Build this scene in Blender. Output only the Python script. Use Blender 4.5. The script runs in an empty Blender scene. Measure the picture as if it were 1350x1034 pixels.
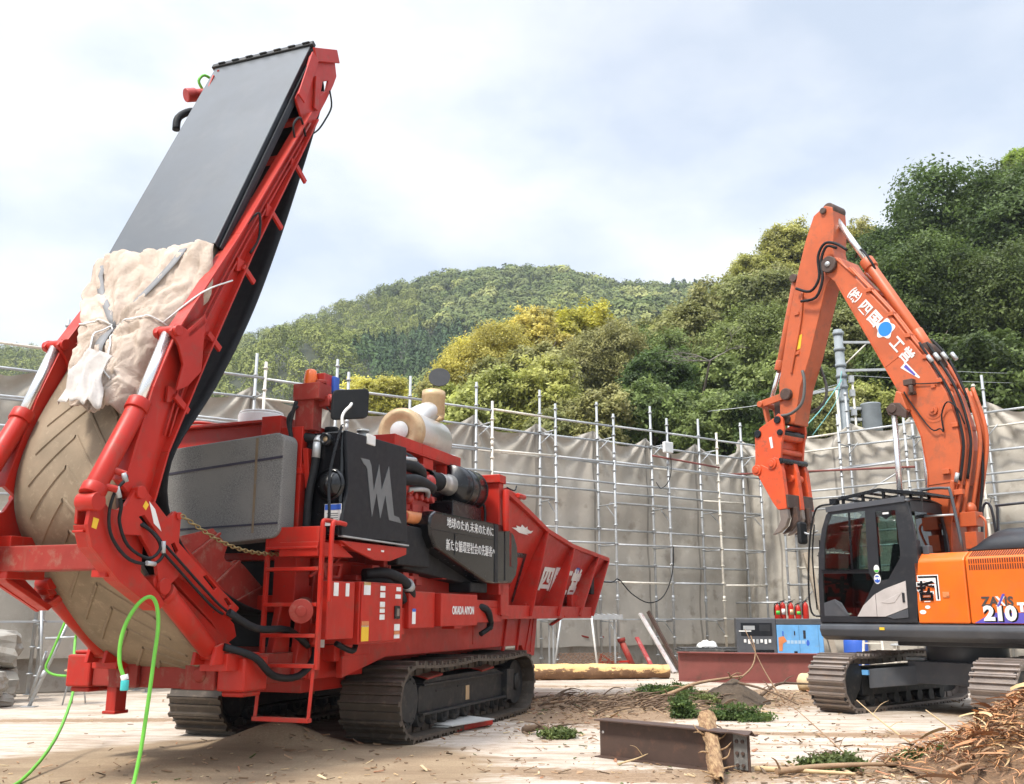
import bpy, math, random
import numpy as np
from mathutils import Vector, Matrix
from mathutils.geometry import tessellate_polygon
R = math.radians
random.seed(7); RNG = np.random.default_rng(7)
S = bpy.context.scene
COL = S.collection

# ---------------------------------------------------------------- camera
cam_d = bpy.data.cameras.new("camera"); cam = bpy.data.objects.new("camera", cam_d); COL.objects.link(cam)
cam.location = (0, 0, 1.43); cam.rotation_euler = (R(90 + 13.15), 0, 0)
cam_d.sensor_width = 36; cam_d.lens = 36 * 1254 / 1350; cam_d.clip_end = 3000; cam_d.clip_start = .05
S.camera = cam
S.view_settings.view_transform = 'Standard'; S.view_settings.look = 'None'
S.view_settings.exposure = 0.68; S.view_settings.gamma = 1
S.cycles.max_bounces = 6; S.cycles.diffuse_bounces = 3; S.cycles.glossy_bounces = 3
S.cycles.transparent_max_bounces = 12; S.cycles.caustics_reflective = False; S.cycles.caustics_refractive = False

# ---------------------------------------------------------------- sky
SUN_EL, SUN_AZ = 56, 222            # azimuth clockwise from +Y: behind the camera to its left
W = bpy.data.worlds.new("World"); S.world = W; W.use_nodes = True
nt = W.node_tree; N = nt.nodes; L = nt.links
for n in list(N): N.remove(n)
out = N.new('ShaderNodeOutputWorld'); bg = N.new('ShaderNodeBackground'); bg.inputs[1].default_value = .1
sky = N.new('ShaderNodeTexSky'); sky.sky_type = 'NISHITA'; sky.sun_disc = False
sky.sun_elevation = R(SUN_EL); sky.sun_rotation = R(SUN_AZ); sky.air_density = 1.0; sky.dust_density = 1.5
tc = N.new('ShaderNodeTexCoord'); mp = N.new('ShaderNodeMapping'); mp.inputs['Scale'].default_value = (1.0, 1.0, 2.0)
mp.inputs['Location'].default_value = (3.1, .7, .35); mp.inputs['Rotation'].default_value = (0, R(14), 0)
L.new(tc.outputs['Generated'], mp.inputs[0])
nz = N.new('ShaderNodeTexNoise'); nz.inputs['Scale'].default_value = 1.9; nz.inputs['Detail'].default_value = 7; nz.inputs['Roughness'].default_value = .5
nz.inputs['Distortion'].default_value = .35
nz2 = N.new('ShaderNodeTexNoise'); nz2.inputs['Scale'].default_value = 4.2; nz2.inputs['Detail'].default_value = 6; nz2.inputs['Roughness'].default_value = .52
L.new(mp.outputs[0], nz.inputs[0]); L.new(mp.outputs[0], nz2.inputs[0])
rp = N.new('ShaderNodeValToRGB'); rp.color_ramp.elements[0].position = .40; rp.color_ramp.elements[1].position = .64
rp.color_ramp.elements[0].color = (.62, .62, .62, 1); rp.color_ramp.elements[1].color = (.97, .97, .97, 1)
L.new(nz.outputs[0], rp.inputs[0])
cr = N.new('ShaderNodeValToRGB'); cr.color_ramp.elements[0].position = .36; cr.color_ramp.elements[1].position = .60
cr.color_ramp.elements[0].color = (5.6, 6.1, 6.75, 1); cr.color_ramp.elements[1].color = (7.6, 7.75, 7.95, 1)
L.new(nz2.outputs[0], cr.inputs[0])
# an overcast sky is brighter overhead than near the horizon
sx = N.new('ShaderNodeSeparateXYZ'); L.new(tc.outputs['Generated'], sx.inputs[0])
mr = N.new('ShaderNodeMapRange'); mr.inputs[1].default_value = .60; mr.inputs[2].default_value = .95; mr.inputs[3].default_value = 1.0; mr.inputs[4].default_value = 3.4
L.new(sx.outputs[2], mr.inputs[0])
mx = N.new('ShaderNodeMix'); mx.data_type = 'RGBA'
L.new(rp.outputs[0], mx.inputs['Factor']); sk2 = N.new('ShaderNodeVectorMath'); sk2.operation = 'SCALE'; sk2.inputs['Scale'].default_value = 1.35; L.new(sky.outputs[0], sk2.inputs[0]); L.new(sk2.outputs[0], mx.inputs['A']); L.new(cr.outputs[0], mx.inputs['B'])
ml = N.new('ShaderNodeVectorMath'); ml.operation = 'SCALE'
L.new(mx.outputs['Result'], ml.inputs[0]); L.new(mr.outputs[0], ml.inputs['Scale'])
L.new(ml.outputs[0], bg.inputs[0]); L.new(bg.outputs[0], out.inputs[0])

# ---------------------------------------------------------------- sun behind thin cloud
sl = bpy.data.lights.new("sun", 'SUN'); sl.energy = 3.0; sl.angle = R(10); sl.color = (1, .95, .87)
so = bpy.data.objects.new("sun", sl); COL.objects.link(so); so.location = (-20, -20, 40)
sd = Vector((math.sin(R(SUN_AZ)) * math.cos(R(SUN_EL)), math.cos(R(SUN_AZ)) * math.cos(R(SUN_EL)), math.sin(R(SUN_EL))))
so.rotation_euler = sd.to_track_quat('Z', 'Y').to_euler()

# ================================================================ helpers
class MB:
    def __init__(s): s.v = []; s.f = []; s.sm = []; s.n = 0
    def add(s, vs, fs, smooth=False):
        b = len(s.v); s.v += [tuple(p) for p in vs]
        for f in fs: s.f.append(tuple(i + b for i in f)); s.sm.append(smooth)
        return s
    def box(s, x0, x1, y0, y1, z0, z1):
        p = [(x, y, z) for z in (z0, z1) for y in (y0, y1) for x in (x0, x1)]
        return s.add(p, [(0, 2, 3, 1), (4, 5, 7, 6), (0, 1, 5, 4), (2, 6, 7, 3), (0, 4, 6, 2), (1, 3, 7, 5)])
    def bar(s, p, q, w, h, up=(0, 0, 1)):
        p = Vector(p); q = Vector(q); d = (q - p).normalized(); u = Vector(up)
        a = d.cross(u)
        if a.length < 1e-4: a = d.cross(Vector((1, 0, 0)))
        a.normalize(); b = a.cross(d).normalized(); vs = []
        for c in (p, q):
            for i, j in ((-1, -1), (1, -1), (1, 1), (-1, 1)): vs.append(c + a * (w / 2 * i) + b * (h / 2 * j))
        return s.add(vs, [(0, 1, 2, 3), (7, 6, 5, 4), (0, 4, 5, 1), (1, 5, 6, 2), (2, 6, 7, 3), (3, 7, 4, 0)])
    def tube(s, pts, r, n=10, cap=True):
        pts = [Vector(p) for p in pts]; rr = list(r) if hasattr(r, '__len__') else [r] * len(pts)
        if len(pts) > 2:                     # Catmull-Rom through the points
            E_ = [pts[0]] + pts + [pts[-1]]; np_ = []; nr_ = []; K = 4
            for i in range(len(pts) - 1):
                p0, p1, p2, p3 = E_[i:i + 4]
                for k in range(K):
                    t = k / K; np_.append(.5 * (2 * p1 + (p2 - p0) * t + (2 * p0 - 5 * p1 + 4 * p2 - p3) * t * t + (3 * p1 - p0 - 3 * p2 + p3) * t ** 3)); nr_.append(rr[i] * (1 - t) + rr[i + 1] * t)
            pts = np_ + [pts[-1]]; rr = nr_ + [rr[-1]]
        m = len(pts); vs = []; a = None
        for i, p in enumerate(pts):
            d = (pts[min(i + 1, m - 1)] - pts[max(i - 1, 0)]).normalized()
            if a is None:
                a = d.cross(Vector((0, 0, 1)))
                if a.length < .1: a = d.cross(Vector((1, 0, 0)))
            a = (a - d * a.dot(d)).normalized(); b = d.cross(a)
            for k in range(n):
                t = 2 * math.pi * k / n; vs.append(p + (a * math.cos(t) + b * math.sin(t)) * rr[i])
        fs = [(i * n + k, i * n + (k + 1) % n, (i + 1) * n + (k + 1) % n, (i + 1) * n + k) for i in range(m - 1) for k in range(n)]
        s.add(vs, fs, True)
        if cap:
            b = len(s.v) - n * m
            s.f.append(tuple(b + k for k in range(n))[::-1]); s.f.append(tuple(b + (m - 1) * n + k for k in range(n))); s.sm += [False, False]
        return s
    def cyl(s, p, q, r, r1=None, n=20): return s.tube([p, q], [r, r if r1 is None else r1], n)
    def lathe(s, p, d, prof, n=24):        # prof: (distance along d, radius)
        p = Vector(p); d = Vector(d).normalized()
        a = d.cross(Vector((0, 0, 1)));
        if a.length < .1: a = d.cross(Vector((1, 0, 0)))
        a.normalize(); b = d.cross(a); vs = []
        for t, r in prof:
            for k in range(n):
                w = 2 * math.pi * k / n; vs.append(p + d * t + (a * math.cos(w) + b * math.sin(w)) * max(r, 1e-4))
        m = len(prof)
        s.add(vs, [(i * n + k, i * n + (k + 1) % n, (i + 1) * n + (k + 1) % n, (i + 1) * n + k) for i in range(m - 1) for k in range(n)], True)
        return s
    def ext(s, poly, vec, holes=()):       # closed 3-D outline pushed along vec
        vec = Vector(vec); loops = [[Vector(p) for p in poly]] + [[Vector(p) for p in h] for h in holes]
        tri = tessellate_polygon(loops); flat = [p for l in loops for p in l]; n = len(flat)
        if holes:
            fs = [tuple(t) for t in tri] + [tuple(i + n for i in t)[::-1] for t in tri]
        else: fs = [tuple(range(n)), tuple(range(n, 2 * n))[::-1]]
        o = 0
        for l in loops:
            k = len(l)
            for i in range(k): fs.append((o + i, o + (i + 1) % k, n + o + (i + 1) % k, n + o + i))
            o += k
        return s.add(flat + [p + vec for p in flat], fs)
    def prism(s, poly, y0, y1, holes=()):  # outline in (x, z) pushed along y
        return s.ext([(x, y0, z) for x, z in poly], (0, y1 - y0, 0), [[(x, y0, z) for x, z in h] for h in holes])
    def grid(s, P, smooth=True):
        h, w = len(P), len(P[0])
        return s.add([p for r in P for p in r], [(i * w + j, i * w + j + 1, (i + 1) * w + j + 1, (i + 1) * w + j) for i in range(h - 1) for j in range(w - 1)], smooth)
    def blob(s, c, r, n=10, m=7, jit=0.0):
        c = Vector(c); r = r if hasattr(r, '__len__') else (r, r, r); vs = []
        for i in range(m + 1):
            t = math.pi * i / m
            for k in range(n):
                a = 2 * math.pi * k / n; j = 1 + random.uniform(-jit, jit)
                vs.append(c + Vector((r[0] * math.sin(t) * math.cos(a) * j, r[1] * math.sin(t) * math.sin(a) * j, r[2] * math.cos(t) * j)))
        return s.add(vs, [(i * n + k, (i + 1) * n + k, (i + 1) * n + (k + 1) % n, i * n + (k + 1) % n) for i in range(m) for k in range(n)], True)
    def each(s, name, mat, parent=None, bevel=0):      # one object for every connected piece
        par = list(range(len(s.v)))
        def find(i):
            while par[i] != i: par[i] = par[par[i]]; i = par[i]
            return i
        for f in s.f:
            for i in f[1:]: par[find(i)] = find(f[0])
        grp = {}
        for f, sm in zip(s.f, s.sm): grp.setdefault(find(f[0]), []).append((f, sm))
        for fs in grp.values():
            m = MB(); ix = sorted({i for f, _ in fs for i in f}); mp_ = {i: k for k, i in enumerate(ix)}
            m.v = [s.v[i] for i in ix]; m.f = [tuple(mp_[i] for i in f) for f, _ in fs]; m.sm = [sm for _, sm in fs]
            m.build(name, mat, parent, bevel)
    def build(s, name, mat, parent=None, bevel=0, fix=True, solid=0):
        me = bpy.data.meshes.new(name); me.from_pydata(s.v, [], s.f)
        me.polygons.foreach_set('use_smooth', s.sm)
        if fix:
            import bmesh
            bm = bmesh.new(); bm.from_mesh(me); bmesh.ops.recalc_face_normals(bm, faces=bm.faces); bm.to_mesh(me); bm.free()
        me.update(); me.materials.append(mat)
        o = bpy.data.objects.new(name, me); COL.objects.link(o)
        if parent is not None: o.parent = parent
        if solid:
            m = o.modifiers.new('solid', 'SOLIDIFY'); m.thickness = solid; m.offset = 0
        if bevel:
            m = o.modifiers.new('edge', 'BEVEL'); m.width = bevel; m.segments = 2; m.limit_method = 'ANGLE'; m.angle_limit = R(35)
        return o

def npmesh(name, V, F, mat, parent=None, col=None, smooth=False):
    """fast mesh from numpy arrays; F is (n,4) or (n,3); col is a per-vertex value"""
    me = bpy.data.meshes.new(name); k = F.shape[1]
    me.vertices.add(len(V)); me.vertices.foreach_set('co', np.ascontiguousarray(V, np.float32).ravel())
    me.loops.add(F.size); me.loops.foreach_set('vertex_index', np.ascontiguousarray(F, np.int32).ravel())
    me.polygons.add(len(F)); me.polygons.foreach_set('loop_start', np.arange(0, F.size, k, dtype=np.int32))
    me.polygons.foreach_set('use_smooth', np.full(len(F), smooth))
    me.update(calc_edges=True)
    if col is not None:
        a = me.attributes.new('tint', 'FLOAT_COLOR', 'POINT'); c = np.ones((len(V), 4), np.float32); c[:, :3] = col
        a.data.foreach_set('color', c.ravel())
    me.materials.append(mat)
    o = bpy.data.objects.new(name, me); COL.objects.link(o)
    if parent is not None: o.parent = parent
    return o

def thing(name, label, cat, loc=(0, 0, 0), rz=0, group=None, kind=None):
    o = bpy.data.objects.new(name, None); COL.objects.link(o); o.location = loc; o.rotation_euler = (0, 0, rz)
    return tag(o, label, cat, group, kind)
def tag(o, label=None, cat=None, group=None, kind=None):
    if label: o['label'] = label
    if cat: o['category'] = cat
    if group: o['group'] = group
    if kind: o['kind'] = kind
    return o
def dup(root, loc=None, rz=None, label=None):
    r = root.copy(); COL.objects.link(r)
    if loc is not None: r.location = loc
    if rz is not None: r.rotation_euler = (0, 0, rz)
    if label: r['label'] = label
    for ch in list(root.children):
        c = ch.copy(); COL.objects.link(c); c.parent = r
        for g in list(ch.children):
            d = g.copy(); COL.objects.link(d); d.parent = c
    return r

# ---------------------------------------------------------------- materials
def mat_new(name):
    m = bpy.data.materials.new(name); m.use_nodes = True; t = m.node_tree
    return m, t, t.nodes['Principled BSDF']
def noise(t, scale, detail=4, rough=.55, coord='Object', vec=None, dist=0):
    n = t.nodes.new('ShaderNodeTexNoise'); n.inputs['Scale'].default_value = scale; n.inputs['Detail'].default_value = detail
    n.inputs['Roughness'].default_value = rough; n.inputs['Distortion'].default_value = dist
    if vec is None:
        c = t.nodes.new('ShaderNodeTexCoord'); vec = c.outputs[coord]
    if vec is not False: t.links.new(vec, n.inputs['Vector'])
    return n.outputs[0]
def stretch(t, sc, coord='Object'):
    c = t.nodes.new('ShaderNodeTexCoord'); m = t.nodes.new('ShaderNodeMapping'); m.inputs['Scale'].default_value = sc
    t.links.new(c.outputs[coord], m.inputs[0]); return m.outputs[0]
def ramp(t, src, a, b, ca=(0, 0, 0), cb=(1, 1, 1)):
    r = t.nodes.new('ShaderNodeValToRGB'); e = r.color_ramp.elements; e[0].position = a; e[1].position = b
    e[0].color = (*ca, 1); e[1].color = (*cb, 1); t.links.new(src, r.inputs[0]); return r.outputs[0]
def mix(t, f, a, b, mode='MIX'):
    m = t.nodes.new('ShaderNodeMix'); m.data_type = 'RGBA'; m.blend_type = mode
    for k, v in (('Factor', f), ('A', a), ('B', b)):
        if hasattr(v, 'is_linked') or hasattr(v, 'links'): t.links.new(v, m.inputs[k])
        elif k == 'Factor': m.inputs[k].default_value = v
        else: m.inputs[k].default_value = (*v, 1)
    return m.outputs['Result']
def bump(t, b, src, strength, dist):
    n = t.nodes.new('ShaderNodeBump'); n.inputs['Strength'].default_value = strength; n.inputs['Distance'].default_value = dist
    t.links.new(src, n.inputs['Height']); t.links.new(n.outputs[0], b.inputs['Normal'])
def paint(name, c, rough=.4, metal=0, dirt=None, amt=.35, sc=3.0, coat=0.0, bmp=0, spec=.5, dust=0):
    m, t, b = mat_new(name)
    k = tuple(x * .8 for x in c)
    n1 = noise(t, sc, 5); col = mix(t, ramp(t, n1, .35, .65), c, k)
    if dirt is not None:
        n2 = noise(t, sc * 2.3, 8, .68); f = ramp(t, n2, .53, .72); 
        g = t.nodes.new('ShaderNodeMath'); g.operation = 'MULTIPLY'; g.inputs[1].default_value = amt; t.links.new(f, g.inputs[0])
        col = mix(t, g.outputs[0], col, dirt)
    if dust:                                  # dust settled on upward faces and in thin vertical runs, chips of bare metal
        ge = t.nodes.new('ShaderNodeNewGeometry'); sg = t.nodes.new('ShaderNodeSeparateXYZ'); t.links.new(ge.outputs['Normal'], sg.inputs[0])
        a1 = t.nodes.new('ShaderNodeMath'); a1.operation = 'MULTIPLY'; t.links.new(ramp(t, sg.outputs[2], .45, .95), a1.inputs[0]); t.links.new(ramp(t, noise(t, 5, 6, .7), .35, .75), a1.inputs[1])
        a2 = t.nodes.new('ShaderNodeMath'); a2.operation = 'MULTIPLY'; a2.inputs[1].default_value = dust; t.links.new(a1.outputs[0], a2.inputs[0]); col = mix(t, a2.outputs[0], col, (.33, .25, .18))
        rn = ramp(t, noise(t, 2.2, 8, .72, vec=stretch(t, (4.5, 4.5, .5))), .56, .78); a3 = t.nodes.new('ShaderNodeMath'); a3.operation = 'MULTIPLY'; a3.inputs[1].default_value = dust * .55; t.links.new(rn, a3.inputs[0]); col = mix(t, a3.outputs[0], col, (.22, .12, .085))
        col = mix(t, ramp(t, noise(t, 17, 3, .6), .735, .75), col, (.09, .065, .06))
    t.links.new(col, b.inputs['Base Color'])
    n3 = noise(t, sc * 4, 4); rr = t.nodes.new('ShaderNodeMapRange'); rr.inputs[3].default_value = rough - .1; rr.inputs[4].default_value = rough + .16
    t.links.new(n3, rr.inputs[0]); t.links.new(rr.outputs[0], b.inputs['Roughness'])
    b.inputs['Metallic'].default_value = metal; b.inputs['Coat Weight'].default_value = coat; b.inputs['Specular IOR Level'].default_value = spec
    if bmp: bump(t, b, noise(t, 40, 6, .7), bmp, .01)
    return m
RED = paint('red_paint', (.45, .022, .012), .38, dirt=(.21, .06, .04), amt=.7, sc=2.2, spec=.32, dust=.6)
REDD = paint('dusty_red_paint', (.29, .032, .023), .58, dirt=(.26, .14, .10), amt=.85, sc=3, spec=.3, dust=.8)
BLACK = paint('black_paint', (.006, .007, .009), .26, dirt=(.03, .028, .026), amt=.5, spec=.4)
GLOSSB = paint('gloss_black_paint', (.005, .0055, .007), .2, spec=.5)
MATTE = paint('matte_black_paint', (.009, .011, .015), .45, dirt=(.035, .034, .033), amt=.4, spec=.3)
COVER = paint('dark_grey_cover', (.085, .095, .105), .33, dirt=(.13, .13, .13), amt=.35, sc=.8)
RUBBER = paint('black_rubber', (.010, .011, .013), .6, dirt=(.045, .04, .035), amt=.45, spec=.3)
STEEL = paint('track_steel', (.10, .082, .066), .48, metal=.45, dirt=(.20, .155, .115), amt=.75, sc=4, bmp=.3)
STEELL = paint('dusty_track_steel', (.27, .225, .195), .42, metal=.45, dirt=(.33, .24, .17), amt=.75, sc=4, bmp=.3)
DSTEEL = paint('dark_undercarriage', (.020, .021, .022), .5, dirt=(.085, .07, .055), amt=.85, sc=3, spec=.35)
CHROME = paint('chrome_rod', (.86, .86, .86), .24, metal=.85, sc=2)
GALV = paint('galvanised_pipe', (.44, .46, .47), .42, metal=.35, dirt=(.36, .33, .29), amt=.6, sc=6)
GALVW = paint('whitish_pipe', (.70, .66, .57), .5, metal=.1, dirt=(.3, .27, .22), amt=.7, sc=5)
ORANGE = paint('orange_paint', (.80, .155, .013), .35, dirt=(.38, .11, .035), amt=.5, sc=1.6, dust=.35)
ORANGEB = paint('weathered_orange_paint', (.54, .115, .036), .42, dirt=(.25, .09, .045), amt=.8, sc=2, dust=.6)
GRAPO = paint('red_orange_paint', (.70, .09, .022), .42, dirt=(.20, .07, .04), amt=.8, sc=3, dust=.6)
BROWN = paint('rusty_brown_steel', (.075, .045, .034), .6, dirt=(.15, .075, .045), amt=.7, sc=3, bmp=.2)
RUSTRED = paint('red_oxide_steel', (.22, .062, .05), .6, dirt=(.10, .045, .03), amt=.8, sc=1.6)
CABG = paint('cab_dark_grey', (.022, .024, .028), .36, dirt=(.08, .075, .07), amt=.4)
CABL = paint('cab_grey', (.075, .08, .09), .36, dirt=(.12, .11, .1), amt=.4)
SILVER = paint('champagne_panel', (.50, .46, .44), .35, dirt=(.3, .27, .24), amt=.3)
WHITE = paint('white_paint', (.78, .78, .76), .5, dirt=(.5, .47, .42), amt=.4)
YELLOW = paint('yellow_label', (.8, .5, .03), .5)
BLUE = paint('blue_label', (.03, .11, .5), .5)
GREENL = paint('green_label', (.08, .5, .06), .5)
PURPLE = paint('purple_label', (.10, .08, .42), .5)
LBLUE = paint('light_blue_paint', (.13, .36, .66), .45, dirt=(.2, .25, .3), amt=.5)
GREYL = paint('emblem_grey', (.14, .15, .155), .4)
DKLABEL = paint('dark_lettering', (.07, .06, .055), .5)
HOSE = paint('green_hose', (.15, .50, .05), .42)
AQUA = paint('aqua_plastic', (.05, .5, .5), .4)
AMBER = paint('amber_lens', (.75, .14, .02), .25)
TAN = paint('heat_stained_metal', (.60, .43, .25), .45, metal=.35, dirt=(.3, .15, .06), amt=.6, sc=5)
ALU = paint('bright_foil_metal', (.80, .77, .72), .34, metal=.75, dirt=(.55, .40, .26), amt=.5, sc=1.6)
COPPER = paint('copper_filter', (.62, .22, .08), .4)
REDE = paint('engine_red', (.42, .03, .02), .42, dirt=(.12, .03, .02), amt=.6, sc=6)
def mk_glass(name, tc_):
    m, t, b = mat_new(name)
    o = t.nodes['Material Output']; g = t.nodes.new('ShaderNodeBsdfGlossy'); g.inputs['Roughness'].default_value = .02
    tr = t.nodes.new('ShaderNodeBsdfTransparent'); tr.inputs[0].default_value = tc_
    f = t.nodes.new('ShaderNodeFresnel'); f.inputs[0].default_value = 1.5
    a = t.nodes.new('ShaderNodeMath'); a.operation = 'ADD'; a.inputs[1].default_value = .07; a.use_clamp = True
    x = t.nodes.new('ShaderNodeMixShader'); t.links.new(f.outputs[0], a.inputs[0]); t.links.new(a.outputs[0], x.inputs[0])
    t.links.new(tr.outputs[0], x.inputs[1]); t.links.new(g.outputs[0], x.inputs[2]); t.links.new(x.outputs[0], o.inputs[0])
    return m
GLASS = mk_glass('tinted_glass', (.66, .76, .73, 1)); GLASSD = mk_glass('dark_glass', (.16, .22, .18, 1))

# ---------------------------------------------------------------- lettering
def lettering(name, s, origin, right, up, size, mat, parent, depth=.004, spin=0, sx=1.0, bold=0.0, align='LEFT'):
    c = bpy.data.curves.new('txt', 'FONT'); c.body = s; c.size = size; c.extrude = depth / 2; c.align_x = align; c.offset = bold; c.resolution_u = 3
    o = bpy.data.objects.new('txt', c); COL.objects.link(o)
    bpy.context.view_layer.update()
    me = bpy.data.meshes.new_from_object(o.evaluated_get(bpy.context.evaluated_depsgraph_get()))
    bpy.data.objects.remove(o); bpy.data.curves.remove(c)
    r = Vector(right).normalized(); u = Vector(up); u = (u - r * u.dot(r)).normalized()
    if spin: q = Matrix.Rotation(spin, 3, r.cross(u)); r = q @ r; u = q @ u
    n = r.cross(u); M = Matrix((r * sx, u, n)).transposed().to_4x4(); M.translation = Vector(origin) + n * (depth / 2)
    me.transform(M); me.materials.clear(); me.materials.append(mat)
    me.name = name; ob = bpy.data.objects.new(name, me); COL.objects.link(ob)
    if parent is not None: ob.parent = parent
    return ob
def decal(name, pts, off, mat, parent):        # thin plate: outline + thickness vector
    return MB().ext(pts, off).build(name, mat, parent)
# ================================================================ tracked grinder (local x: front -> rear, y: near side -> far side, z up)
GR = thing('tracked_wood_grinder', 'big red tracked wood grinder with its discharge conveyor folded upright', 'wood grinder', (-1.16, 11.08, 0), R(90 - 20.5))

def arcpts(cx, cz, r, a0, a1, n):
    return [(cx + r * math.cos(R(a0 + (a1 - a0) * i / n)), cz + r * math.sin(R(a0 + (a1 - a0) * i / n))) for i in range(n + 1)]
def resample(loop, n):
    P = np.array(loop + [loop[0]]); d = np.r_[0, np.cumsum(np.linalg.norm(np.diff(P, axis=0), axis=1))]
    s = np.linspace(0, d[-1], n, endpoint=False)
    return np.c_[np.interp(s, d, P[:, 0]), np.interp(s, d, P[:, 1])], d[-1]
def crawler(parent, y0, y1, loop, nshoe, mat, th=.03, grous=.035, side=1, seed=0, mid=.7):
    """one crawler belt: every shoe a plate with three grousers, links inside; loop is the outer line of the plates"""
    P, Lg = resample(loop, nshoe); pit = Lg / nshoe; m = MB(); rnd = random.Random(seed)
    for i in range(nshoe):
        a = P[i]; b = P[(i + 1) % nshoe]; c = (a + b) / 2; t = (b - a) / np.linalg.norm(b - a); n = np.array([-t[1], t[0]])
        if (c - P.mean(0)) @ n < 0: n = -n
        h = pit * .49
        w_ = pit * .10; prof = [(-h, -th), (-h, 0), (-h + .004, grous), (-h + .004 + w_, grous), (-h + .012 + w_, .004), (-w_ * .5 - .008, .004), (-w_ * .5, grous * mid), (w_ * .5, grous * mid), (w_ * .5 + .008, .004), (h - .012 - w_, .004), (h - .004 - w_, grous), (h - .004, grous), (h, 0), (h, -th)]
        j = rnd.uniform(-.004, .004)
        m.ext([(c[0] + t[0] * p + n[0] * (q - grous), y0 + j, c[1] + t[1] * p + n[1] * (q - grous)) for p, q in prof], (0, y1 - y0, 0))
        ym = (y0 + y1) / 2
        for yy in (-.13, .09):
            q = [c + t * s * h * .8 + n * (k - grous) for s, k in ((-1, -.03), (1, -.03), (1, -.12), (-1, -.12))]
            m.ext([(x, ym + yy, z) for x, z in q], (0, .045, 0))
    return m.build('crawler_belt', mat, parent)
def track_loop(x0, x1, r, zc, sag=0.05, bulge=0.0):
    top = [(x1 - (x1 - x0) * k / 14, zc + r - sag * abs(math.sin(2 * math.pi * k / 14)) * (1 if 0 < k < 14 else 0)) for k in range(1, 14)]
    return arcpts(x1, zc, r, -90, 90, 12) + top + arcpts(x0, zc, r, 90, 270, 12)
lp = track_loop(.22, 3.9, .455, .455, .035)
crawler(GR, 0, .76, lp, 44, STEEL, grous=.048, seed=1, mid=.55)
crawler(GR, 2.36, 3.1, lp, 44, STEEL, grous=.048, seed=2, mid=.55)
for y0, s in ((.13, 1), (2.49, 1)):
    f = MB()
    f.prism([(.62, .30), (3.35, .30), (3.35, .62), (3.1, .68), (.85, .68), (.62, .58)], y0 + .04, y0 + .40)
    f.box(.62, 3.35, y0 - .03, y0 + .05, .27, .30); f.box(.70, 3.3, y0 + .0, y0 + .41, .60, .625)
    f.box(3.35, 3.62, y0 - .04, y0 + .42, .24, .66)
    f.box(1.1, 1.5, y0 + .032, y0 + .042, .50, .535); f.box(1.75, 2.2, y0 + .032, y0 + .042, .52, .545)
    tf = f.build('track_frame', DSTEEL, GR, .012)
    for u in (1.0, 2.72):
        MB().ext([(u - .22, y0 + .0, .665), (u + .22, y0 + .0, .695), (u + .22, y0 + .34, .775), (u - .22, y0 + .34, .745)], (0, 0, .025)).build('step_plate', REDD, tf, .006)
    MB().box(2.02, 2.14, y0 + .033, y0 + .0365, .34, .52).build('sticker', TAN, tf)
    sp = MB(); sp.cyl((.22, y0 + .0, .455), (.22, y0 + .4, .455), .31, n=28); sp.cyl((.22, y0 - .035, .455), (.22, y0 + .0, .455), .225, n=28)
    for k in range(16):
        a = 2 * math.pi * k / 16; sp.cyl((.22 + .265 * math.cos(a), y0 - .015, .455 + .265 * math.sin(a)), (.22 + .265 * math.cos(a), y0 + .0, .455 + .265 * math.sin(a)), .018, n=8)
    sp.build('sprocket', DSTEEL, GR, .008)
    MB().cyl((3.9, y0 + .04, .455), (3.9, y0 + .4, .455), .31, n=28).lathe((3.9, y0 - .0, .455), (0, 1, 0), [(0, .0), (0, .12), (.05, .12)]).build('idler', DSTEEL, GR, .008)
    for k in range(9):
        u = .72 + k * .345
        r_ = MB(); r_.cyl((u, y0 + .05, .235), (u, y0 + .4, .235), .105, n=16); r_.lathe((u, y0 + .02, .235), (0, 1, 0), [(0, 0), (0, .05), (.03, .06)], 12)
        r_.build('roller', DSTEEL, GR)
    for u in (1.55, 2.7): MB().cyl((u, y0 + .1, .78), (u, y0 + .35, .78), .055, n=14).build('carrier_roller', DSTEEL, GR)

# ---- hull
h = MB()
h.box(-.95, 5.1, .78, 2.33, .62, 1.42)
h.prism([(-.9, .78), (.05, .955), (4.6, .955), (4.75, .80), (5.15, .80), (5.3, 1.38), (-.9, 1.38)], .32, .40)
h.box(-.9, 5.25, .36, 2.74, 1.36, 1.42); h.box(4.72, 5.15, .30, .42, .78, .82)
h.box(-.2, 3.3, .42, 2.6, 1.42, 1.98)
h.box(.6, .72, .41, .43, 1.0, 1.36); h.box(2.6, 2.7, .31, .33, 1.02, 1.36)
for u in (3.9, 4.5, 5.12): h.bar((u, .31, 1.36), (u - .18, .31, .84), .05, .04)
h.build('chassis', RED, GR, .012)
b = MB()
for y in (.56, 2.48): b.box(-2.1, -.7, y, y + .12, .78, 1.06)
b.box(-2.24, -1.98, .9, 2.36, .74, 1.02); b.build('bumper_beam', REDD, GR, .015)
for y in (.55, 2.36): MB().box(-2.28, -1.9, y, y + .30, .73, 1.04).box(-2.22, -2.0, y + .02, y + .28, 1.04, 1.08).box(-2.24, -1.95, y + .03, y + .27, .68, .73).build('bumper_block', RED, GR, .02)
for y in (1.03, 1.93):
    lug = [(y - .17, .74), (y + .17, .74), (y + .17, 1.02), (y + .12, 1.13), (y + .05, 1.17), (y - .05, 1.17), (y - .12, 1.13), (y - .17, 1.02)]
    hole = [(y - .09, 1.04), (y + .09, 1.04), (y + .06, 1.10), (y - .06, 1.10)]
    MB().ext([(-2.30, a, c) for a, c in lug], (.05, 0, 0), [[(-2.30, a, c) for a, c in hole]]).lathe((-2.33, y, .88), (1, 0, 0), [(0, 0), (0, .055), (.02, .075), (.04, .075)]).build('tow_lug', REDD, GR, .008)
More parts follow.
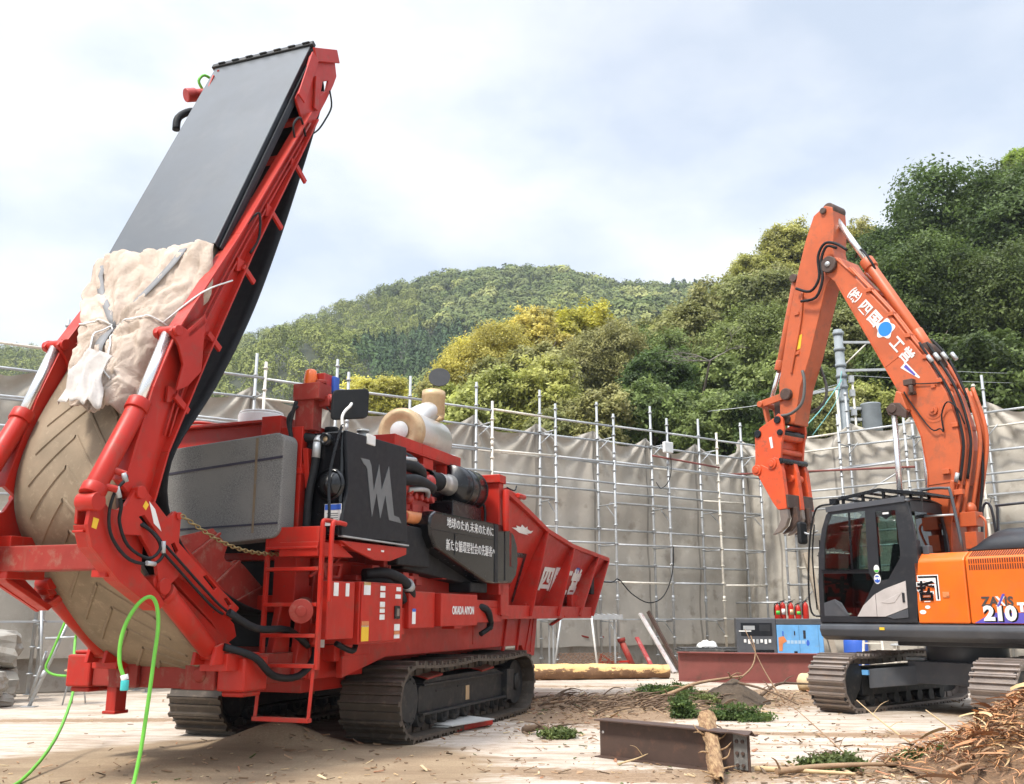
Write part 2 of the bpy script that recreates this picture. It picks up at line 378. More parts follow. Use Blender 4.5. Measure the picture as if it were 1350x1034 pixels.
MB().box(-2.2, -2.05, 2.08, 2.2, .50, .76).box(-2.22, -2.03, 2.06, 2.22, .48, .51).build('support_leg', RED, GR, .008)

# front cheek under the ladder: stays, ram, boxes
c = MB()
c.prism([(-1.75, 1.0), (-1.58, 1.72), (-1.44, 1.72), (-1.45, 1.0)], .62, .70); c.prism([(-1.5, .8), (-1.35, 1.72), (-1.2, 1.72), (-1.0, .8)], .52, .60)
c.box(-1.25, -.15, .50, .62, .78, 2.0); c.box(-1.0, -.2, .36, .52, .95, 1.12); c.box(-.9, -.35, .3, .38, 1.0, 1.3)
c.box(-1.25, -.9, .40, .55, 1.2, 1.34); c.box(-1.15, -.95, .46, .52, 1.42, 1.9); c.bar((-1.3, .45, 1.12), (-1.02, .45, 1.66), .05, .09)
c.box(-1.45, -.2, .7, 2.4, 1.98, 2.06); c.box(-1.5, -1.3, .6, 2.5, 1.45, 1.62)
c.build('front_cheek', RED, GR, .01)
r_ = MB(); r_.cyl((-1.5, .44, 1.52), (-1.95, .18, 1.46), .085, n=18); r_.lathe((-1.95, .18, 1.46), (-.86, -.5, -.1), [(-.02, .085), (-.02, .115), (.03, .115), (.03, .05), (.045, .05), (.045, 0)])
r_.build('drive_shaft', REDD, GR, .004)
MB().box(-1.28, -.3, .72, 2.4, 1.1, 2.2).build('dark_housing', RUBBER, GR, .01)

# ---- ladder
ld = MB()
for y in (.66, .04):
    ld.bar((-1.86, y, .92), (-1.86, y - .005, 2.26), .045, .035); ld.tube([(-1.86, y, 2.2), (-1.86, y, 2.31), (-1.80, y, 2.33), (-1.62, y, 2.33)], .022)
ld.tube([(-1.80, -.03, 1.55), (-1.80, -.03, 2.24), (-1.72, -.03, 2.31), (-1.55, -.03, 2.31)], .024)
lad = ld.build('ladder', RED, GR, .004)
for z in (.95, 1.23, 1.52, 1.86): MB().box(-1.9, -1.79, .05, .65, z - .018, z + .018).build('rung', RED, lad, .005)
MB().box(-1.88, -1.82, .06, .64, 2.07, 2.27).box(-1.92, -1.7, .06, .64, 2.05, 2.075).build('top_step', RED, lad, .006)
g_ = MB()
for y in (.66, .07): g_.bar((-1.86, y, .96), (-1.87, y + .03, .46), .03, .03)
g_.box(-1.91, -1.84, .08, .70, .44, .48); g_.build('drop_step', RED, lad, .004)
decal('sticker', [(-1.26, .33, 1.10), (-1.26, .43, 1.10), (-1.26, .43, 1.18), (-1.26, .33, 1.18)], (-.004, 0, 0), WHITE, GR)

# ---- control boxes along the near side
def stk(parent, u, z, w, hh, mat=WHITE, y=-.002):
    MB().box(u - w / 2, u + w / 2, y - .003, y, z - hh / 2, z + hh / 2).build('sticker', mat, parent)
b1 = MB().box(-1.74, -1.22, .02, .10, 1.19, 1.75).box(-1.3, -1.19, .05, .3, 1.45, 1.72).build('valve_box', RED, GR, .012)
stk(b1, -1.60, 1.67, .09, .13, y=.018); stk(b1, -1.38, 1.67, .07, .13, y=.018)
cb = MB().box(-1.16, -.20, .0, .5, 1.13, 1.76).box(-1.14, -.22, -.018, .0, 1.15, 1.74).build('control_cabinet', RED, GR, .01)
Y0 = -.02
stk(cb, -1.04, 1.69, .14, .13, y=Y0); stk(cb, -1.04, 1.74, .14, .03, YELLOW, Y0)
for z, hh in ((1.70, .05), (1.63, .055), (1.53, .06), (1.47, .05), (1.40, .055)): stk(cb, -.70, z, .11, hh, y=Y0)
stk(cb, -.70, 1.745, .11, .025, RED, Y0); stk(cb, -.70, 1.495, .11, .02, COPPER, Y0)
stk(cb, -.33, 1.70, .11, .045, y=Y0); stk(cb, -.34, 1.62, .13, .045, y=Y0)
stk(cb, -1.06, 1.235, .15, .15, YELLOW, Y0); stk(cb, -1.06, 1.335, .15, .05, COPPER, Y0); stk(cb, -1.06, 1.31, .15, .015, WHITE, Y0)
stk(cb, -.35, 1.29, .13, .07, y=Y0); stk(cb, -.35, 1.23, .13, .04, COPPER, Y0); stk(cb, -.35, 1.195, .13, .045, y=Y0)
MB().box(-.42, -.30, -.035, -.018, 1.38, 1.52).build('latch', BLACK, cb, .006); MB().box(-.39, -.33, -.04, -.035, 1.41, 1.49).build('latch_handle', STEELL, cb, .004)
sb = MB().box(.10, .80, .06, .5, 1.27, 1.69).box(-.15, .12, .12, .5, 1.2, 1.5).build('side_box', RED, GR, .01)
stk(sb, .22, 1.40, .09, .16, y=.058); stk(sb, .22, 1.475, .09, .035, BLUE, .0565)
nb = MB().box(.85, 2.0, .0, .42, 1.285, 1.68).box(1.3, 1.55, .02, .2, 1.25, 1.29).build('tool_box', RED, GR, .008)
lettering('lettering', 'OKADA AIYON', (1.17, -.004, 1.43), (1, 0, 0), (0, 0, 1), .14, WHITE, nb, .004, sx=.72, bold=.003)
MB().box(2.0, 3.15, .1, .2, 1.32, 1.52).box(2.0, 3.15, .1, .14, 1.52, 1.62).build('side_rail', RED, GR, .008)
t = MB(); t.tube([(-.55, .3, 1.86), (-.3, .16, 1.88), (-.02, .08, 1.80), (.22, .1, 1.66), (.32, .2, 1.58)], .06, 12); t.tube([(-.5, .36, 1.80), (-.28, .2, 1.80), (-.05, .14, 1.70), (.1, .14, 1.58)], .055, 12)
t.build('coolant_hose', RUBBER, GR); MB().cyl((.06, .07, 1.77), (.14, .085, 1.73), .072, n=14).build('hose_clamp', GALV, GR)
t = MB(); t.tube([(2.2, .2, 1.55), (2.5, .08, 1.5), (2.7, .1, 1.35), (2.95, .2, 1.25)], .05); t.tube([(2.4, .2, 1.62), (2.6, .1, 1.45), (2.75, .1, 1.28), (2.6, .2, 1.16)], .035); t.build('hose_bundle', RUBBER, GR)
k = MB().bar((-.05, .25, 1.76), (-.05, .25, 2.02), .03, .03); 
for q in range(12):
    u = random.uniform(-.9, 2.6); z = random.uniform(1.76, 2.05); w = random.uniform(.06, .2)
    k.box(u, u + w, random.uniform(.2, .36), .5, z, z + random.uniform(.05, .16))
k.each('engine_fitting', REDE, GR, .01)
MB().prism([(-1.35, 1.80), (-1.05, 1.80), (-1.0, 1.95), (-1.4, 1.95)], .3, .33, [[(-1.3, 1.825), (-1.1, 1.825), (-1.06, 1.925), (-1.34, 1.925)]]).bar((-1.2, .33, 1.9), (-.9, .36, 2.08), .03, .03).bar((-1.6, .33, 1.8), (-1.0, .36, 2.05), .03, .03).build('stay_frame', RED, GR, .004)

# ---- radiator unit
rd = MB(); rd.box(-1.56, -.2, .03, .47, 2.2, 3.27); rd.box(-1.50, -.3, .03, .9, 2.25, 3.1)
rad = rd.build('radiator_unit', GLOSSB, GR, .02)
pan = [(-1.58, 3.27), (-.21, 3.31), (-.17, 2.6), (-.12, 2.23), (-1.58, 2.19), (-1.59, 2.33), (-1.49, 2.71)]
MB().prism(pan, -.012, .025).build('side_panel', MATTE, rad, .006)
MB().box(-1.58, -.12, -.03, .03, 2.185, 2.20).build('trim', GALV, rad)
M_ = [(-1.27, 3.03), (-1.08, 3.035), (-1.035, 2.98), (-.965, 2.72), (-.86, 3.02), (-.79, 2.75), (-.635, 3.03), (-.485, 2.50), (-.36, 2.49), (-.30, 2.43), (-.60, 2.44), (-.70, 2.70), (-.80, 2.44), (-.90, 2.70), (-.985, 2.44), (-1.03, 2.60), (-1.12, 2.93), (-1.15, 2.96), (-1.20, 2.975)]
MB().prism(M_, -.018, -.012).build('letter_emblem', GREYL, rad)
dm = MB(); dm.lathe((-1.565, .16, 2.72), (-1, 0, 0), [(0, .17), (.02, .165), (.025, .15)], 28); dm.lathe((-1.565, .16, 2.72), (-1, 0, 0), [(.01, .15), (.04, .13), (.09, .05), (.10, 0)], 8)
dm.build('fan_cover', GLOSSB, rad)
st = decal('sticker', [(-1.562, .015, 2.30), (-1.562, .21, 2.30), (-1.562, .21, 2.52), (-1.562, .015, 2.52)], (-.004, 0, 0), WHITE, rad)
decal('sticker', [(-1.567, .02, 2.46), (-1.567, .205, 2.46), (-1.567, .205, 2.515), (-1.567, .02, 2.515)], (-.003, 0, 0), BLUE, rad)
for k in range(5): decal('sticker', [(-1.567, .05, 2.42 - k * .022), (-1.567, .18 - (k % 2) * .03, 2.42 - k * .022), (-1.567, .18 - (k % 2) * .03, 2.427 - k * .022), (-1.567, .05, 2.427 - k * .022)], (-.002, 0, 0), GREYL, rad)
MB().lathe((-1.56, .22, 3.19), (-1, 0, 0), [(0, .065), (.05, .065), (.05, .035), (.03, .03), (.03, 0)], 18).build('port', BLACK, rad)
MB().lathe((-1.585, .22, 3.19), (-1, 0, 0), [(0, .03), (.008, .03), (.008, 0)], 14).build('port_light', TAN, rad)
MB().cyl((-1.3, .33, 3.27), (-1.3, .33, 3.32), .055).cyl((-1.3, .33, 3.32), (-1.3, .33, 3.37), .075, n=18).build('filler_cap', RUBBER, rad, .008)
MB().cyl((-1.0, .12, 3.28), (-1.0, .12, 3.36), .05).cyl((-1.0, .12, 3.36), (-1.0, .12, 3.385), .07).build('breather', GALV, rad)
MB().box(-1.15, -.98, -.03, .0, 3.2, 3.31).build('latch', WHITE, rad, .006)
MB().tube([(-1.62, .38, 2.2), (-1.62, .37, 2.6), (-1.60, .33, 2.9), (-1.6, .32, 3.02)], .04).build('black_hose', RUBBER, GR)
MB().cyl((-1.6, .32, 3.0), (-1.6, .31, 3.16), .042).tube([(-1.6, .31, 3.16), (-1.57, .31, 3.2), (-1.5, .31, 3.2)], .045).build('pipe_elbow', GALV, GR)
MB().tube([(-1.55, .6, 3.25), (-1.55, .42, 3.22), (-1.5, .3, 3.18)], .05).build('top_hose', RUBBER, GR)
MB().tube([(-1.66, .06, 2.35), (-1.72, .06, 2.36), (-1.72, .06, 2.42), (-1.68, .10, 2.8), (-1.62, .05, 3.2), (-1.6, .02, 3.33)], .016, 8).tube([(-1.66, -.02, 2.30), (-1.7, .06, 2.33), (-1.72, .06, 2.42)], .016, 8).build('mirror_post', BLACK, GR)
MB().prism([(-1.58, 2.15), (-.12, 2.165), (-.12, 2.09), (-.5, 2.0), (-.85, 1.99), (-1.3, 2.07)], .0, .04).box(-1.5, -.15, .04, .42, 2.10, 2.16).prism([(-1.9, 2.12), (-1.5, 2.12), (-1.2, 2.0), (-1.9, 1.98)], .06, .5).build('support_bracket', RED, GR, .006)
for u in (-1.0, -.7): MB().box(u - .03, u + .03, -.006, .0, 2.085, 2.105).build('sticker', WHITE, GR)
# mirror
mi = MB(); ctr = Vector((-1.42, .06, 3.575)); ax = Vector((.80, -.55, .16)).normalized(); az = Vector((.02, 0, 1)).normalized()
q = []
for a_, b_ in ((1, 1), (-1, 1), (-1, -1), (1, -1)):
    for t_ in range(5):
        an = {(1, 1): 0, (-1, 1): 90, (-1, -1): 180, (1, -1): 270}[(a_, b_)] + t_ * 22.5
        q.append(ctr + ax * (a_ * .16 + .05 * math.cos(R(an))) + az * (b_ * .11 + .05 * math.sin(R(an))))
nrm = ax.cross(az); mi.ext(q, nrm * .05)
mr_ = mi.build('mirror', RUBBER, GR, .012)
MB().tube([(-1.6, .02, 3.3), (-1.6, .03, 3.40), (-1.57, .02, 3.47), (-1.50, .0, 3.54), (-1.44, .02, 3.58)], .016, 8).build('mirror_arm', WHITE, GR)
MB().blob(ctr - nrm * .0, (.03, .03, .03)).build('pivot', BLACK, mr_)

# ---- grey rubber curtain in front of the mill, frame and beacon
def rrect(u, y0, y1, z0, z1, r, n=6, tilt=0.0):
    p = []
    for cy, cz, a in ((y1 - r, z1 - r, 0), (y0 + r, z1 - r, 90), (y0 + r, z0 + r, 180), (y1 - r, z0 + r, 270)):
        for i in range(n + 1):
            t_ = R(a + 90 * i / n); p.append((u, cy + r * math.cos(t_), cz + r * math.sin(t_)))
    return [(x, y, z - tilt * (y - y0)) for x, y, z in p]
GREYP = None
m, t_, b_ = mat_new('speckled_grey_rubber')
n1 = noise(t_, 90, 3, .7); n2 = noise(t_, 2.5, 5)
cc = mix(t_, ramp(t_, n1, .35, .7), (.095, .093, .088), (.25, .245, .235)); cc = mix(t_, ramp(t_, n2, .4, .6), cc, (.19, .183, .17)); t_.links.new(cc, b_.inputs['Base Color']); b_.inputs['Roughness'].default_value = .85
bump(t_, b_, n1, .3, .006); GREYP = m
gp = MB().ext(rrect(-1.92, .50, 2.62, 2.17, 3.23, .10, tilt=.07), (.26, 0, 0)).build('grey_curtain', GREYP, GR, .015)
s_ = MB()
s_.add([(-1.924, .50, 2.96), (-1.924, 2.6, 2.80), (-1.924, 2.6, 2.825), (-1.924, .50, 2.985)], [(0, 1, 2, 3)]); s_.add([(-1.924, .52, 2.30), (-1.924, 2.6, 2.25), (-1.924, 2.6, 2.265), (-1.924, .52, 2.32)], [(0, 1, 2, 3)])
s_.build('painted_line', paint('faded_purple_line', (.035, .03, .05), .7), gp, fix=False, solid=.004)
MB().ext([(-1.924, .795, 2.22), (-1.924, .82, 2.22), (-1.924, .83, 3.18), (-1.924, .80, 3.18)], (-.003, 0, 0)).build('rust_stain', paint('rust_streak', (.20, .145, .09), .85, dirt=(.16, .155, .145), amt=1.0, sc=5), gp)
fr = MB()
fr.box(-1.62, -1.36, .48, .74, 1.5, 3.34); fr.box(-1.50, -1.2, .74, 2.55, 3.16, 3.42); fr.box(-1.60, -1.28, .74, 2.5, 3.42, 3.45); fr.box(-1.5, -1.1, .4, .6, 2.1, 3.36)
fr.box(-1.64, -1.30, .74, .98, 3.16, 3.47); fr.box(-1.2, -1.0, .9, 2.6, 2.1, 3.3); fr.prism([(-1.64, 3.1), (-1.44, 3.1), (-1.3, 2.7), (-1.3, 2.4), (-1.5, 2.4)], .40, .46)
fr.tube([(-1.6, 2.3, 3.46), (-1.5, 1.9, 3.5), (-1.4, 1.5, 3.42)], .02)
fr.cyl((-1.56, .50, 2.92), (-1.56, .40, 2.92), .04, n=12); fr.box(-1.64, -1.36, .46, .76, 2.84, 2.90)
fr.build('mill_frame', RED, GR, .01)
MB().tube([(-1.66, .55, 3.6), (-1.68, .60, 3.35), (-1.66, .56, 3.1), (-1.67, .55, 2.9), (-1.66, .53, 2.6), (-1.68, .56, 2.3)], .022, 8).tube([(-1.66, .53, 3.55), (-1.69, .62, 3.42), (-1.66, .60, 3.25)], .018, 8).build('cable', RUBBER, GR)
MB().cyl((-.92, 1.5, 3.30), (-.92, 1.5, 3.66), .26, n=28).cyl((-.92, 1.5, 3.66), (-.92, 1.5, 3.69), .25).build('white_tank', WHITE, GR, .012)
bk = MB(); bk.box(-1.60, -1.42, .38, .60, 3.30, 3.66); bk.box(-1.63, -1.38, .30, .62, 3.62, 3.80); bk.cyl((-1.52, .35, 3.80), (-1.52, .35, 3.84), .06); bk.box(-1.5, -1.3, .25, .4, 3.56, 3.68)
bcn = bk.build('beacon_bracket', REDD, GR, .01)
MB().lathe((-1.55, .46, 3.80), (0, 0, 1), [(0, .07), (.03, .075), (.14, .06), (.16, .04), (.165, 0)], 18).build('amber_beacon', AMBER, GR)
MB().box(-1.5, -1.32, .32, .52, 3.80, 3.93).cyl((-1.46, .30, 3.65), (-1.40, .18, 3.63), .055).build('work_lamp', REDE, GR, .01)
MB().box(-1.36, -1.26, .28, .36, 3.74, 3.92).build('blue_lamp', BLUE, GR, .01)
MB().tube([(-1.46, .25, 3.6), (-1.42, .15, 3.50), (-1.4, .05, 3.54), (-1.38, .05, 3.62)], .01, 6).tube([(-1.5, .28, 3.55), (-1.46, .2, 3.47), (-1.42, .16, 3.6), (-1.4, .2, 3.7)], .01, 6).build('cable', RUBBER, GR)

# ---- engine deck
e = MB(); e.box(-.1, 1.6, .35, 1.9, 1.98, 2.75); e.box(.05, .9, .28, .6, 2.62, 2.98); e.box(.3, 1.3, .4, 1.4, 2.75, 3.25)
for q in range(44):
    u = random.uniform(.0, 1.15); z = random.uniform(2.45, 3.25); w = random.uniform(.06, .22)
    if q % 3 == 0: e.blob((u, random.uniform(.26, .40), z), (w * .6, .08, w * .6), 10, 6)
    else: e.box(u, u + w, random.uniform(.24, .36), .6, z, z + random.uniform(.05, .18))
for q in range(6): e.cyl((.25 + q * .16, .22, 2.85), (.25 + q * .16, .4, 2.85), .045, n=10)
e.box(1.5, 2.1, .60, 1.5, 2.5, 3.0)
e.build('engine_block', REDE, GR, .012)
MB().cyl((.18, .2, 2.56), (.62, .2, 2.57), .075, n=18).build('oil_filter', COPPER, GR, .01)
MB().cyl((.62, .2, 2.57), (.76, .2, 2.575), .085, n=18).cyl((.10, .2, 2.56), (.18, .2, 2.56), .06).build('filter_head', REDE, GR, .01)
t = MB()
t.tube([(-.1, .35, 3.12), (.3, .25, 3.2), (.7, .25, 3.16), (.95, .4, 3.05)], .08, 14); t.tube([(-.15, .3, 2.95), (.2, .2, 3.0), (.5, .16, 3.02), (.95, .2, 2.98)], .07, 14); t.tube([(.0, .4, 3.35), (.5, .32, 3.32), (1.0, .45, 3.30)], .05, 12)
t.build('intake_hose', RUBBER, GR)
t = MB(); t.tube([(.35, .24, 2.9), (.55, .17, 2.93), (.75, .17, 2.93), (.9, .24, 2.88)], .035); t.tube([(.1, .26, 3.25), (.4, .2, 3.27), (.6, .28, 3.3)], .03); t.tube([(.5, .18, 2.42), (.85, .17, 2.43), (.86, .17, 2.60)], .015, 8); t.build('metal_pipe', GALV, GR)
MB().box(-.1, .75, .12, .9, 1.98, 2.45).build('engine_base', RUBBER, GR, .02)
MB().box(.35, 2.35, .42, 1.75, 3.44, 3.46).ext([(.35, .42, 3.46), (1.1, .42, 3.46), (1.1, .42, 3.60), (.35, .42, 3.60)], (0, .03, 0)).ext([(1.1, .42, 3.46), (2.35, .42, 3.46), (2.35, .42, 3.60), (1.1, .42, 3.60)], (0, .03, 0)).box(.32, .35, .42, 1.75, 3.46, 3.60).box(1.2, 1.5, .45, .7, 3.3, 3.44).box(1.9, 2.05, .45, .6, 3.28, 3.44).build('exhaust_tray', RED, GR, .006)
mf = MB().lathe((1.30, .88, 3.84), (1, 0, 0), [(.03, .20), (.0, .24), (.02, .315), (.06, .325), (1.05, .325), (1.08, .30), (1.1, 0)], 32).build('muffler', ALU, GR)
MB().lathe((1.30, .88, 3.84), (1, 0, 0), [(.02, 0), (.03, .20), (-.004, .24), (.015, .318), (.10, .331), (.16, .329)], 32).build('end_cap', TAN, mf)
MB().lathe((1.315, .88, 3.84), (-1, 0, 0), [(0, .135), (.012, .132), (.012, 0)], 26).build('foil_disc', WHITE, mf)
MB().tube([(1.66, .88, 3.92), (1.80, .87, 4.08), (2.0, .85, 4.20), (2.2, .82, 4.29)], [.20, .18, .155, .14], 18).build('exhaust_elbow', ALU, mf)
MB().lathe((2.22, .82, 4.18), (.1, 0, 1), [(0, .175), (.05, .17), (.06, .18), (.3, .165), (.31, .175), (.40, .17), (.40, .14)], 20).build('exhaust_stack', TAN, GR)
MB().cyl((2.40, .80, 4.83), (2.39, .796, 4.834), .16, n=30).build('rain_cap', MATTE, GR)
ac = MB().lathe((1.95, .42, 3.16), (1, 0, 0), [(-.02, 0), (-.02, .15), (0, .155), (0, .28), (.015, .29), (.75, .29), (.77, .28), (.78, 0)], 30).build('air_cleaner', GLOSSB, GR)
for d_ in (.18, .42, .70): MB().lathe((1.95 + d_, .42, 3.16), (1, 0, 0), [(0, .291), (.005, .296), (.025, .296), (.03, .291)], 30).build('band', RUBBER, ac)
MB().lathe((1.25, .42, 3.16), (1, 0, 0), [(0, .12), (.3, .12), (.3, .125), (.36, .125)], 20).build('rubber_duct', RUBBER, GR)
MB().lathe((1.58, .42, 3.16), (1, 0, 0), [(0, .12), (.04, .13), (.06, .12), (.22, .12), (.26, .14), (.3, .13), (.34, .15), (.37, .15)], 20).build('metal_duct', ALU, GR)
MB().cyl((2.5, .75, 3.42), (2.5, .75, 3.66), .17, n=24).cyl((2.5, .75, 3.40), (2.5, .75, 3.42), .19).cyl((2.5, .75, 3.66), (2.5, .75, 3.675), .165).build('white_filter', WHITE, GR, .008)
MB().box(1.65, 2.65, .22, .7, 2.70, 2.90).box(1.75, 2.55, .25, .65, 2.9, 2.93).build('cleaner_bracket', BLACK, GR, .012)

# ---- belt guard with slogan
gd = [(.48, 2.50), (.52, 2.60), (.66, 2.665), (2.75, 2.69), (3.15, 2.68), (3.42, 2.58), (3.55, 2.42), (3.58, 2.15), (3.50, 1.98), (3.30, 1.87), (2.55, 1.84), (2.30, 1.85), (1.05, 2.13), (.66, 2.22), (.52, 2.36)]
bgd = MB().prism(gd, .0, .34).build('belt_guard', GLOSSB, GR, .03)
MB().prism([(.50, 2.43), (2.72, 2.45), (2.72, 2.455), (.50, 2.435)], -.006, .0).box(1.22, 1.235, -.006, 0, 2.16, 2.43).box(2.60, 2.72, -.008, .0, 1.86, 2.67).box(3.0, 3.03, -.006, .0, 1.9, 2.66).build('seam', MATTE, bgd)
lettering('slogan', '地球のため,未来のために', (.97, -.003, 2.50), (1, 0, 0), (0, 0, 1), .145, WHITE, bgd, .004, sx=.98)
lettering('slogan', '新たな循環型社会の先駆者へ', (.95, -.003, 2.22), (1, 0, 0), (-.02, 0, 1), .155, WHITE, bgd, .004, sx=.84)
MB().prism([(.2, 1.95), (2.6, 1.8), (2.9, 1.9), (2.2, 2.4), (.5, 2.4)], .2, .5).box(2.0, 2.6, .1, .5, 1.72, 1.85).build('guard_backing', RUBBER, GR, .02)
# ---- feed hopper
def rimz(u):
    return float(np.interp(u, [3.0, 3.35, 4.9, 6.3, 8.75], [3.18, 3.13, 2.76, 2.6, 2.49]))
hp = MB()
def sidey(z, u): # sheet leans outwards from the floor to the rim
    return .48 - .46 * (z - 1.42) / (rimz(u) - 1.42)
us = [3.1, 4.0, 4.9, 5.6, 6.3, 7.2, 8.0, 8.75]
def uend(u, z):      # the rear end leans
    return u
G = [[(u - (0 if u < 8 else .9 * (1 - k / 6) * (u - 8) / .75), sidey(1.42 + (rimz(u) - 1.42) * k / 6, u), 1.42 + (rimz(u) - 1.42) * k / 6) for u in us] for k in range(7)]
hp.grid(G, False); hp.grid([[(x, 3.1 - y, z) for x, y, z in r] for r in G], False)
hp.box(3.1, 7.85, .45, 2.65, 1.36, 1.42)
hop = hp.build('hopper', RED, GR, fix=True, solid=.012)
rm = MB()
for i in range(len(us) - 1):
    for s in (0, 1):
        y = .0 if s == 0 else 3.1
        rm.bar((us[i], y, rimz(us[i]) + .0), (us[i + 1] + .01, y, rimz(us[i + 1])), .09, .075)
rm.bar((8.72, .0, 2.49), (8.72, 3.1, 2.49), .09, .075)
rm.build('rim', RED, hop, .008)
for ut, ub in ((4.86, 4.33), (6.33, 5.75), (7.95, 7.03), (8.70, 7.86)):
    zt = rimz(ut) - .03
    for f in (1, -1):
        Y = lambda y: y if f == 1 else 3.1 - y
        o = MB().ext([(ut, Y(-.03), zt), (ub, Y(.08), 1.40), (ub + .02, Y(.50), 1.40), (ut + .01, Y(.03), zt)], (.03, 0, 0))
        o.bar((ut, Y(-.035), zt), (ub, Y(.075), 1.40), .05, .02, (1, 0, 0)); o.build('gusset', RED, hop, .005)
        if ut < 8:
            MB().ext([(ut + .02, Y(-.02), zt), (ut + .55, Y(-.0), rimz(ut + .55) - .03), (ut + .12, Y(.16), zt - .33)], (0, .012, 0)).build('corner_plate', RED, hop)
sk = MB(); sk.box(3.1, 7.9, .10, .16, 1.38, 1.56); sk.box(3.1, 7.9, .10, .5, 1.36, 1.39); sk.box(3.1, 7.9, 2.94, 3.0, 1.38, 1.56)
sk.box(4.35, 4.75, .16, .2, 1.56, 1.6); sk.build('sill_beam', RED, hop, .008)
o = MB(); o.box(6.95, 7.6, .2, .30, 1.56, 1.78); o.bar((6.2, .12, 1.4), (6.0, .3, 1.25), .1, .03); o.bar((7.1, .1, 1.42), (7.55, .3, 1.62), .05, .05); o.each('bracket', RED, hop, .006)
o = MB(); o.blob((7.55, .3, 2.1), (.09, .06, .12)); o.box(7.9, 8.1, .1, .3, 1.8, 2.2); o.box(4.8, 4.95, .36, .44, 1.6, 1.95); o.box(6.2, 6.35, .36, .44, 1.6, 1.95); o.each('hydraulic_fitting', RUBBER, hop, .01)
# front wall of the hopper and the mill hood in front of it
w = MB()
w.box(3.0, 3.14, .05, 3.05, 1.42, 3.2); w.box(2.92, 3.10, .05, .25, 1.7, 3.3); w.box(2.86, 3.12, .02, .40, 3.30, 3.42)
w.cyl((2.98, -.03, 2.6), (2.98, -.03, 3.2), .05, n=14); w.box(3.2, 3.3, .0, .07, 2.1, 3.08); w.box(3.1, 3.35, -.02, .2, 3.10, 3.16)
w.cyl((3.2, .06, 3.22), (3.75, .06, 3.16), .05, n=14); w.cyl((3.5, -.02, 3.18), (3.8, -.02, 3.18), .04, n=12)
w.box(2.6, 3.0, .5, 2.7, 1.98, 3.25); w.prism([(2.6, 3.25), (3.0, 3.25), (3.0, 3.45), (2.75, 3.45)], .45, 2.6); w.box(2.6, 2.9, .35, .5, 2.6, 3.2)
w.box(2.45, 2.6, .6, 2.5, 2.4, 3.1); w.box(3.1, 3.4, .08, .2, 1.4, 2.2)
w.build('mill_hood', RED, GR, .01)
MB().tube([(2.6, .3, 3.1), (2.75, .22, 2.95), (2.72, .2, 2.7), (2.65, .25, 2.5)], .018, 8).tube([(3.1, .0, 3.25), (3.25, -.06, 3.22), (3.35, -.06, 3.3)], .012, 8).build('cable', RUBBER, GR)
# graphics on the near sheet: they follow its lean
def side_pt(u, z): return Vector((u, sidey(z, u) - .014, z))
def side_text(s, u, z, size, mat, sx=1.0, bold=.006):
    p = side_pt(u, z); q = side_pt(u, z + .3); r = side_pt(u + .3, z)
    return lettering('lettering', s, p - Vector((0, .006, 0)), r - p, q - p, size, mat, hop, .005, sx=sx, bold=bold)
side_text('四国', 5.34, 1.86, .46, WHITE, sx=1.3, bold=.018); side_text('工営', 6.38, 1.80, .55, WHITE, sx=1.0, bold=.02); side_text('(株)', 4.62, 1.80, .5, WHITE, .6)
def side_plate(name, pts, mat, lift=.006):
    return MB().ext([side_pt(u, z) + Vector((0, -lift, 0)) for u, z in pts], (0, .004, 0)).build(name, mat, hop)
side_plate('emblem_frame', [(3.45, 2.36), (4.42, 2.36), (4.42, 1.62), (4.34, 1.62), (4.34, 2.29), (3.45, 2.29)], BLACK)
side_text('哲', 3.5, 1.68, .62, BLACK, sx=1.1, bold=.018)
side_plate('flame_emblem', [(3.55, 2.705), (3.75, 2.715), (3.70, 2.745), (3.88, 2.735), (3.90, 2.775), (4.05, 2.735), (4.12, 2.765), (4.14, 2.725), (4.28, 2.705), (4.38, 2.72), (4.32, 2.675), (4.15, 2.655), (4.25, 2.64), (4.05, 2.645), (3.88, 2.65), (3.72, 2.68)], WHITE, .02)
side_plate('sticker', [(7.05, 2.16), (7.25, 2.16), (7.25, 2.26), (7.05, 2.26)], BLUE); side_plate('sticker', [(7.05, 2.06), (7.25, 2.06), (7.25, 2.16), (7.05, 2.16)], WHITE)

# ---- discharge conveyor, folded upright
LO = []
def flank(f):                                   # f maps the near side on to the far side
    return (lambda y: y) if f == 1 else (lambda y: 2.80 - y)
hook = [(-3.67, 2.47), (-3.60, 2.48), (-3.52, 2.42), (-3.27, 2.24), (-3.18, 2.31), (-3.10, 2.28), (-3.10, 2.04), (-2.62, 1.74), (-2.18, 1.49), (-2.28, 1.38), (-2.66, 1.58), (-3.06, 1.76), (-3.15, 1.69), (-3.31, 1.68), (-3.36, 1.84), (-3.58, 2.07), (-3.80, 2.06), (-3.86, 2.00), (-3.70, 1.88), (-3.30, 1.60), (-3.22, 1.52), (-3.29, 1.45), (-3.76, 1.68), (-4.10, 1.94), (-4.17, 2.11), (-4.15, 2.28), (-4.10, 2.36), (-4.04, 2.33), (-3.97, 2.26), (-3.87, 2.25), (-3.78, 2.30)]
slots = [[(-3.62, 2.22), (-3.56, 2.24), (-3.36, 2.08), (-3.40, 2.05)], [(-3.20, 2.02), (-3.16, 2.04), (-3.10, 1.97), (-3.13, 1.93)], [(-2.74, 1.76), (-2.70, 1.78), (-2.54, 1.67), (-2.57, 1.64)], [(-2.42, 1.57), (-2.38, 1.58), (-2.30, 1.52), (-2.33, 1.49)]]
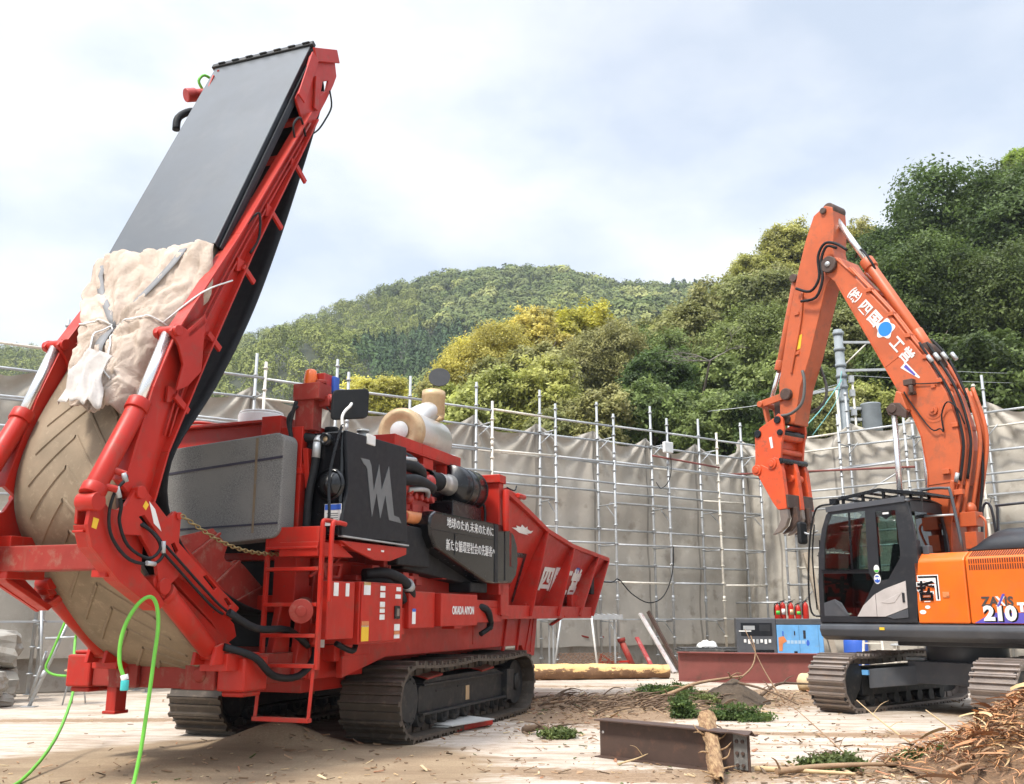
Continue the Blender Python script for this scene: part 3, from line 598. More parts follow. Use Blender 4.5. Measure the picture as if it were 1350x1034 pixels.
for f in (1, -1):
    Y = flank(f); a, b = Y(.72), Y(.76)
    hk = MB().prism(hook, a, b, slots).build('folding_bracket', RED, GR, .006)
    MB().prism([(-3.30, 1.46), (-3.76, 1.69), (-4.09, 1.94), (-4.16, 2.11), (-4.13, 2.11), (-4.06, 1.97), (-3.74, 1.72), (-3.25, 1.50)], Y(.76), Y(.88)).prism([(-4.15, 2.12), (-4.16, 2.30), (-4.10, 2.36), (-4.03, 2.30), (-4.06, 2.1)], Y(.85), Y(.88)).box(-4.17, -4.06, min(Y(.765), Y(.875)), max(Y(.765), Y(.875)), 2.05, 2.07).build('bracket_flange', RED, hk, .006)
    o = MB(); o.cyl((-4.09, Y(.70), 2.29), (-4.09, Y(.90), 2.29), .05, n=16); o.cyl((-3.64, Y(.69), 2.42), (-3.64, Y(.95), 2.42), .055, n=16); o.cyl((-3.30, Y(.74), 1.70), (-3.30, Y(.9), 1.70), .06, n=14)
    o.cyl((-3.14, Y(.70), 2.27), (-3.14, Y(.8), 2.27), .035, n=10); o.each('pivot_pin', RED, hk, .005)
    decal('sticker', [(-3.52, Y(.717), 2.36), (-3.44, Y(.717), 2.30), (-3.34, Y(.717), 2.12), (-3.44, Y(.717), 2.18)], (0, .002 * f, 0), WHITE, hk)
    decal('sticker', [(-3.56, Y(.717), 2.36), (-3.52, Y(.717), 2.33), (-3.55, Y(.717), 2.28), (-3.59, Y(.717), 2.31)], (0, .002 * f, 0), YELLOW, hk)
    decal('sticker', [(-4.12, Y(.717), 2.17), (-4.06, Y(.717), 2.16), (-4.08, Y(.717), 2.08), (-4.13, Y(.717), 2.09)], (0, .002 * f, 0), YELLOW, hk)
    # inner box of the hook, lower rail, lower lift ram
    MB().box(-3.85, -3.45, min(Y(.80), Y(.95)), max(Y(.80), Y(.95)), 1.72, 2.08).prism([(-3.1, 1.66), (-3.02, 1.70), (-2.02, 1.10), (-2.12, 1.02)], Y(.84), Y(.90)).prism([(-3.10, 2.0), (-2.05, 1.34), (-2.0, 1.22), (-2.15, 1.15), (-2.4, 1.36), (-3.0, 1.74)], Y(.86), Y(.92)).build('lower_rail', RED, GR, .008)
    rm_ = MB(); rm_.cyl((-3.16, Y(.78), 1.60), (-2.52, Y(.78), 1.12), .088, n=20); rm_.cyl((-3.18, Y(.78), 1.615), (-3.13, Y(.78), 1.58), .10, n=20); rm_.cyl((-3.25, Y(.70), 1.66), (-3.25, Y(.86), 1.66), .07, n=14); rm_.bar((-3.25, Y(.78), 1.66), (-3.1, Y(.78), 1.56), .1, .14); rm_.cyl((-2.48, Y(.70), 1.08), (-2.48, Y(.88), 1.08), .06, n=14)
    rm_.build('lift_ram', RED, GR, .004)
    MB().prism([(-2.6, .98), (-2.56, 1.14), (-2.46, 1.17), (-2.38, 1.12), (-2.3, .98)], Y(.66), Y(.70)).prism([(-2.6, .98), (-2.56, 1.14), (-2.46, 1.17), (-2.38, 1.12), (-2.3, .98)], Y(.87), Y(.91)).box(-2.45, -2.0, min(Y(.62), Y(.92)), max(Y(.62), Y(.92)), .92, 1.08).build('ram_bracket', RED, GR, .008)
    # side boards
    fl = [(-2.80, 2.12), (-2.29, 2.24), (-2.05, 2.09), (-2.08, 2.02), (-2.09, 1.97), (-2.05, 1.94), (-1.97, 1.93), (-1.90, 1.96), (-1.78, 1.92), (-1.42, 1.70), (-1.46, 1.49), (-1.88, 1.50), (-2.20, 1.70)]
    fb = MB().prism(fl, Y(1.0), Y(1.015)).build('side_board', REDD, GR)
    for p, q in (((-2.62, 1.95), (-2.2, 2.2)), ((-2.24, 1.70), (-1.86, 1.95)), ((-1.94, 1.53), (-1.46, 1.70))):
        MB().bar((p[0], Y(.985), p[1]), (q[0], Y(.985), q[1]), .03, .025).build('rib', REDD, fb, .004)
    MB().bar((-2.85, Y(.99), 2.1), (-1.85, Y(.99), 1.48), .05, .04).build('edge_rail', RED, fb, .005)
    # upper rail
    up = [(-3.85, 2.50), (-3.62, 3.32), (-3.40, 3.87), (-2.59, 5.13), (-1.45, 7.07), (-1.2, 7.5), (-.98, 7.62), (-1.29, 7.07), (-2.33, 5.06), (-2.92, 3.8), (-3.36, 2.80), (-3.48, 2.36), (-3.62, 2.36)]
    o = MB().prism(up, Y(.77), Y(.82))
    for i in range(0, 4): o.bar((up[i][0], Y(.75), up[i][1]), (up[i + 1][0], Y(.75), up[i + 1][1]), .02, .14, (0, 1, 0))
    for i in range(7, 11): o.bar((up[i][0], Y(.75), up[i][1]), (up[i + 1][0], Y(.75), up[i + 1][1]), .02, .12, (0, 1, 0))
    ur = o.build('upper_rail', RED, GR, .005)
    # hydraulic lines on the rail with their clamps
    o = MB()
    for s in (.05, .11): o.tube([(-3.42 + s, Y(.745), 2.95), (-3.28 + s, Y(.745), 3.45), (-3.16 + s, Y(.745), 3.9), (-2.52 + s, Y(.745), 5.1), (-1.43 + s, Y(.745), 6.98)], .011, 6)
    o.build('hydraulic_line', RED, ur)
    for t_ in (.03, .22, .45, .66, .86):
        x = -3.36 + (2.0) * t_; z = 3.2 + 3.6 * t_; d = Vector((.50, 0, .866)); n_ = Vector((.866, 0, -.5)); c = Vector((x, Y(.73), z))
        MB().ext([c - n_ * .02 - d * .03, c + n_ * .2 - d * .03, c + n_ * .2 + d * .03, c - n_ * .02 + d * .03], (0, -.03 * f, 0)).ext([c - n_ * .12 + d * .03, c - n_ * .02 + d * .08, c - n_ * .0 - d * .05, c - n_ * .05 - d * .1], (0, .03 * f, 0)).build('line_clamp', RED, ur, .004)
    # upper ram: barrel, rod, clevis
    cl = MB(); lug = [(-3.50, 3.86), (-3.46, 3.93), (-3.38, 3.95), (-3.28, 3.93), (-3.05, 4.15), (-3.05, 3.6), (-3.22, 3.42), (-3.36, 3.35), (-3.30, 3.6), (-3.38, 3.76)]
    cl.prism(lug, Y(.66), Y(.69)); cl.prism(lug, Y(.82), Y(.85)); cl.cyl((-3.43, Y(.63), 3.88), (-3.43, Y(.88), 3.88), .05, n=16); cl.prism([(-3.28, 3.9), (-3.05, 4.12), (-3.02, 4.08), (-3.25, 3.86)], Y(.66), Y(.85)); cl.build('ram_clevis', RED, GR, .006)
    MB().cyl((-3.43, Y(.755), 3.87), (-3.75, Y(.755), 3.05), .048, n=18).build('ram_rod', CHROME, GR)
    o = MB(); o.cyl((-3.70, Y(.755), 3.16), (-4.10, Y(.755), 2.40), .085, n=24); o.cyl((-3.69, Y(.755), 3.19), (-3.735, Y(.755), 3.10), .10, n=24); o.cyl((-4.09, Y(.755), 2.42), (-4.13, Y(.755), 2.34), .10, n=24); o.cyl((-4.14, Y(.75 - .09), 2.29), (-4.14, Y(.75 + .09), 2.29), .075, n=18)
    o.cyl((-3.98, Y(.70), 2.56), (-3.90, Y(.64), 2.53), .03, n=10); o.cyl((-4.06, Y(.70), 2.42), (-3.98, Y(.64), 2.40), .03, n=10); o.build('ram_barrel', RED, GR, .004)
    o = MB(); o.tube([(-3.92, Y(.64), 2.53), (-3.90, Y(.63), 2.50), (-3.98, Y(.66), 2.38), (-4.0, Y(.68), 2.2), (-3.93, Y(.69), 2.02), (-3.75, Y(.66), 1.86), (-3.5, Y(.63), 1.84), (-3.40, Y(.62), 1.94), (-3.44, Y(.66), 2.06), (-3.56, Y(.70), 2.14), (-3.6, Y(.74), 2.16)], .014, 8)
    o.tube([(-3.98, Y(.64), 2.40), (-3.92, Y(.64), 2.28), (-3.88, Y(.68), 2.15), (-3.76, Y(.68), 1.97), (-3.56, Y(.64), 1.88), (-3.44, Y(.63), 1.96), (-3.46, Y(.66), 2.06), (-3.58, Y(.72), 2.17)], .014, 8)
    o.tube([(-3.30, Y(.69), 2.0), (-2.62, Y(.69), 1.57), (-2.45, Y(.66), 1.46)], .012, 6); o.tube([(-3.34, Y(.69), 1.95), (-2.68, Y(.69), 1.53), (-2.5, Y(.66), 1.43)], .012, 6)
    o.build('hydraulic_hose', RUBBER, GR)
    o = MB(); o.cyl((-3.93, Y(.64), 2.54), (-3.90, Y(.63), 2.47), .022, n=8); o.cyl((-3.99, Y(.64), 2.42), (-3.95, Y(.64), 2.34), .022, n=8); o.cyl((-3.41, Y(.62), 1.93), (-3.42, Y(.62), 2.03), .02, n=8); o.cyl((-3.60, Y(.62), 1.84), (-3.5, Y(.62), 1.835), .02, n=8); o.each('hose_fitting', GALV, GR)
    # head frame at the top of the rail
    hd = [(-1.42, 7.84), (-1.36, 7.92), (-1.0, 8.12), (-.90, 8.10), (-.84, 7.9), (-.9, 7.75), (-1.05, 7.45), (-1.30, 7.0), (-1.52, 6.95), (-1.68, 7.15), (-1.52, 7.5)]
    MB().prism(hd, Y(.76), Y(.79), [[(-1.18, 7.46), (-1.06, 7.58), (-1.02, 7.74), (-1.14, 7.66)]]).bar((-1.4, Y(.72), 7.86), (-.9, Y(.72), 8.13), .16, .025, (0, 1, 0)).bar((-1.66, Y(.70), 7.14), (-1.42, Y(.70), 7.82), .14, .02, (0, 1, 0)).bar((-1.3, Y(.74), 7.62), (-1.3, Y(.74), 7.2), .03, .08).build('head_frame', RED, GR, .006)
    MB().tube([(-1.02, Y(.735), 7.6), (-.99, Y(.72), 7.4), (-1.12, Y(.72), 7.15), (-1.26, Y(.72), 6.95), (-1.42, Y(.73), 6.8)], .011, 6).tube([(-1.5, Y(.72), 6.75), (-1.65, Y(.70), 6.9), (-1.78, Y(.7), 6.75), (-1.7, Y(.72), 6.6)], .013, 6).tube([(-2.45, Y(.72), 5.3), (-2.35, Y(.66), 5.45), (-2.3, Y(.68), 5.2), (-2.4, Y(.7), 5.0)], .013, 6).build('hydraulic_hose', RUBBER, GR)
MB().box(-3.86, -3.66, .80, 2.02, 1.78, 1.99).build('cross_beam', REDD, GR, .012)
# belt: one closed loop, chevrons on its outside
outer = [(-1.30, 7.75), (-1.75, 7.0), (-2.25, 5.95), (-2.74, 4.9), (-2.98, 4.4), (-3.28, 3.75), (-3.56, 3.24), (-3.72, 2.86), (-3.79, 2.51), (-3.75, 2.26), (-3.63, 2.06), (-3.36, 1.79), (-3.15, 1.56), (-2.84, 1.29), (-2.58, 1.09), (-2.1, .88), (-1.4, .80), (-.4, .80)]
inner = [(-.4, 1.5), (-1.4, 1.40), (-2.1, 1.55), (-2.6, 1.80), (-3.0, 2.1), (-3.20, 2.40), (-3.18, 2.80), (-2.67, 3.42), (-2.30, 4.05), (-2.01, 4.62), (-1.62, 5.60), (-1.26, 6.62), (-1.0, 7.4)]
def smooth_path(P, n):
    P = np.array(P, float); d = np.r_[0, np.cumsum(np.linalg.norm(np.diff(P, axis=0), axis=1))]; s = np.linspace(0, d[-1], n)
    Q_ = np.c_[np.interp(s, d, P[:, 0]), np.interp(s, d, P[:, 1])]
    for _ in range(6): Q_[1:-1] = Q_[:-2] * .25 + Q_[1:-1] * .5 + Q_[2:] * .25
    return Q_, s
top = [(-1.0, 7.4), (-.93, 7.62), (-.96, 7.82), (-1.12, 7.92), (-1.24, 7.88), (-1.30, 7.75)]
OP, OS = smooth_path(outer, 110); IP, _ = smooth_path(inner, 60); TP, _ = smooth_path(top, 14)
lp2 = np.r_[OP, [(-.35, 1.15)], IP, TP]
BW = (.86, 1.96)
ys = np.linspace(BW[0], BW[1], 9); dish = .05 * np.abs((ys - 1.41) / .55) ** 2
cen = lp2.mean(0); NN = []
for i in range(len(lp2)):
    t_ = lp2[(i + 1) % len(lp2)] - lp2[i - 1]; t_ /= np.linalg.norm(t_); NN.append((t_[1], -t_[0]))
NN = np.array(NN)
def beltp(i, y, off=0): return (lp2[i][0] - NN[i][0] * off, y, lp2[i][1] - NN[i][1] * off)
g = MB(); g.grid([[beltp(i, y) for y in ys] for i in range(len(OP))])
m_, t_, b_ = mat_new('dusty_belt')
nn = noise(t_, 3, 6); nn2 = noise(t_, 14, 6, .7)
cc = mix(t_, ramp(t_, nn, .35, .68), (.265, .20, .135), (.185, .14, .092)); cc = mix(t_, ramp(t_, nn2, .55, .8), cc, (.36, .29, .2)); t_.links.new(cc, b_.inputs['Base Color']); b_.inputs['Roughness'].default_value = .85
bump(t_, b_, nn2, .2, .008); BELT = m_
bel = g.build('conveyor_belt', BELT, GR, solid=.018)
g = MB(); g.grid([[beltp(i, y) for y in ys] for i in list(range(len(OP) - 1, len(lp2))) + [0]])
g.build('return_belt', RUBBER, GR, solid=.018)
# rubber edge strips and chevron cleats
g = MB()
for y0, y1 in ((BW[0] - .012, BW[0] + .05), (BW[1] - .07, BW[1] + .012)):
    g.grid([[beltp(i, y, .014) for y in (y0, y1)] for i in range(20, len(OP))])
g.build('belt_edge', paint('grey_belt_edge', (.12, .115, .105), .8), bel, solid=.03)
def at_s(s, y, off):
    i = np.interp(s, OS, np.arange(len(OP))); a = int(i); a = min(a, len(OP) - 2); f_ = i - a
    P_ = OP[a] * (1 - f_) + OP[a + 1] * f_; N_ = NN[a] * (1 - f_) + NN[a + 1] * f_
    return (P_[0] - N_[0] * off, y, P_[1] - N_[1] * off)
sgn = 1 if (at_s(OS[60], 1.5, .1)[0] < OP[60][0]) else -1
cv = MB()
for k in range(30):
    s0 = 1.4 + k * .285
    for d_ in (-1, 1):
        A = [];
        for j in range(9):
            q = j / 8; y = 1.41 + d_ * .01 + d_ * q * .38; s = s0 + q * .42
            if s > OS[-1]: break
            A.append(y_ := (s, y))
        if len(A) > 2:
            cv.grid([[at_s(s + o_[0], y, sgn * o_[1]) for o_ in ((-.024, .008), (-.012, .022), (.012, .022), (.024, .008))] for s, y in A], False)
cv.build('chevron_cleats', BELT, bel)
# cover panel over the upper run
A_ = Vector((-1.34, 0, 8.01)); B_ = Vector((-2.80, 0, 4.94)); dd = (B_ - A_).normalized(); nn_ = Vector((dd.z, 0, -dd.x));
if nn_.x > 0: nn_ = -nn_
cvp = MB().ext([A_ + Vector((0, .80, 0)) + nn_ * .02, B_ + Vector((0, .80, 0)) + nn_ * .02, B_ + Vector((0, 2.16, 0)) + nn_ * .02, A_ + Vector((0, 2.16, 0)) + nn_ * .02], nn_ * .018).build('belt_cover', COVER, GR, .006)
o = MB()
for y in (.80, 2.14): o.ext([A_ + Vector((0, y, 0)) + nn_ * .03, B_ + Vector((0, y, 0)) + nn_ * .03, B_ + Vector((0, y, 0)) - nn_ * .13, A_ + Vector((0, y, 0)) - nn_ * .13], (0, .018, 0))
for y in (.785, 2.16): o.bar(A_ + Vector((0, y, 0)) - nn_ * .05, B_ + Vector((0, y, 0)) - nn_ * .05, .02, .05, nn_)
o.build('cover_skirt', MATTE, cvp, .004)
o = MB(); o.bar(A_ + Vector((0, .76, 0)) + nn_ * .03, A_ + Vector((0, 2.2, 0)) + nn_ * .03, .07, .07, nn_)
for k in range(7): c_ = A_ + Vector((0, .85 + k * .2, 0)) + nn_ * .068; o.box(c_.x - .02, c_.x + .02, c_.y - .05, c_.y + .05, c_.z - .01, c_.z + .012)
o.build('top_lip', DSTEEL, cvp, .01)
o = MB()
for t_ in (.1, .3, .5, .7, .9): c_ = A_ + (B_ - A_) * t_ - nn_ * .3; o.bar(c_ + Vector((0, .82, 0)), c_ + Vector((0, 2.0, 0)), .07, .07, nn_)
o.build('cross_brace', RED, GR, .006)
MB().cyl((-1.12, .88, 7.72), (-1.12, 1.95, 7.72), .16, n=24).build('head_pulley', RUBBER, GR, .01)
MB().cyl((-1.25, 2.28, 7.74), (-1.45, 2.42, 7.66), .07, n=16).cyl((-1.42, 2.40, 7.67), (-1.52, 2.46, 7.62), .085, n=16).build('belt_motor', REDE, GR, .01)
MB().tube([(-1.2, 2.3, 7.95), (-1.33, 2.36, 7.98), (-1.38, 2.40, 7.88), (-1.3, 2.38, 7.78)], .018, 8).build('motor_hose', HOSE, GR)
MB().tube([(-1.4, 2.25, 7.40), (-1.55, 2.34, 7.36), (-1.68, 2.40, 7.22), (-1.70, 2.40, 7.05)], .045, 10).build('intake_hose', RUBBER, GR)
MB().tube([(-2.5, .60, 1.45), (-2.2, .5, 1.30), (-1.8, .42, 1.28), (-1.3, .5, 1.12)], .035, 10).tube([(-2.46, .66, 1.14), (-2.2, .5, 1.04), (-1.95, .45, .86), (-1.6, .4, .84), (-1.3, .42, 1.0), (-1.2, .5, 1.2)], .035, 10).tube([(-1.25, .2, 1.14), (-1.0, .15, 1.06), (-.85, .2, 1.15)], .03, 8).build('hose_loom', RUBBER, GR)
# chain from the bracket to the mill
ch = MB(); P0 = Vector((-3.10, .70, 2.27)); P1 = Vector((-1.7, .62, 2.02))
for k in range(30):
    t_ = k / 29; c_ = P0.lerp(P1, t_) - Vector((0, 0, .10 * math.sin(math.pi * t_))); d = (P1 - P0).normalized(); sd_ = Vector((0, 1, 0)) if k % 2 else d.cross(Vector((0, 1, 0)))
    ch.tube([c_ + d * (.032 * math.cos(a)) + sd_ * (.016 * math.sin(a)) for a in np.linspace(0, 2 * math.pi, 9)], .007, 5, False)
ch.build('chain', paint('brassy_chain', (.35, .27, .13), .4, metal=.7), GR)
# rear hull end under the hopper
MB().prism([(5.0, 1.36), (5.3, 1.36), (5.15, .8), (4.7, .8)], .30, .46).build('hull_end', RED, GR, .01)

# ---- canvas sheet tied over the slack belt
rows = [(-2.97, 2.22, .80, 5.00, .06), (-3.04, 2.17, .76, 4.76, .10), (-3.12, 2.08, .74, 4.50, .18), (-3.25, 1.96, .80, 4.30, .21), (-3.38, 1.84, .86, 4.12, .22), (-3.48, 1.74, .90, 3.95, .21), (-3.58, 1.66, .94, 3.76, .19), (-3.69, 1.56, .98, 3.52, .16), (-3.76, 1.44, .88, 3.40, .13), (-3.81, 1.42, .93, 3.30, .10), (-3.86, 1.36, .96, 3.16, .10)]
NR, NC = 90, 70; RW = np.array(rows); ti = np.linspace(0, len(rows) - 1, NR)
col = [np.interp(ti, range(len(rows)), RW[:, k]) for k in range(5)]
from mathutils import noise as mn
P = []
for i in range(NR):
    t_ = i / (NR - 1); r = []
    for j in range(NC):
        q = j / (NC - 1); y = col[1][i] + (col[2][i] - col[1][i]) * q
        gather = math.exp(-((t_ - .46) / .10) ** 2)
        ex = q - .42; ey = (t_ - .47) * 1.15; er = math.hypot(ex, ey); ph = math.atan2(ex, ey) + .5 * mn.noise(Vector((q * 3, t_ * 3, 7)))
        fold = (.085 * (1 - abs(math.sin(ph * 3.5 + .6))) + .05 * (1 - abs(math.sin(ph * 8 + 1.3)))) * min(1, er * 6) * math.exp(-er * 1.1) + mn.noise(Vector((q * 3, t_ * 4, 1.3))) * .02 + mn.noise(Vector((q * 12, t_ * 7 + q * 6, 4.3))) * .012 - .03 * max(0, 1 - abs(mn.noise(Vector((q * 7 + t_ * 4, t_ * 4 - q * 4, 19)))) * 7) + mn.noise(Vector((q * 34, t_ * 30, 8))) * .003 - .022 * (1 - abs(mn.noise(Vector((q * 4 - t_ * 3, t_ * 5, 31)))) * 2) ** 6 * .6 - .014 * max(0, 1 - abs(mn.noise(Vector((q * 9 + t_ * 5, t_ * 7 - q * 3, 11)))) * 3) ** 2
        bow = col[4][i] * (1 - (2 * q - 1) ** 4) * .36 - gather * .03
        edge = (-.16 if q > .5 else .10) * (abs(2 * q - 1) ** 6) * min(1, t_ * 4)
        off = bow + fold + edge
        r.append((col[0][i] - .905 * (off - .1), y + mn.noise(Vector((t_ * 7, q * 2, 9))) * .03 * min(1, t_ * 5), col[3][i] + .42 * (off - .1) + .04 * math.sin(q * 9) * t_))
    P.append(r)
m_, t_, b_ = mat_new('beige_canvas'); n1 = noise(t_, 2.5, 6, .6); n2 = noise(t_, 9, 6, .7)
cc = mix(t_, ramp(t_, n1, .4, .62), (.55, .445, .365), (.44, .35, .28)); cc = mix(t_, ramp(t_, n2, .60, .82), cc, (.30, .235, .18)); t_.links.new(cc, b_.inputs['Base Color']); b_.inputs['Roughness'].default_value = .8
bump(t_, b_, noise(t_, 7, 9, .72, dist=1.2), .9, .03); CANVAS = m_
MX = Matrix.Translation(GR.location) @ Matrix.Rotation(R(69.5), 4, 'Z')
cs = MB().grid(P).build('canvas_sheet', CANVAS, None, solid=.006)
tag(cs, 'crumpled beige canvas sheet tied over the slack belt of the red conveyor', 'sheet'); cs.matrix_world = MX
def onc(t_, q, lift=.012): p = P[int(t_ * (NR - 1))][int(q * (NC - 1))]; return Vector(p) + Vector((-.905, 0, .42)) * lift
o = MB()
for pts in ([(.05, .08), (.12, .10), (.2, .14), (.3, .24), (.40, .36), (.46, .42)], [(.04, .80), (.12, .74), (.22, .66), (.32, .56), (.42, .46), (.47, .42)]):
    A1 = [onc(a, b) for a, b in pts]
    o.grid([[p + Vector((0, .045, 0)), p - Vector((0, .045, 0))] for p in A1])
o.grid([[onc(a, .42) + Vector((0, w_, 0)), onc(a, .42) - Vector((0, w_, 0))] for a, w_ in ((.47, .03), (.53, .06), (.6, .05), (.66, .02))])
o.build('grey_strap', paint('grey_strap', (.22, .22, .225), .7), cs, solid=.004)
tl = MB(); rr = random.Random(3); PT = []
for i in range(14):
    row = []
    for j in range(26):
        q = j / 25; t_ = i / 13; y = 1.36 - (.30 + .16 * t_) * q + .04 * math.sin(t_ * 5)
        off = .13 + .10 * math.sin(math.pi * q) + mn.noise(Vector((q * 4, t_ * 3, 22))) * .06 + .05 * (1 - abs(math.sin(q * 9 + 2 * t_))) + mn.noise(Vector((q * 17, t_ * 9, 2))) * .02
        row.append((-3.64 - .30 * t_ - .7 * off + .02, y, 3.62 - .52 * t_ - .06 * q + .3 * off + mn.noise(Vector((q * 9, 3, 2))) * .05 * t_))
    PT.append(row)
tl.grid(PT).build('white_lining', paint('white_lining', (.50, .455, .42), .75, dirt=(.4, .35, .3), amt=.5, sc=8, bmp=.5), cs, solid=.006)
o = MB()
o.tube([onc(.44, q, .02) for q in np.linspace(.02, .98, 16)], .008, 6); o.tube([onc(t_, .42 + (t_ - .45) * .9, .025) for t_ in np.linspace(.45, .8, 9)], .008, 6); o.tube([onc(t_, .40 - (t_ - .45) * .7, .025) for t_ in np.linspace(.45, .85, 9)], .008, 6)
o.tube([onc(.44, .95), Vector((-3.1, .68, 4.35)), Vector((-2.65, .70, 4.62))], .008, 6); o.build('cord', WHITE, cs)
# ================================================================ excavator (local x: cab front -> counterweight, y: cab side -> far side, z up)
EX = thing('tracked_excavator', 'orange tracked excavator with a dark cab and a grapple on its raised arm', 'excavator', (7.0, 15.0, 0), R(90 - 141.5))
TR = R((90 - 49.8) - (90 - 141.5))
def turned(o): o.rotation_euler = (0, 0, TR); return o
lp = track_loop(-1.62, 1.62, .43, .43, .02)
for y0, y1 in ((.98, 1.58), (-1.44, -.84)):
    turned(crawler(EX, y0, y1, lp, 44, STEELL, grous=.042, seed=5, mid=.9))
    ym = (y0 + y1) / 2
    f = MB(); f.prism([(-1.35, .24), (1.35, .24), (1.35, .55), (1.1, .64), (-1.1, .64), (-1.35, .55)], ym - .2, ym + .2)
    for s in (-1, 1): f.prism([(-1.98, .20), (-1.80, .12), (-1.55, .34), (-1.45, .62), (-1.55, .72), (-1.95, .70)], ym + s * .27 - .012, ym + s * .27 + .012)
    fr_ = turned(f.build('track_frame', DSTEEL, EX, .01))
    for u in (-1.62, 1.62): turned(MB().cyl((u, ym - .11, .43), (u, ym + .11, .43), .34, n=26).cyl((u, ym - .2, .43), (u, ym + .2, .43), .14).build('sprocket' if u > 0 else 'idler', DSTEEL, EX, .008))
    for k in range(7): u = -1.1 + k * .37; turned(MB().cyl((u, ym - .2, .17), (u, ym + .2, .17), .09, n=14).build('roller', DSTEEL, EX))
    for u in (-.5, .6): turned(MB().cyl((u, ym - .12, .74), (u, ym + .12, .74), .05, n=12).build('carrier_roller', DSTEEL, EX))
c = MB()
for s in (-1, 1):
    for y in (1, -1):
        c.ext([(s * 1.25, .07 + y * .95, .34), (s * .85, .07 + y * .95, .34), (s * .15, .07 + y * .3, .42), (s * .6, .07 + y * .3, .42)], (0, 0, .28))
c.box(-.75, .75, -.5, .65, .42, .74); c.cyl((0, .07, .7), (0, .07, 1.06), .58, n=32)
turned(c.build('car_body', CABL, EX, .01))
turned(MB().box(-1.50, -1.46, .88, .98, .55, .62).build('sticker', LBLUE, EX)); turned(MB().box(-.4, .1, .55, .85, .74, .78).build('scrap_paper', WHITE, EX))

# ---- upper structure
s_ = MB(); prof = [(-1.40, 1.20), (-1.38, 1.27), (-1.32, 1.29), (1.32, 1.29), (1.38, 1.27), (1.40, 1.20), (1.36, 1.10), (1.25, 1.04), (-1.25, 1.04), (-1.36, 1.10)]
s_.ext([(-1.70, y, z) for y, z in prof], (4.3, 0, 0)); s_.box(-.8, 1.8, -.7, .7, .96, 1.05)
plat = s_.build('platform', CABL, EX, .015)
MB().box(-.66, -.58, -1.406, -1.40, 1.20, 1.24).build('sticker', YELLOW, plat)
# rear side doors and engine cover
d = MB()
def flankbox(x0, x1): return [(x0, y, z) for y, z in ((-1.35, 1.30), (-1.35, 2.18), (-1.32, 2.22), (-1.18, 2.30), (-.3, 2.33), (-.3, 1.30))]
d1 = MB().ext(flankbox(-.06, .70), (.76, 0, 0)).build('side_door', ORANGE, EX, .02)
d1.data.transform(Matrix.Identity(4))
E1 = MB().ext(flankbox(-.06, -.06), (.755, 0, 0)); bpy.data.objects.remove(d1); d1 = E1.build('side_door', ORANGE, EX, .02)
d2 = MB().ext(flankbox(.71, .71), (1.55, 0, 0)).build('side_door', ORANGE, EX, .02)
MB().box(-.06, 2.26, -.3, 1.35, 1.30, 2.30).build('deck_box', CABL, EX, .02)
MB().ext([(2.27, y, z) for y, z in ((-1.38, 1.15), (-1.42, 1.5), (-1.40, 2.1), (-1.25, 2.3), (1.25, 2.3), (1.40, 2.1), (1.42, 1.5), (1.38, 1.15))], (.55, 0, 0)).build('counterweight', ORANGEB, EX, .12)
l_ = MB()
for k in range(46):
    x = .76 + k * .033
    l_.ext([(x, -1.353, 2.12), (x + .018, -1.353, 2.12), (x + .018, -1.353, 2.185), (x, -1.353, 2.185)], (0, .01, 0)); l_.ext([(x, -1.325, 2.225), (x + .018, -1.325, 2.225), (x + .018, -1.195, 2.298), (x, -1.195, 2.298)], (0, .004, -.006)); l_.ext([(x, -1.353, 2.03), (x + .018, -1.353, 2.03), (x + .018, -1.353, 2.105), (x, -1.353, 2.105)], (0, .01, 0))
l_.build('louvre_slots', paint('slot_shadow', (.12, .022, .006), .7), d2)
hd_ = []
for i in range(9):
    y = -1.05 + 1.9 * i / 8; e_ = 1 - (abs(2 * i / 8 - 1)) ** 4
    hd_.append([(x, y, 2.32 + .33 * e_ * min(1, math.sin(min(1, (x - .62) / .35) * math.pi / 2)) ** .7) for x in (.62, .68, .76, .86, 1.0, 1.3, 1.8, 2.2)])
MB().grid(hd_).build('engine_hood', CABG, EX, solid=.02)
# graphics
P_ = lambda x, z: (x, -1.3545, z)
def plate(pts, mat, name='decal', lift=0, par=None): return MB().ext([(x, -1.352 - lift, z) for x, z in pts], (0, -.003, 0)).build(name, mat, par or d1)
plate([(-.02, 1.985), (.30, 1.985), (.30, 1.62), (.235, 1.62), (.235, 1.90), (-.02, 1.90)], WHITE); plate([(-.005, 1.97), (.285, 1.97), (.285, 1.64), (.262, 1.64), (.262, 1.945), (-.005, 1.945)], BLACK, lift=.004)
lettering('lettering', '哲', (-.035, -1.354, 1.65), (1, 0, 0), (0, 0, 1), .29, WHITE, d1, .004, sx=.95, bold=.024); lettering('lettering', '哲', (-.035, -1.3585, 1.65), (1, 0, 0), (0, 0, 1), .29, BLACK, d1, .004, sx=.95, bold=.008)
for x, z, r_x in ((.02, 1.46, .05), (.10, 1.53, .04)): MB().ext([(x + r_x * math.cos(a), -1.352, z + .6 * r_x * math.sin(a)) for a in np.linspace(0, 6.28, 16)[:-1]], (0, -.003, 0)).build('sticker', WHITE, d1)
MB().box(.34, .44, -1.362, -1.35, 1.66, 1.74).cyl((.42, -1.37, 1.70), (.42, -1.36, 1.70), .025).build('door_latch', COPPER, d1, .006)
plate([(.76, 1.31), (1.02, 1.45), (1.9, 1.45), (2.2, 1.31)], PURPLE, par=d2)
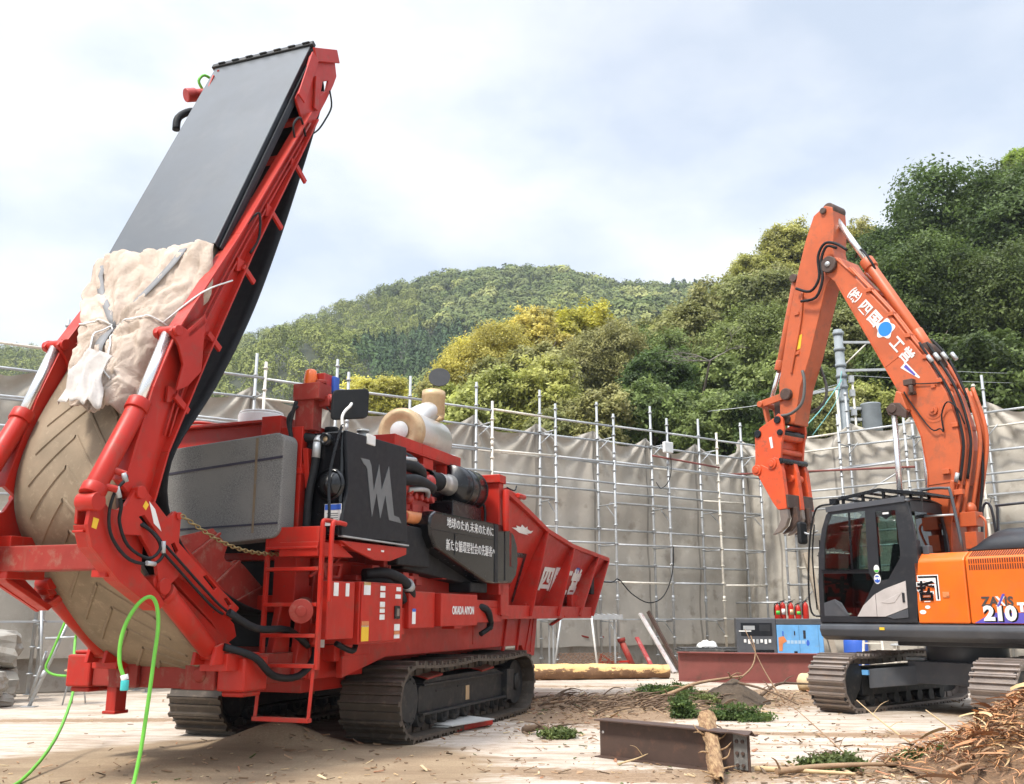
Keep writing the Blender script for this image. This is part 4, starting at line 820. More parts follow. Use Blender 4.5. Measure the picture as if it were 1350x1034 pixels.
lettering('lettering', 'ZA', (.885, -1.354, 1.545), (1, 0, 0), (0, 0, 1), .17, DKLABEL, d2, .004, sx=1.0, bold=.006); lettering('lettering', 'X', (1.085, -1.354, 1.545), (1, 0, 0), (0, 0, 1), .17, WHITE, d2, .004, bold=.006); lettering('lettering', 'IS', (1.195, -1.354, 1.545), (1, 0, 0), (0, 0, 1), .17, DKLABEL, d2, .004, bold=.006)
plate([(1.09, 1.53), (1.12, 1.53), (1.215, 1.70), (1.18, 1.70)], PURPLE, lift=.006, par=d2)
lettering('lettering', '210', (.915, -1.352, 1.345), (1, 0, 0), (0, 0, 1), .26, BLACK, d2, .004, sx=1.12, bold=.020); lettering('lettering', '210', (.90, -1.3565, 1.355), (1, 0, 0), (0, 0, 1), .26, WHITE, d2, .004, sx=1.12, bold=.014); lettering('lettering', 'T', (1.37, -1.3565, 1.47), (1, 0, 0), (0, 0, 1), .15, WHITE, d2, .004, bold=.012)

# ---- cab
cabout = [(-1.70, 1.31), (-1.69, 1.92), (-1.64, 2.40), (-1.56, 2.75), (-1.46, 2.98), (-1.34, 3.09), (-.70, 3.13), (-.16, 3.13), (-.07, 3.07), (.0, 2.6), (.02, 2.2), (-.02, 1.9), (-.08, 1.31)]
w1 = [(-1.37, 2.98), (-.77, 2.99), (-.80, 2.10), (-1.56, 2.12), (-1.53, 2.5), (-1.46, 2.8)]
w2 = [(-.60, 2.96), (-.27, 2.96), (-.25, 2.35), (-.26, 2.25), (-.48, 1.94), (-.62, 1.92)]
w3 = [(-1.60, 2.06), (-.79, 2.04), (-.71, 1.92), (-.93, 1.55), (-1.04, 1.40), (-1.62, 1.40)]
for side, y0, y1 in ((0, -1.35, -1.29), (1, -.42, -.36)):
    MB().prism(cabout, y0, y1, [w1, w2, w3] if side == 0 else [w1, w2]).build('cab_side', CABG, EX, .008)
    for w in ([w1, w2, w3] if side == 0 else [w1, w2]):
        MB().prism(w, y0 + .012, y0 + .018).build('cab_window', GLASS, EX, fix=True)
c = MB()
c.box(-1.34, -.16, -1.29, -.42, 3.08, 3.125); c.box(-.06, .0, -1.29, -1.20, 1.35, 2.5); c.box(-.07, -.03, -1.29, -.42, 1.31, 2.28); c.box(-.09, -.05, -1.29, -.42, 2.93, 3.10); c.box(-1.70, -1.66, -1.29, -.42, 1.31, 1.42); c.box(-1.7, -.05, -1.33, -.38, 1.29, 1.33)
c.bar((-1.69, -1.30, 1.35), (-1.64, -1.30, 2.4), .06, .06); c.bar((-1.64, -.42, 2.4), (-1.48, -.42, 2.95), .06, .06); c.bar((-1.69, -.42, 1.35), (-1.64, -.42, 2.4), .06, .06)
c.build('cab_frame', CABG, EX, .008)
MB().ext([(-1.68, -1.29, 1.45), (-1.63, -1.29, 2.4), (-1.63, -.42, 2.4), (-1.68, -.42, 1.45)], (.006, 0, 0)).ext([(-1.63, -1.29, 2.42), (-1.46, -1.29, 2.98), (-1.46, -.42, 2.98), (-1.63, -.42, 2.42)], (.006, 0, 0)).build('windscreen', GLASS, EX)
MB().ext([(-.02, -1.22, 2.30), (-.04, -1.22, 2.93), (-.04, -.46, 2.93), (-.02, -.46, 2.30)], (.006, 0, 0)).build('rear_window', GLASSD, EX)
rf = MB()
def rfz(q): return 3.10 + .06 * (1 - abs(2 * q - 1) ** 3)
rf.grid([[(x, -1.36 + 1.01 * j / 10, rfz(j / 10) - (.05 if x < -1.4 else .0) - (.03 if x > -.1 else 0)) for x in (-1.44, -1.36, -.9, -.4, -.12, -.05)] for j in range(11)])
rf.bar((-1.44, -1.352, 3.06), (-.1, -1.352, 3.115), .03, .07); rf.build('cab_roof', CABL, EX, solid=.02)
g_ = MB()
for y in (-1.28, -.42): g_.bar((-1.25, y, 3.22), (-.55, y, 3.30), .04, .05); g_.bar((-.55, y, 3.30), (.18, y, 3.17), .04, .05)
for x, z in ((-1.22, 3.22), (-1.0, 3.25), (-.78, 3.27), (-.55, 3.29), (-.3, 3.255), (-.05, 3.21), (.17, 3.17)): g_.bar((x, -1.28, z), (x, -.42, z), .05, .03)
for x in (-1.2, -.85, -.5, -.2): g_.box(x - .02, x + .02, -1.26, -1.22, 3.1, 3.27); g_.box(x - .02, x + .02, -.46, -.42, 3.1, 3.27)
g_.ext([(-.55, -1.26, 3.31), (.18, -1.26, 3.18), (.18, -.44, 3.18), (-.55, -.44, 3.31)], (0, 0, .015)); g_.build('roof_guard', BLACK, EX, .004)
MB().box(-1.42, -1.30, -1.3, -1.18, 3.14, 3.24).build('work_lamp', BLACK, EX, .01); MB().box(-1.42, -1.30, -.6, -.48, 3.14, 3.24).build('work_lamp', BLACK, EX, .01)
MB().prism([(-1.035, 1.395), (-.92, 1.56), (-.72, 1.72), (-.55, 1.80), (-.20, 1.91), (-.205, 1.52), (-.57, 1.395)], -1.366, -1.35).prism([(-.62, 1.60), (-.30, 1.74), (-.26, 1.76), (-.40, 1.60), (-.50, 1.585)], -1.372, -1.366).build('side_trim', SILVER, EX, .006)
MB().box(-.705, -.70, -1.368, -1.35, 1.39, 1.75).build('door_gap', BLACK, EX); MB().box(-.27, -.23, -1.38, -1.366, 1.60, 1.74).build('door_handle', CABG, EX, .008)
MB().prism([(-1.62, 1.40), (-1.62, 1.60), (-1.42, 1.66), (-1.30, 1.60), (-1.18, 1.40)], -1.35, -1.335).prism([(-.57, 1.40), (-.2, 1.51), (-.21, 1.38), (-.45, 1.36)], -1.362, -1.35).each('kick_panel', CABL, EX, .006)
MB().bar((-1.42, -1.352, 1.62), (-1.2, -1.352, 1.42), .03, .015, (0, 1, 0)).build('trim_line', CABL, EX)
MB().prism([(-1.07, 2.99), (-1.04, 2.99), (-1.06, 2.12), (-1.09, 2.12)], -1.345, -1.33).build('window_divider', BLACK, EX)
MB().bar((-1.60, -1.345, 2.11), (-.79, -1.345, 2.09), .02, .05, (0, 1, 0)).build('window_rail', BLACK, EX)
for c_, rr_, m_ in (((-.655, 2.10), .06, WHITE), ((-.655, 1.95), .075, WHITE)):
    MB().ext([(c_[0] + .75 * rr_ * math.cos(a), -1.352, c_[1] + rr_ * math.sin(a)) for a in np.linspace(0, 6.2832, 22)[:-1]], (0, -.004, 0)).build('round_sticker', m_, EX)
MB().ext([(-.655 + .036 * math.cos(a), -1.3565, 2.085 + .036 * math.sin(a)) for a in np.linspace(math.pi, 6.2832, 12)], (0, -.003, 0)).build('sticker_print', GREENL, EX)
MB().ext([(-.655 + x, -1.3565, 1.95 + z) for x, z in ((-.045, .0), (-.02, -.02), (0, .01), (.02, -.02), (.045, 0), (.04, -.04), (0, -.06), (-.04, -.04))], (0, -.003, 0)).ext([(-.655 + x, -1.3565, 1.95 + z) for x, z in ((-.035, .03), (.035, .03), (.02, .05), (-.02, .05))], (0, -.003, 0)).build('sticker_print', BLUE, EX)
MB().ext([(-.50, -1.342, 2.955), (-.36, -1.342, 2.955), (-.36, -1.342, 2.88), (-.43, -1.342, 2.83), (-.50, -1.342, 2.88)], (0, -.003, 0)).build('badge_sticker', BLACK, EX); MB().ext([(-.48, -1.346, 2.94), (-.38, -1.346, 2.94), (-.38, -1.346, 2.91), (-.48, -1.346, 2.91)], (0, -.003, 0)).build('badge_print', WHITE, EX)
# inside the cab
st = MB(); st.box(-1.0, -.5, -1.12, -.62, 1.5, 1.75); st.bar((-.55, -.87, 1.7), (-.38, -.87, 2.45), .48, .12, (0, 1, 0)); st.box(-1.15, -.55, -1.24, -1.12, 1.6, 1.95); st.box(-1.15, -.55, -.62, -.5, 1.6, 1.95); st.bar((-.40, -.87, 2.45), (-.36, -.87, 2.70), .26, .1, (0, 1, 0)); st.box(-1.6, -.1, -1.25, -.45, 1.35, 1.42); st.build('seat', MATTE, EX, .03)
MB().bar((-1.15, -1.18, 1.9), (-1.2, -1.18, 2.1), .03, .03).bar((-1.15, -.56, 1.9), (-1.2, -.56, 2.1), .03, .03).build('control_lever', BLACK, EX, .004)
gr_ = MB()
for k in range(6): y = -1.22 + k * .14; gr_.bar((-1.76, y, 1.5), (-1.70, y, 2.6), .014, .014)
for z in (1.75, 2.05, 2.35): gr_.bar((-1.74, -1.25, z), (-1.74, -.45, z), .014, .014)
gr_.build('front_grille', BLACK, EX)
MB().tube([(-1.72, -1.30, 1.40), (-1.86, -1.34, 1.46), (-1.88, -1.34, 1.9), (-1.80, -1.34, 2.6), (-1.68, -1.34, 3.02), (-1.58, -1.33, 3.13), (-1.40, -1.30, 3.15)], .016, 8).tube([(-1.78, -1.30, 1.5), (-1.80, -1.30, 2.3), (-1.72, -1.30, 2.85)], .012, 8).build('grab_bar', BLACK, EX)
MB().box(-2.06, -1.97, -1.32, -1.12, 2.55, 2.92).build('mirror', RUBBER, EX, .04); MB().tube([(-1.98, -1.22, 2.74), (-1.85, -1.22, 2.7), (-1.70, -1.25, 2.75)], .016, 8).build('mirror_arm', GALV, EX)
MB().box(.02, .12, -1.2, -1.08, 2.28, 2.42).build('rear_lamp', CABL, EX, .015)
for y0, pts in ((-.95, [(-.10, 2.32), (-.05, 3.18), (.02, 3.27), (.34, 3.26), (.41, 3.16), (.50, 2.32)]), (.9, [(-.1, 2.35), (-.02, 3.1), (.12, 3.12), (.16, 2.4)]), (.9, [(.18, 2.5), (.22, 3.08), (.28, 3.14), (1.2, 3.14), (1.28, 3.05), (1.3, 2.4)])):
    MB().tube([(x, y0, z) for x, z in pts], .022, 10).build('handrail', CABL, EX)
MB().tube([(-.07, -.95, 2.87), (.44, -.95, 2.86)], .016, 8).build('handrail', GALV, EX)
# ---- boom, arm
bm_ = [(-.25, 2.05), (-.29, 3.29), (-.26, 3.59), (-.31, 4.21), (-.45, 4.66), (-.64, 5.06), (-1.01, 5.88), (-1.61, 7.20), (-1.80, 7.40), (-1.80, 7.60), (-1.68, 7.70), (-1.48, 7.62), (-1.36, 7.38), (-.69, 6.44), (-.34, 5.85), (-.04, 5.36), (.19, 4.84), (.30, 4.35), (.32, 3.94), (.21, 3.42), (.05, 2.80), (-.02, 2.05)]
boom = MB().prism(bm_, -.30, .30).build('boom', ORANGEB, EX, .012)
o = MB()
for p, q in ((6, 7), (5, 6), (4, 5), (3, 4), (2, 3), (1, 2)): o.bar((bm_[p][0] + .012, -.302, bm_[p][1]), (bm_[q][0] + .012, -.302, bm_[q][1]), .012, .03, (0, 1, 0))
o.bar((-.82, -.301, 5.46), (-.42, -.301, 5.66), .006, .012, (0, 1, 0)); o.bar((-.30, -.301, 3.42), (.2, -.301, 3.44), .006, .02, (0, 1, 0)); o.build('weld_seam', ORANGEB, boom)
o = MB()
for r_x, y_a, y_b in ((.20, -.306, -.30), (.14, -.314, -.306), (.075, -.345, -.314), (.03, -.37, -.345)): o.cyl((-.05, y_a, 4.60), (-.05, y_b, 4.60), r_x, n=28)
o.build('pivot_boss', ORANGEB, boom)
MB().cyl((-1.68, -.36, 7.54), (-1.68, .36, 7.54), .10, n=20).cyl((-1.68, -.38, 7.54), (-1.68, -.30, 7.54), .15, n=20).build('elbow_pin', BROWN, boom, .01)
MB().lathe((-1.68, -.385, 7.54), (0, -1, 0), [(0, .05), (.02, .045), (.025, 0)], 14).build('pin_cap', GALV, boom)
o = MB(); o.prism([(-.72, 4.62), (-.58, 4.58), (-.42, 4.66), (-.50, 4.95), (-.58, 5.0)], -.44, -.30); o.build('cylinder_lug', ORANGEB, boom, .012)
MB().cyl((-.64, -.52, 4.70), (-.64, .52, 4.70), .075, n=18).prism([(-.76, 4.72), (-.66, 4.80), (-.52, 4.78), (-.40, 4.62), (-.42, 4.5), (-.58, 4.58), (-.72, 4.6)], -.50, -.445).build('lug_pin', BROWN, boom, .01)
for s in (-1, 1):
    MB().cyl((-.64, s * .45, 4.68), (-.68, s * .45, 2.9), .045, n=18).build('boom_ram_rod', CHROME, EX)
    MB().cyl((-.68, s * .45, 3.0), (-.72, s * .45, 1.6), .085, n=18).build('boom_ram_barrel', ORANGEB, EX, .006)
MB().cyl((-1.71, 0, 8.58), (-1.07, 0, 7.40), .055, n=18).build('arm_ram_rod', CHROME, EX)
o = MB(); o.cyl((-1.13, 0, 7.50), (-.30, 0, 5.92), .095, n=22); o.cyl((-1.15, 0, 7.54), (-1.06, 0, 7.37), .125, n=22); o.cyl((-.36, 0, 6.05), (-.2, 0, 5.72), .1, n=18); o.build('arm_ram_barrel', ORANGEB, EX, .006)
MB().cyl((-.16, -.16, 5.66), (-.16, .16, 5.66), .12, n=18).prism([(-.28, 5.6), (-.2, 5.75), (-.08, 5.76), (.05, 5.4), (-.1, 5.3)], -.14, -.10).prism([(-.28, 5.6), (-.2, 5.75), (-.08, 5.76), (.05, 5.4), (-.1, 5.3)], .10, .14).build('ram_bracket', BROWN, boom, .01)
# pipes and hoses over the boom's back
def back(off, y, z0=2.9, z1=7.5):
    pts = [(.05, 2.80), (.21, 3.42), (.32, 3.94), (.30, 4.35), (.19, 4.84), (-.04, 5.36), (-.34, 5.85), (-.69, 6.44), (-1.36, 7.38), (-1.5, 7.6)]
    Q_ = [(x + off * .92, y, z + off * .35) for x, z in pts if z0 <= z <= z1]; return Q_
o = MB()
for k, (off, y) in enumerate(((.04, -.27), (.05, -.20), (.06, .18), (.06, .26))): o.tube(back(off, y, 4.8), .022, 8)
for k, (off, y) in enumerate(((.04, -.26), (.12, -.18), (.20, -.05), (.26, .06), (.16, .16), (.10, .25))): o.tube(back(off, y, 2.7, 5.0), .034, 8)
o.tube([(.06, -.33, 2.9), (.12, -.33, 3.3), (.16, -.33, 3.45)], .04, 10); pip = o.build('steel_pipe', ORANGEB, boom)
o = MB()
for off, y in ((.05, -.31), (.13, -.22)): o.tube([(x, y_, z) for x, y_, z in back(off, y, 3.4, 5.4)] + [(-.22 + off, y, 5.75)], .022, 8)
o.tube([(-.12, 0, 5.85), (.13, -.05, 5.5), (.36, -.08, 4.9), (.50, -.02, 4.2), (.46, 0, 3.5), (.34, 0, 2.9)], .022, 8)
o.build('hydraulic_hose', RUBBER, boom)
o = MB()
for t_, y in ((.0, -.31), (.3, -.24), (.5, -.1), (.7, .1)): x, _, z = back(.06 + t_ * .3, y, 3.4, 5.4)[4]; o.cyl((x, y, z), (x - .07, y, z + .12), .035, n=10)
for y in (-.31, -.24): o.cyl((.20, y - .02, 3.42), (.24, y - .02, 3.56), .034, n=10)
o.each('hose_fitting', GALV, boom)
o = MB()
for i, (x, z) in enumerate(((-.98, 6.86), (-.62, 6.34), (-.36, 5.9), (-.1, 5.48), (.1, 5.05), (.27, 4.3), (.2, 3.4))): o.box(x - .05, x + .05, -.33, .3, z - .02, z + .05)
o.box(.0, .12, -.36, -.30, 3.56, 3.64); o.box(.16, .30, -.37, -.28, 3.22, 3.30); o.box(-.05, .02, -.33, -.30, 4.96, 5.02); o.each('pipe_clamp', ORANGEB, boom, .006)
o = MB(); o.blob((.26, -.1, 3.02), (.1, .1, .1)); o.cyl((.26, -.1, 2.95), (.26, -.1, 2.3), .08); o.box(.14, .40, -.24, .0, 2.74, 2.96); o.box(.18, .36, -.2, .05, 2.4, 2.66); o.tube([(.4, -.1, 2.9), (.5, -.15, 2.8), (.45, -.1, 2.5)], .02, 8); o.build('valve_pump', ORANGEB, EX, .01)
o = MB(); o.tube([(-.5, -.34, 4.98), (-.40, -.34, 4.78), (-.1, -.36, 4.30), (.05, -.36, 4.28), (.10, -.36, 4.22)], .012, 6); o.tube([(.10, -.35, 4.24), (.10, -.36, 4.5), (.22, -.38, 4.68), (.36, -.36, 4.55), (.42, -.3, 4.3)], .012, 6); o.tube([(-.35, -.34, 5.1), (-.2, -.33, 5.06), (.1, -.33, 5.02)], .010, 6); o.build('thin_cable', RUBBER, boom)
o = MB(); o.box(-.46, -.30, -.42, -.30, 5.06, 5.16); o.cyl((-.34, -.40, 5.05), (-.34, -.40, 4.92), .04, n=10); o.box(-.4, -.30, -.4, -.31, 4.9, 4.96); o.build('boom_lamp', BROWN, boom, .01)
decal('safety_decal', [(-.54, -.303, 5.40), (-.44, -.303, 5.48), (-.22, -.303, 5.18), (-.24, -.303, 5.16)], (0, -.002, 0), WHITE, boom); decal('safety_decal', [(-.48, -.306, 5.40), (-.44, -.306, 5.44), (-.29, -.306, 5.24), (-.31, -.306, 5.22)], (0, -.002, 0), PURPLE, boom)
ux = Vector((.565, 0, -.825)).normalized(); uz = Vector((.825, 0, .565)).normalized()
def btxt(s, x, z, size, sx=1, bold=.012): lettering('lettering', s, (x, -.303, z), ux, uz, size, WHITE, boom, .004, sx=sx, bold=bold)
btxt('㈱', -1.40, 6.90, .25, .98, .004); btxt('四', -1.215, 6.63, .25, 1.0, .007); btxt('国', -1.06, 6.40, .25, 1.0, .007); btxt('工', -.70, 5.86, .25, .95, .007); btxt('営', -.55, 5.64, .25, .95, .007)
for rr_, mm_, lf in ((.16, WHITE, 0), (.125, BLUE, .004)):
    MB().ext([(-.745 + rr_ * (1 + (.16 * math.cos(5 * a) if mm_ is WHITE else 0)) * math.cos(a), -.302 - lf, 6.12 + rr_ * (1 + (.16 * math.cos(5 * a) if mm_ is WHITE else 0)) * math.sin(a)) for a in np.linspace(0, 6.2832, 30)[:-1]], (0, -.003, 0)).build('globe_emblem', paint('globe_blue', (.02, .22, .75), .4) if mm_ is BLUE else mm_, boom)
# arm
am = [(-2.00, 8.62), (-1.75, 8.74), (-1.60, 8.66), (-1.60, 8.30), (-1.66, 7.86), (-1.62, 7.46), (-1.86, 7.20), (-2.31, 5.97), (-2.55, 5.45), (-2.72, 4.80), (-3.02, 4.86), (-3.00, 5.60), (-2.72, 6.66), (-2.44, 7.58), (-2.22, 8.17)]
arm = MB().prism(am, -.21, .21).build('arm', ORANGEB, EX, .012)
MB().cyl((-1.70, -.20, 8.66), (-1.70, .20, 8.66), .12, n=18).cyl((-1.78, -.26, 8.64), (-1.78, .26, 8.64), .06).build('arm_pin', BROWN, arm, .012)
o = MB(); o.bar((-2.47, 0, 7.62), (-2.66, 0, 7.05), .10, .14, (0, 1, 0)); o.cyl((-2.60, -.12, 7.60), (-2.60, .12, 7.60), .08, n=14); o.build('ram_hinge', BROWN, arm, .01)
MB().cyl((-2.60, 0, 7.60), (-3.10, 0, 5.98), .075, n=20).cyl((-3.06, 0, 6.10), (-3.12, 0, 5.92), .095, n=20).build('bucket_ram_barrel', ORANGEB, EX, .006)
MB().cyl((-3.08, 0, 6.0), (-3.36, 0, 5.35), .042, n=16).build('bucket_ram_rod', CHROME, EX)
o = MB()
for s in (-1, 1): o.bar((-3.42, s * .24, 5.28), (-2.82, s * .24, 5.36), .04, .13); o.bar((-3.38, s * .16, 5.26), (-3.28, s * .16, 4.75), .05, .13, (0, 1, 0))
o.cyl((-3.40, -.30, 5.28), (-3.40, .30, 5.28), .06, n=14); o.build('bucket_link', ORANGEB, EX, .01)
MB().cyl((-2.82, -.30, 5.37), (-2.82, .30, 5.37), .11, n=16).cyl((-2.88, -.28, 4.92), (-2.88, .28, 4.92), .09, n=16).box(-3.2, -2.9, -.12, .12, 4.9, 5.3).build('link_pin', BROWN, arm, .01)
o = MB(); o.tube([(-2.42, -.30, 7.30), (-2.1, -.34, 7.15), (-1.9, -.34, 7.35), (-1.88, -.35, 7.75), (-1.72, -.36, 7.95), (-1.5, -.36, 7.88), (-1.3, -.34, 7.7)], .026, 8); o.tube([(-2.32, -.32, 7.02), (-1.98, -.36, 7.0), (-1.82, -.36, 7.3), (-1.82, -.36, 7.65), (-1.68, -.37, 7.88), (-1.5, -.34, 7.8)], .026, 8)
o.tube([(-1.4, .1, 7.7), (-1.2, -.05, 7.75), (-1.0, -.1, 7.45), (-.95, .0, 7.2)], .02, 8); o.build('hydraulic_hose', RUBBER, arm)
o = MB(); o.tube([(-2.46, -.23, 5.75), (-2.42, -.25, 5.5), (-2.48, -.28, 5.15), (-2.70, -.32, 4.98), (-2.98, -.32, 4.96), (-3.08, -.32, 4.82)], .028, 8); o.tube([(-2.40, .24, 5.9), (-2.32, .28, 5.5), (-2.42, .3, 5.2), (-2.7, .3, 5.08)], .026, 8); o.build('grapple_hose', paint('grey_hose', (.10, .10, .095), .5), EX)
MB().tube([(-2.34, -.23, 7.25), (-2.42, -.23, 6.7), (-2.66, -.23, 5.9), (-2.70, -.23, 5.75)], .022, 8).tube([(-1.55, -.3, 7.62), (-1.2, -.32, 7.2)], .02, 8).build('arm_pipe', ORANGEB, arm)
decal('yellow_decal', [(-2.52, -.213, 6.42), (-2.42, -.213, 6.44), (-2.48, -.213, 6.18), (-2.58, -.213, 6.16)], (0, -.003, 0), YELLOW, arm)
for x, z in ((-2.50, 6.85), (-2.56, 6.1)): MB().box(x - .05, x + .05, -.235, -.21, z - .03, z + .03).build('arm_boss', ORANGEB, arm, .006)
# grapple
gp_ = [(-3.50, 4.68), (-3.36, 4.82), (-3.05, 4.95), (-2.95, 5.02), (-2.86, 4.92), (-2.85, 4.72), (-2.92, 4.45), (-2.96, 4.20), (-2.92, 4.08), (-3.10, 3.98), (-3.30, 4.02), (-3.45, 3.92), (-3.56, 4.02), (-3.52, 4.20)]
gb = MB()
for y in (-.36, .30): gb.prism(gp_, y, y + .06)
gb.box(-3.3, -3.05, -.30, .30, 4.40, 4.8); gb.cyl((-2.98, -.30, 4.62), (-2.98, .30, 4.62), .09); gb.cyl((-3.0, -.30, 4.32), (-3.0, .30, 4.32), .06)
grap = gb.build('grapple_body', GRAPO, EX, .01)
o = MB()
for x, z, r in ((-3.42, 4.70, .075), (-2.97, 4.90, .07), (-2.93, 4.66, .06), (-2.95, 4.14, .055)): o.cyl((x, -.39, z), (x, .39, z), r, n=16)
o.each('body_pin', BLACK, grap, .01)
o = MB()
for x, z, r in ((-3.46, 4.02, .10), (-3.12, 4.10, .10)): o.cyl((x, -.43, z), (x, .43, z), r, n=18); o.cyl((x, -.45, z), (x, -.43, z), r * .6, n=14)
o.cyl((-2.97, -.12, 3.84), (-2.97, .22, 3.84), .075, n=14); o.build('jaw_pivot', GRAPO, grap, .01)
decal('white_decal', [(-3.18, -.362, 4.60), (-3.12, -.362, 4.61), (-3.10, -.362, 4.40), (-3.15, -.362, 4.39)], (0, -.003, 0), WHITE, grap)
tine = [(-3.50, 4.00), (-3.38, 4.12), (-3.20, 4.02), (-3.08, 4.22), (-2.98, 4.18), (-2.92, 3.95), (-2.88, 3.45), (-2.87, 3.26), (-3.06, 3.26), (-3.16, 3.40), (-3.36, 3.75)]
tip = [(-3.04, 3.26), (-2.87, 3.26), (-2.86, 3.10), (-2.93, 2.95), (-3.06, 2.86), (-3.22, 2.82), (-3.10, 2.95), (-3.02, 3.08)]
for y in (-.40, -.05, .30):
    sh = .0 if y < -.1 else (.06 if y < .1 else .02)
    tn = MB().prism([(x + sh, z) for x, z in tine], y, y + .11).build('grapple_tine', GRAPO, EX, .01)
    MB().prism([(x + sh, z) for x, z in tip], y + .012, y + .098).build('tine_tip', STEELL, tn, .008)
for y in (-.24, .13): MB().prism([(-2.94 , 3.30), (-2.78, 3.30), (-2.76, 3.05), (-2.95, 2.88), (-3.12, 2.84), (-2.95, 2.98), (-2.9, 3.1)], y, y + .09).build('tine_tip', BROWN, EX, .008)
MB().box(-3.05, -2.84, -.38, .38, 3.28, 3.52).build('jaw_crossbar', BROWN, EX, .01)
# ================================================================ scaffolds, sheets and the yard's odds and ends
def frame(o, ang):
    a = R(ang); return np.array(o, float), np.array([math.cos(a), math.sin(a), 0]), np.array([-math.sin(a), math.cos(a), 0])
AO, AA = (4.286, 25.89, 0), 33.24
BO, BA = (7.32, 27.65, 0), -46.0
prnd = random.Random(11)
def pole(x, y, z0, z1, parent, mat):
    o = MB(); o.cyl((x, y, z0), (x, y, z1), .033, n=10); o.box(x - .07, x + .07, y - .07, y + .07, z0, z0 + .012); o.cyl((x, y, z0), (x, y, z0 + .16), .018, n=8)
    z = z0 + .35
    while z < z1 - .05: o.cyl((x, y, z), (x, y, z + .03), .055, n=8); z += .475
    for z in (z0 + 1.8, z0 + 3.6, z0 + 5.4):
        if z < z1 - .2: o.cyl((x, y, z), (x, y, z + .12), .040, n=8)
    return o.build('pole', mat, parent)
def rail(p, q, parent, mat, r=.028, name='rail'): return MB().cyl(p, q, r, n=10).build(name, mat, parent)
def scaffold(name, label, org, ang, xs, far, ztop, skip=()):
    T = thing(name, label, 'scaffold', org, R(ang), 'pipe scaffolds round the yard')
    for i, x in enumerate(xs):
        whitish = prnd.random() < .38
        pole(x, 0, .0, ztop - .55 + prnd.uniform(-.12, .16), T, GALVW if whitish else GALV)
        pole(x + prnd.uniform(-.04, .04), far, .0, ztop + prnd.uniform(-.1, .15) + (.6 if (i == 2 and ang > 0) else 0), T, GALV)
        for z in (1.25, 3.18, 4.24, 6.0): rail((x, 0, z), (x, far, z), T, GALV, .0195, 'transom')
        for z in (1.25, 4.24): MB().cyl((x, .02, z - .36), (x, .36, z - .02), .013, n=6).build('brace', GALV, T)
        if x > -8: MB().cyl((x, far - .05, 5.75), (x + .32, far - .1, 6.05), .014, n=6).build('brace', GALV, T)
    for a, b in zip(xs[:-1], xs[1:]):
        for y, z in ((0, 6.30), (0, 5.32), (0, 3.20), (0, 2.22), (far, 6.02), (far, 5.42), (far, 4.64), (far, 3.62), (far, 2.7), (0, 4.78)):
            if (y, z) in skip: continue
            rail((a, y, z + prnd.uniform(-.02, .02)), (b, y, z + prnd.uniform(-.02, .02)), T, GALVW if prnd.random() < .15 else GALV)
        for z in (1.28, 4.26):
            if prnd.random() < .85: MB().box(a + .02, b - .02, .03, .27, z, z + .035).build('deck_plank', GALV, T, .004)
    return T
xa = [-17.1 + 1.9 * k for k in range(11)] + [3.62]
SA = scaffold('scaffold', 'long galvanised pipe scaffold in front of the sheet behind the red grinder', AO, AA, xa, .7, 7.12)
rail((-.6, -.05, 5.62), (1.9, -.05, 5.50), SA, RUSTRED, .026, 'brown_pipe')
xb = [.62, 2.46, 4.30, 6.14, 7.98, 9.8]
SB = scaffold('scaffold', 'shorter pipe scaffold crossing behind the orange excavator and its cab', BO, BA, xb, .55, 7.45)
rail((-1.6, -.05, 5.55), (4.5, -.05, 5.14), SB, RUSTRED, .03, 'brown_pipe')
MB().cyl((2.6, .02, 4.35), (4.2, .02, 5.15), .02, n=8).build('diagonal_brace', GALV, SB); MB().cyl((.7, .0, 1.4), (2.4, .0, 3.1), .02, n=8).build('diagonal_brace', GALV, SB)
for z in (.9, 1.75): rail((-1.4, -.02, z), (.62, -.02, z), SB, GALV)
# sheets: hung from tie points, sagging between them
mT, tT, bT = mat_new('grey_mesh_sheet')
n1 = noise(tT, .8, 6, .6); n2 = noise(tT, 5, 7, .7)
cT = mix(tT, ramp(tT, n1, .35, .66), (.455, .42, .36), (.34, .313, .265)); cT = mix(tT, ramp(tT, n2, .56, .8), cT, (.53, .505, .46)); cT = mix(tT, ramp(tT, noise(tT, 2.2, 4), .58, .70), cT, (.285, .255, .21))
cx2 = tT.nodes.new('ShaderNodeTexCoord'); sx2 = tT.nodes.new('ShaderNodeSeparateXYZ'); pp2 = tT.nodes.new('ShaderNodeMath'); pp2.operation = 'PINGPONG'; pp2.inputs[1].default_value = .95; tT.links.new(cx2.outputs['Object'], sx2.inputs[0]); tT.links.new(sx2.outputs[0], pp2.inputs[0])
cT = mix(tT, ramp(tT, pp2.outputs[0], .028, .034, (1, 1, 1), (0, 0, 0)), cT, (.24, .22, .19))
tT.links.new(cT, bT.inputs['Base Color']); bT.inputs['Roughness'].default_value = .75
bump(tT, bT, noise(tT, 7, 7, .65), .2, .03); bT.inputs['Sheen Weight'].default_value = .1
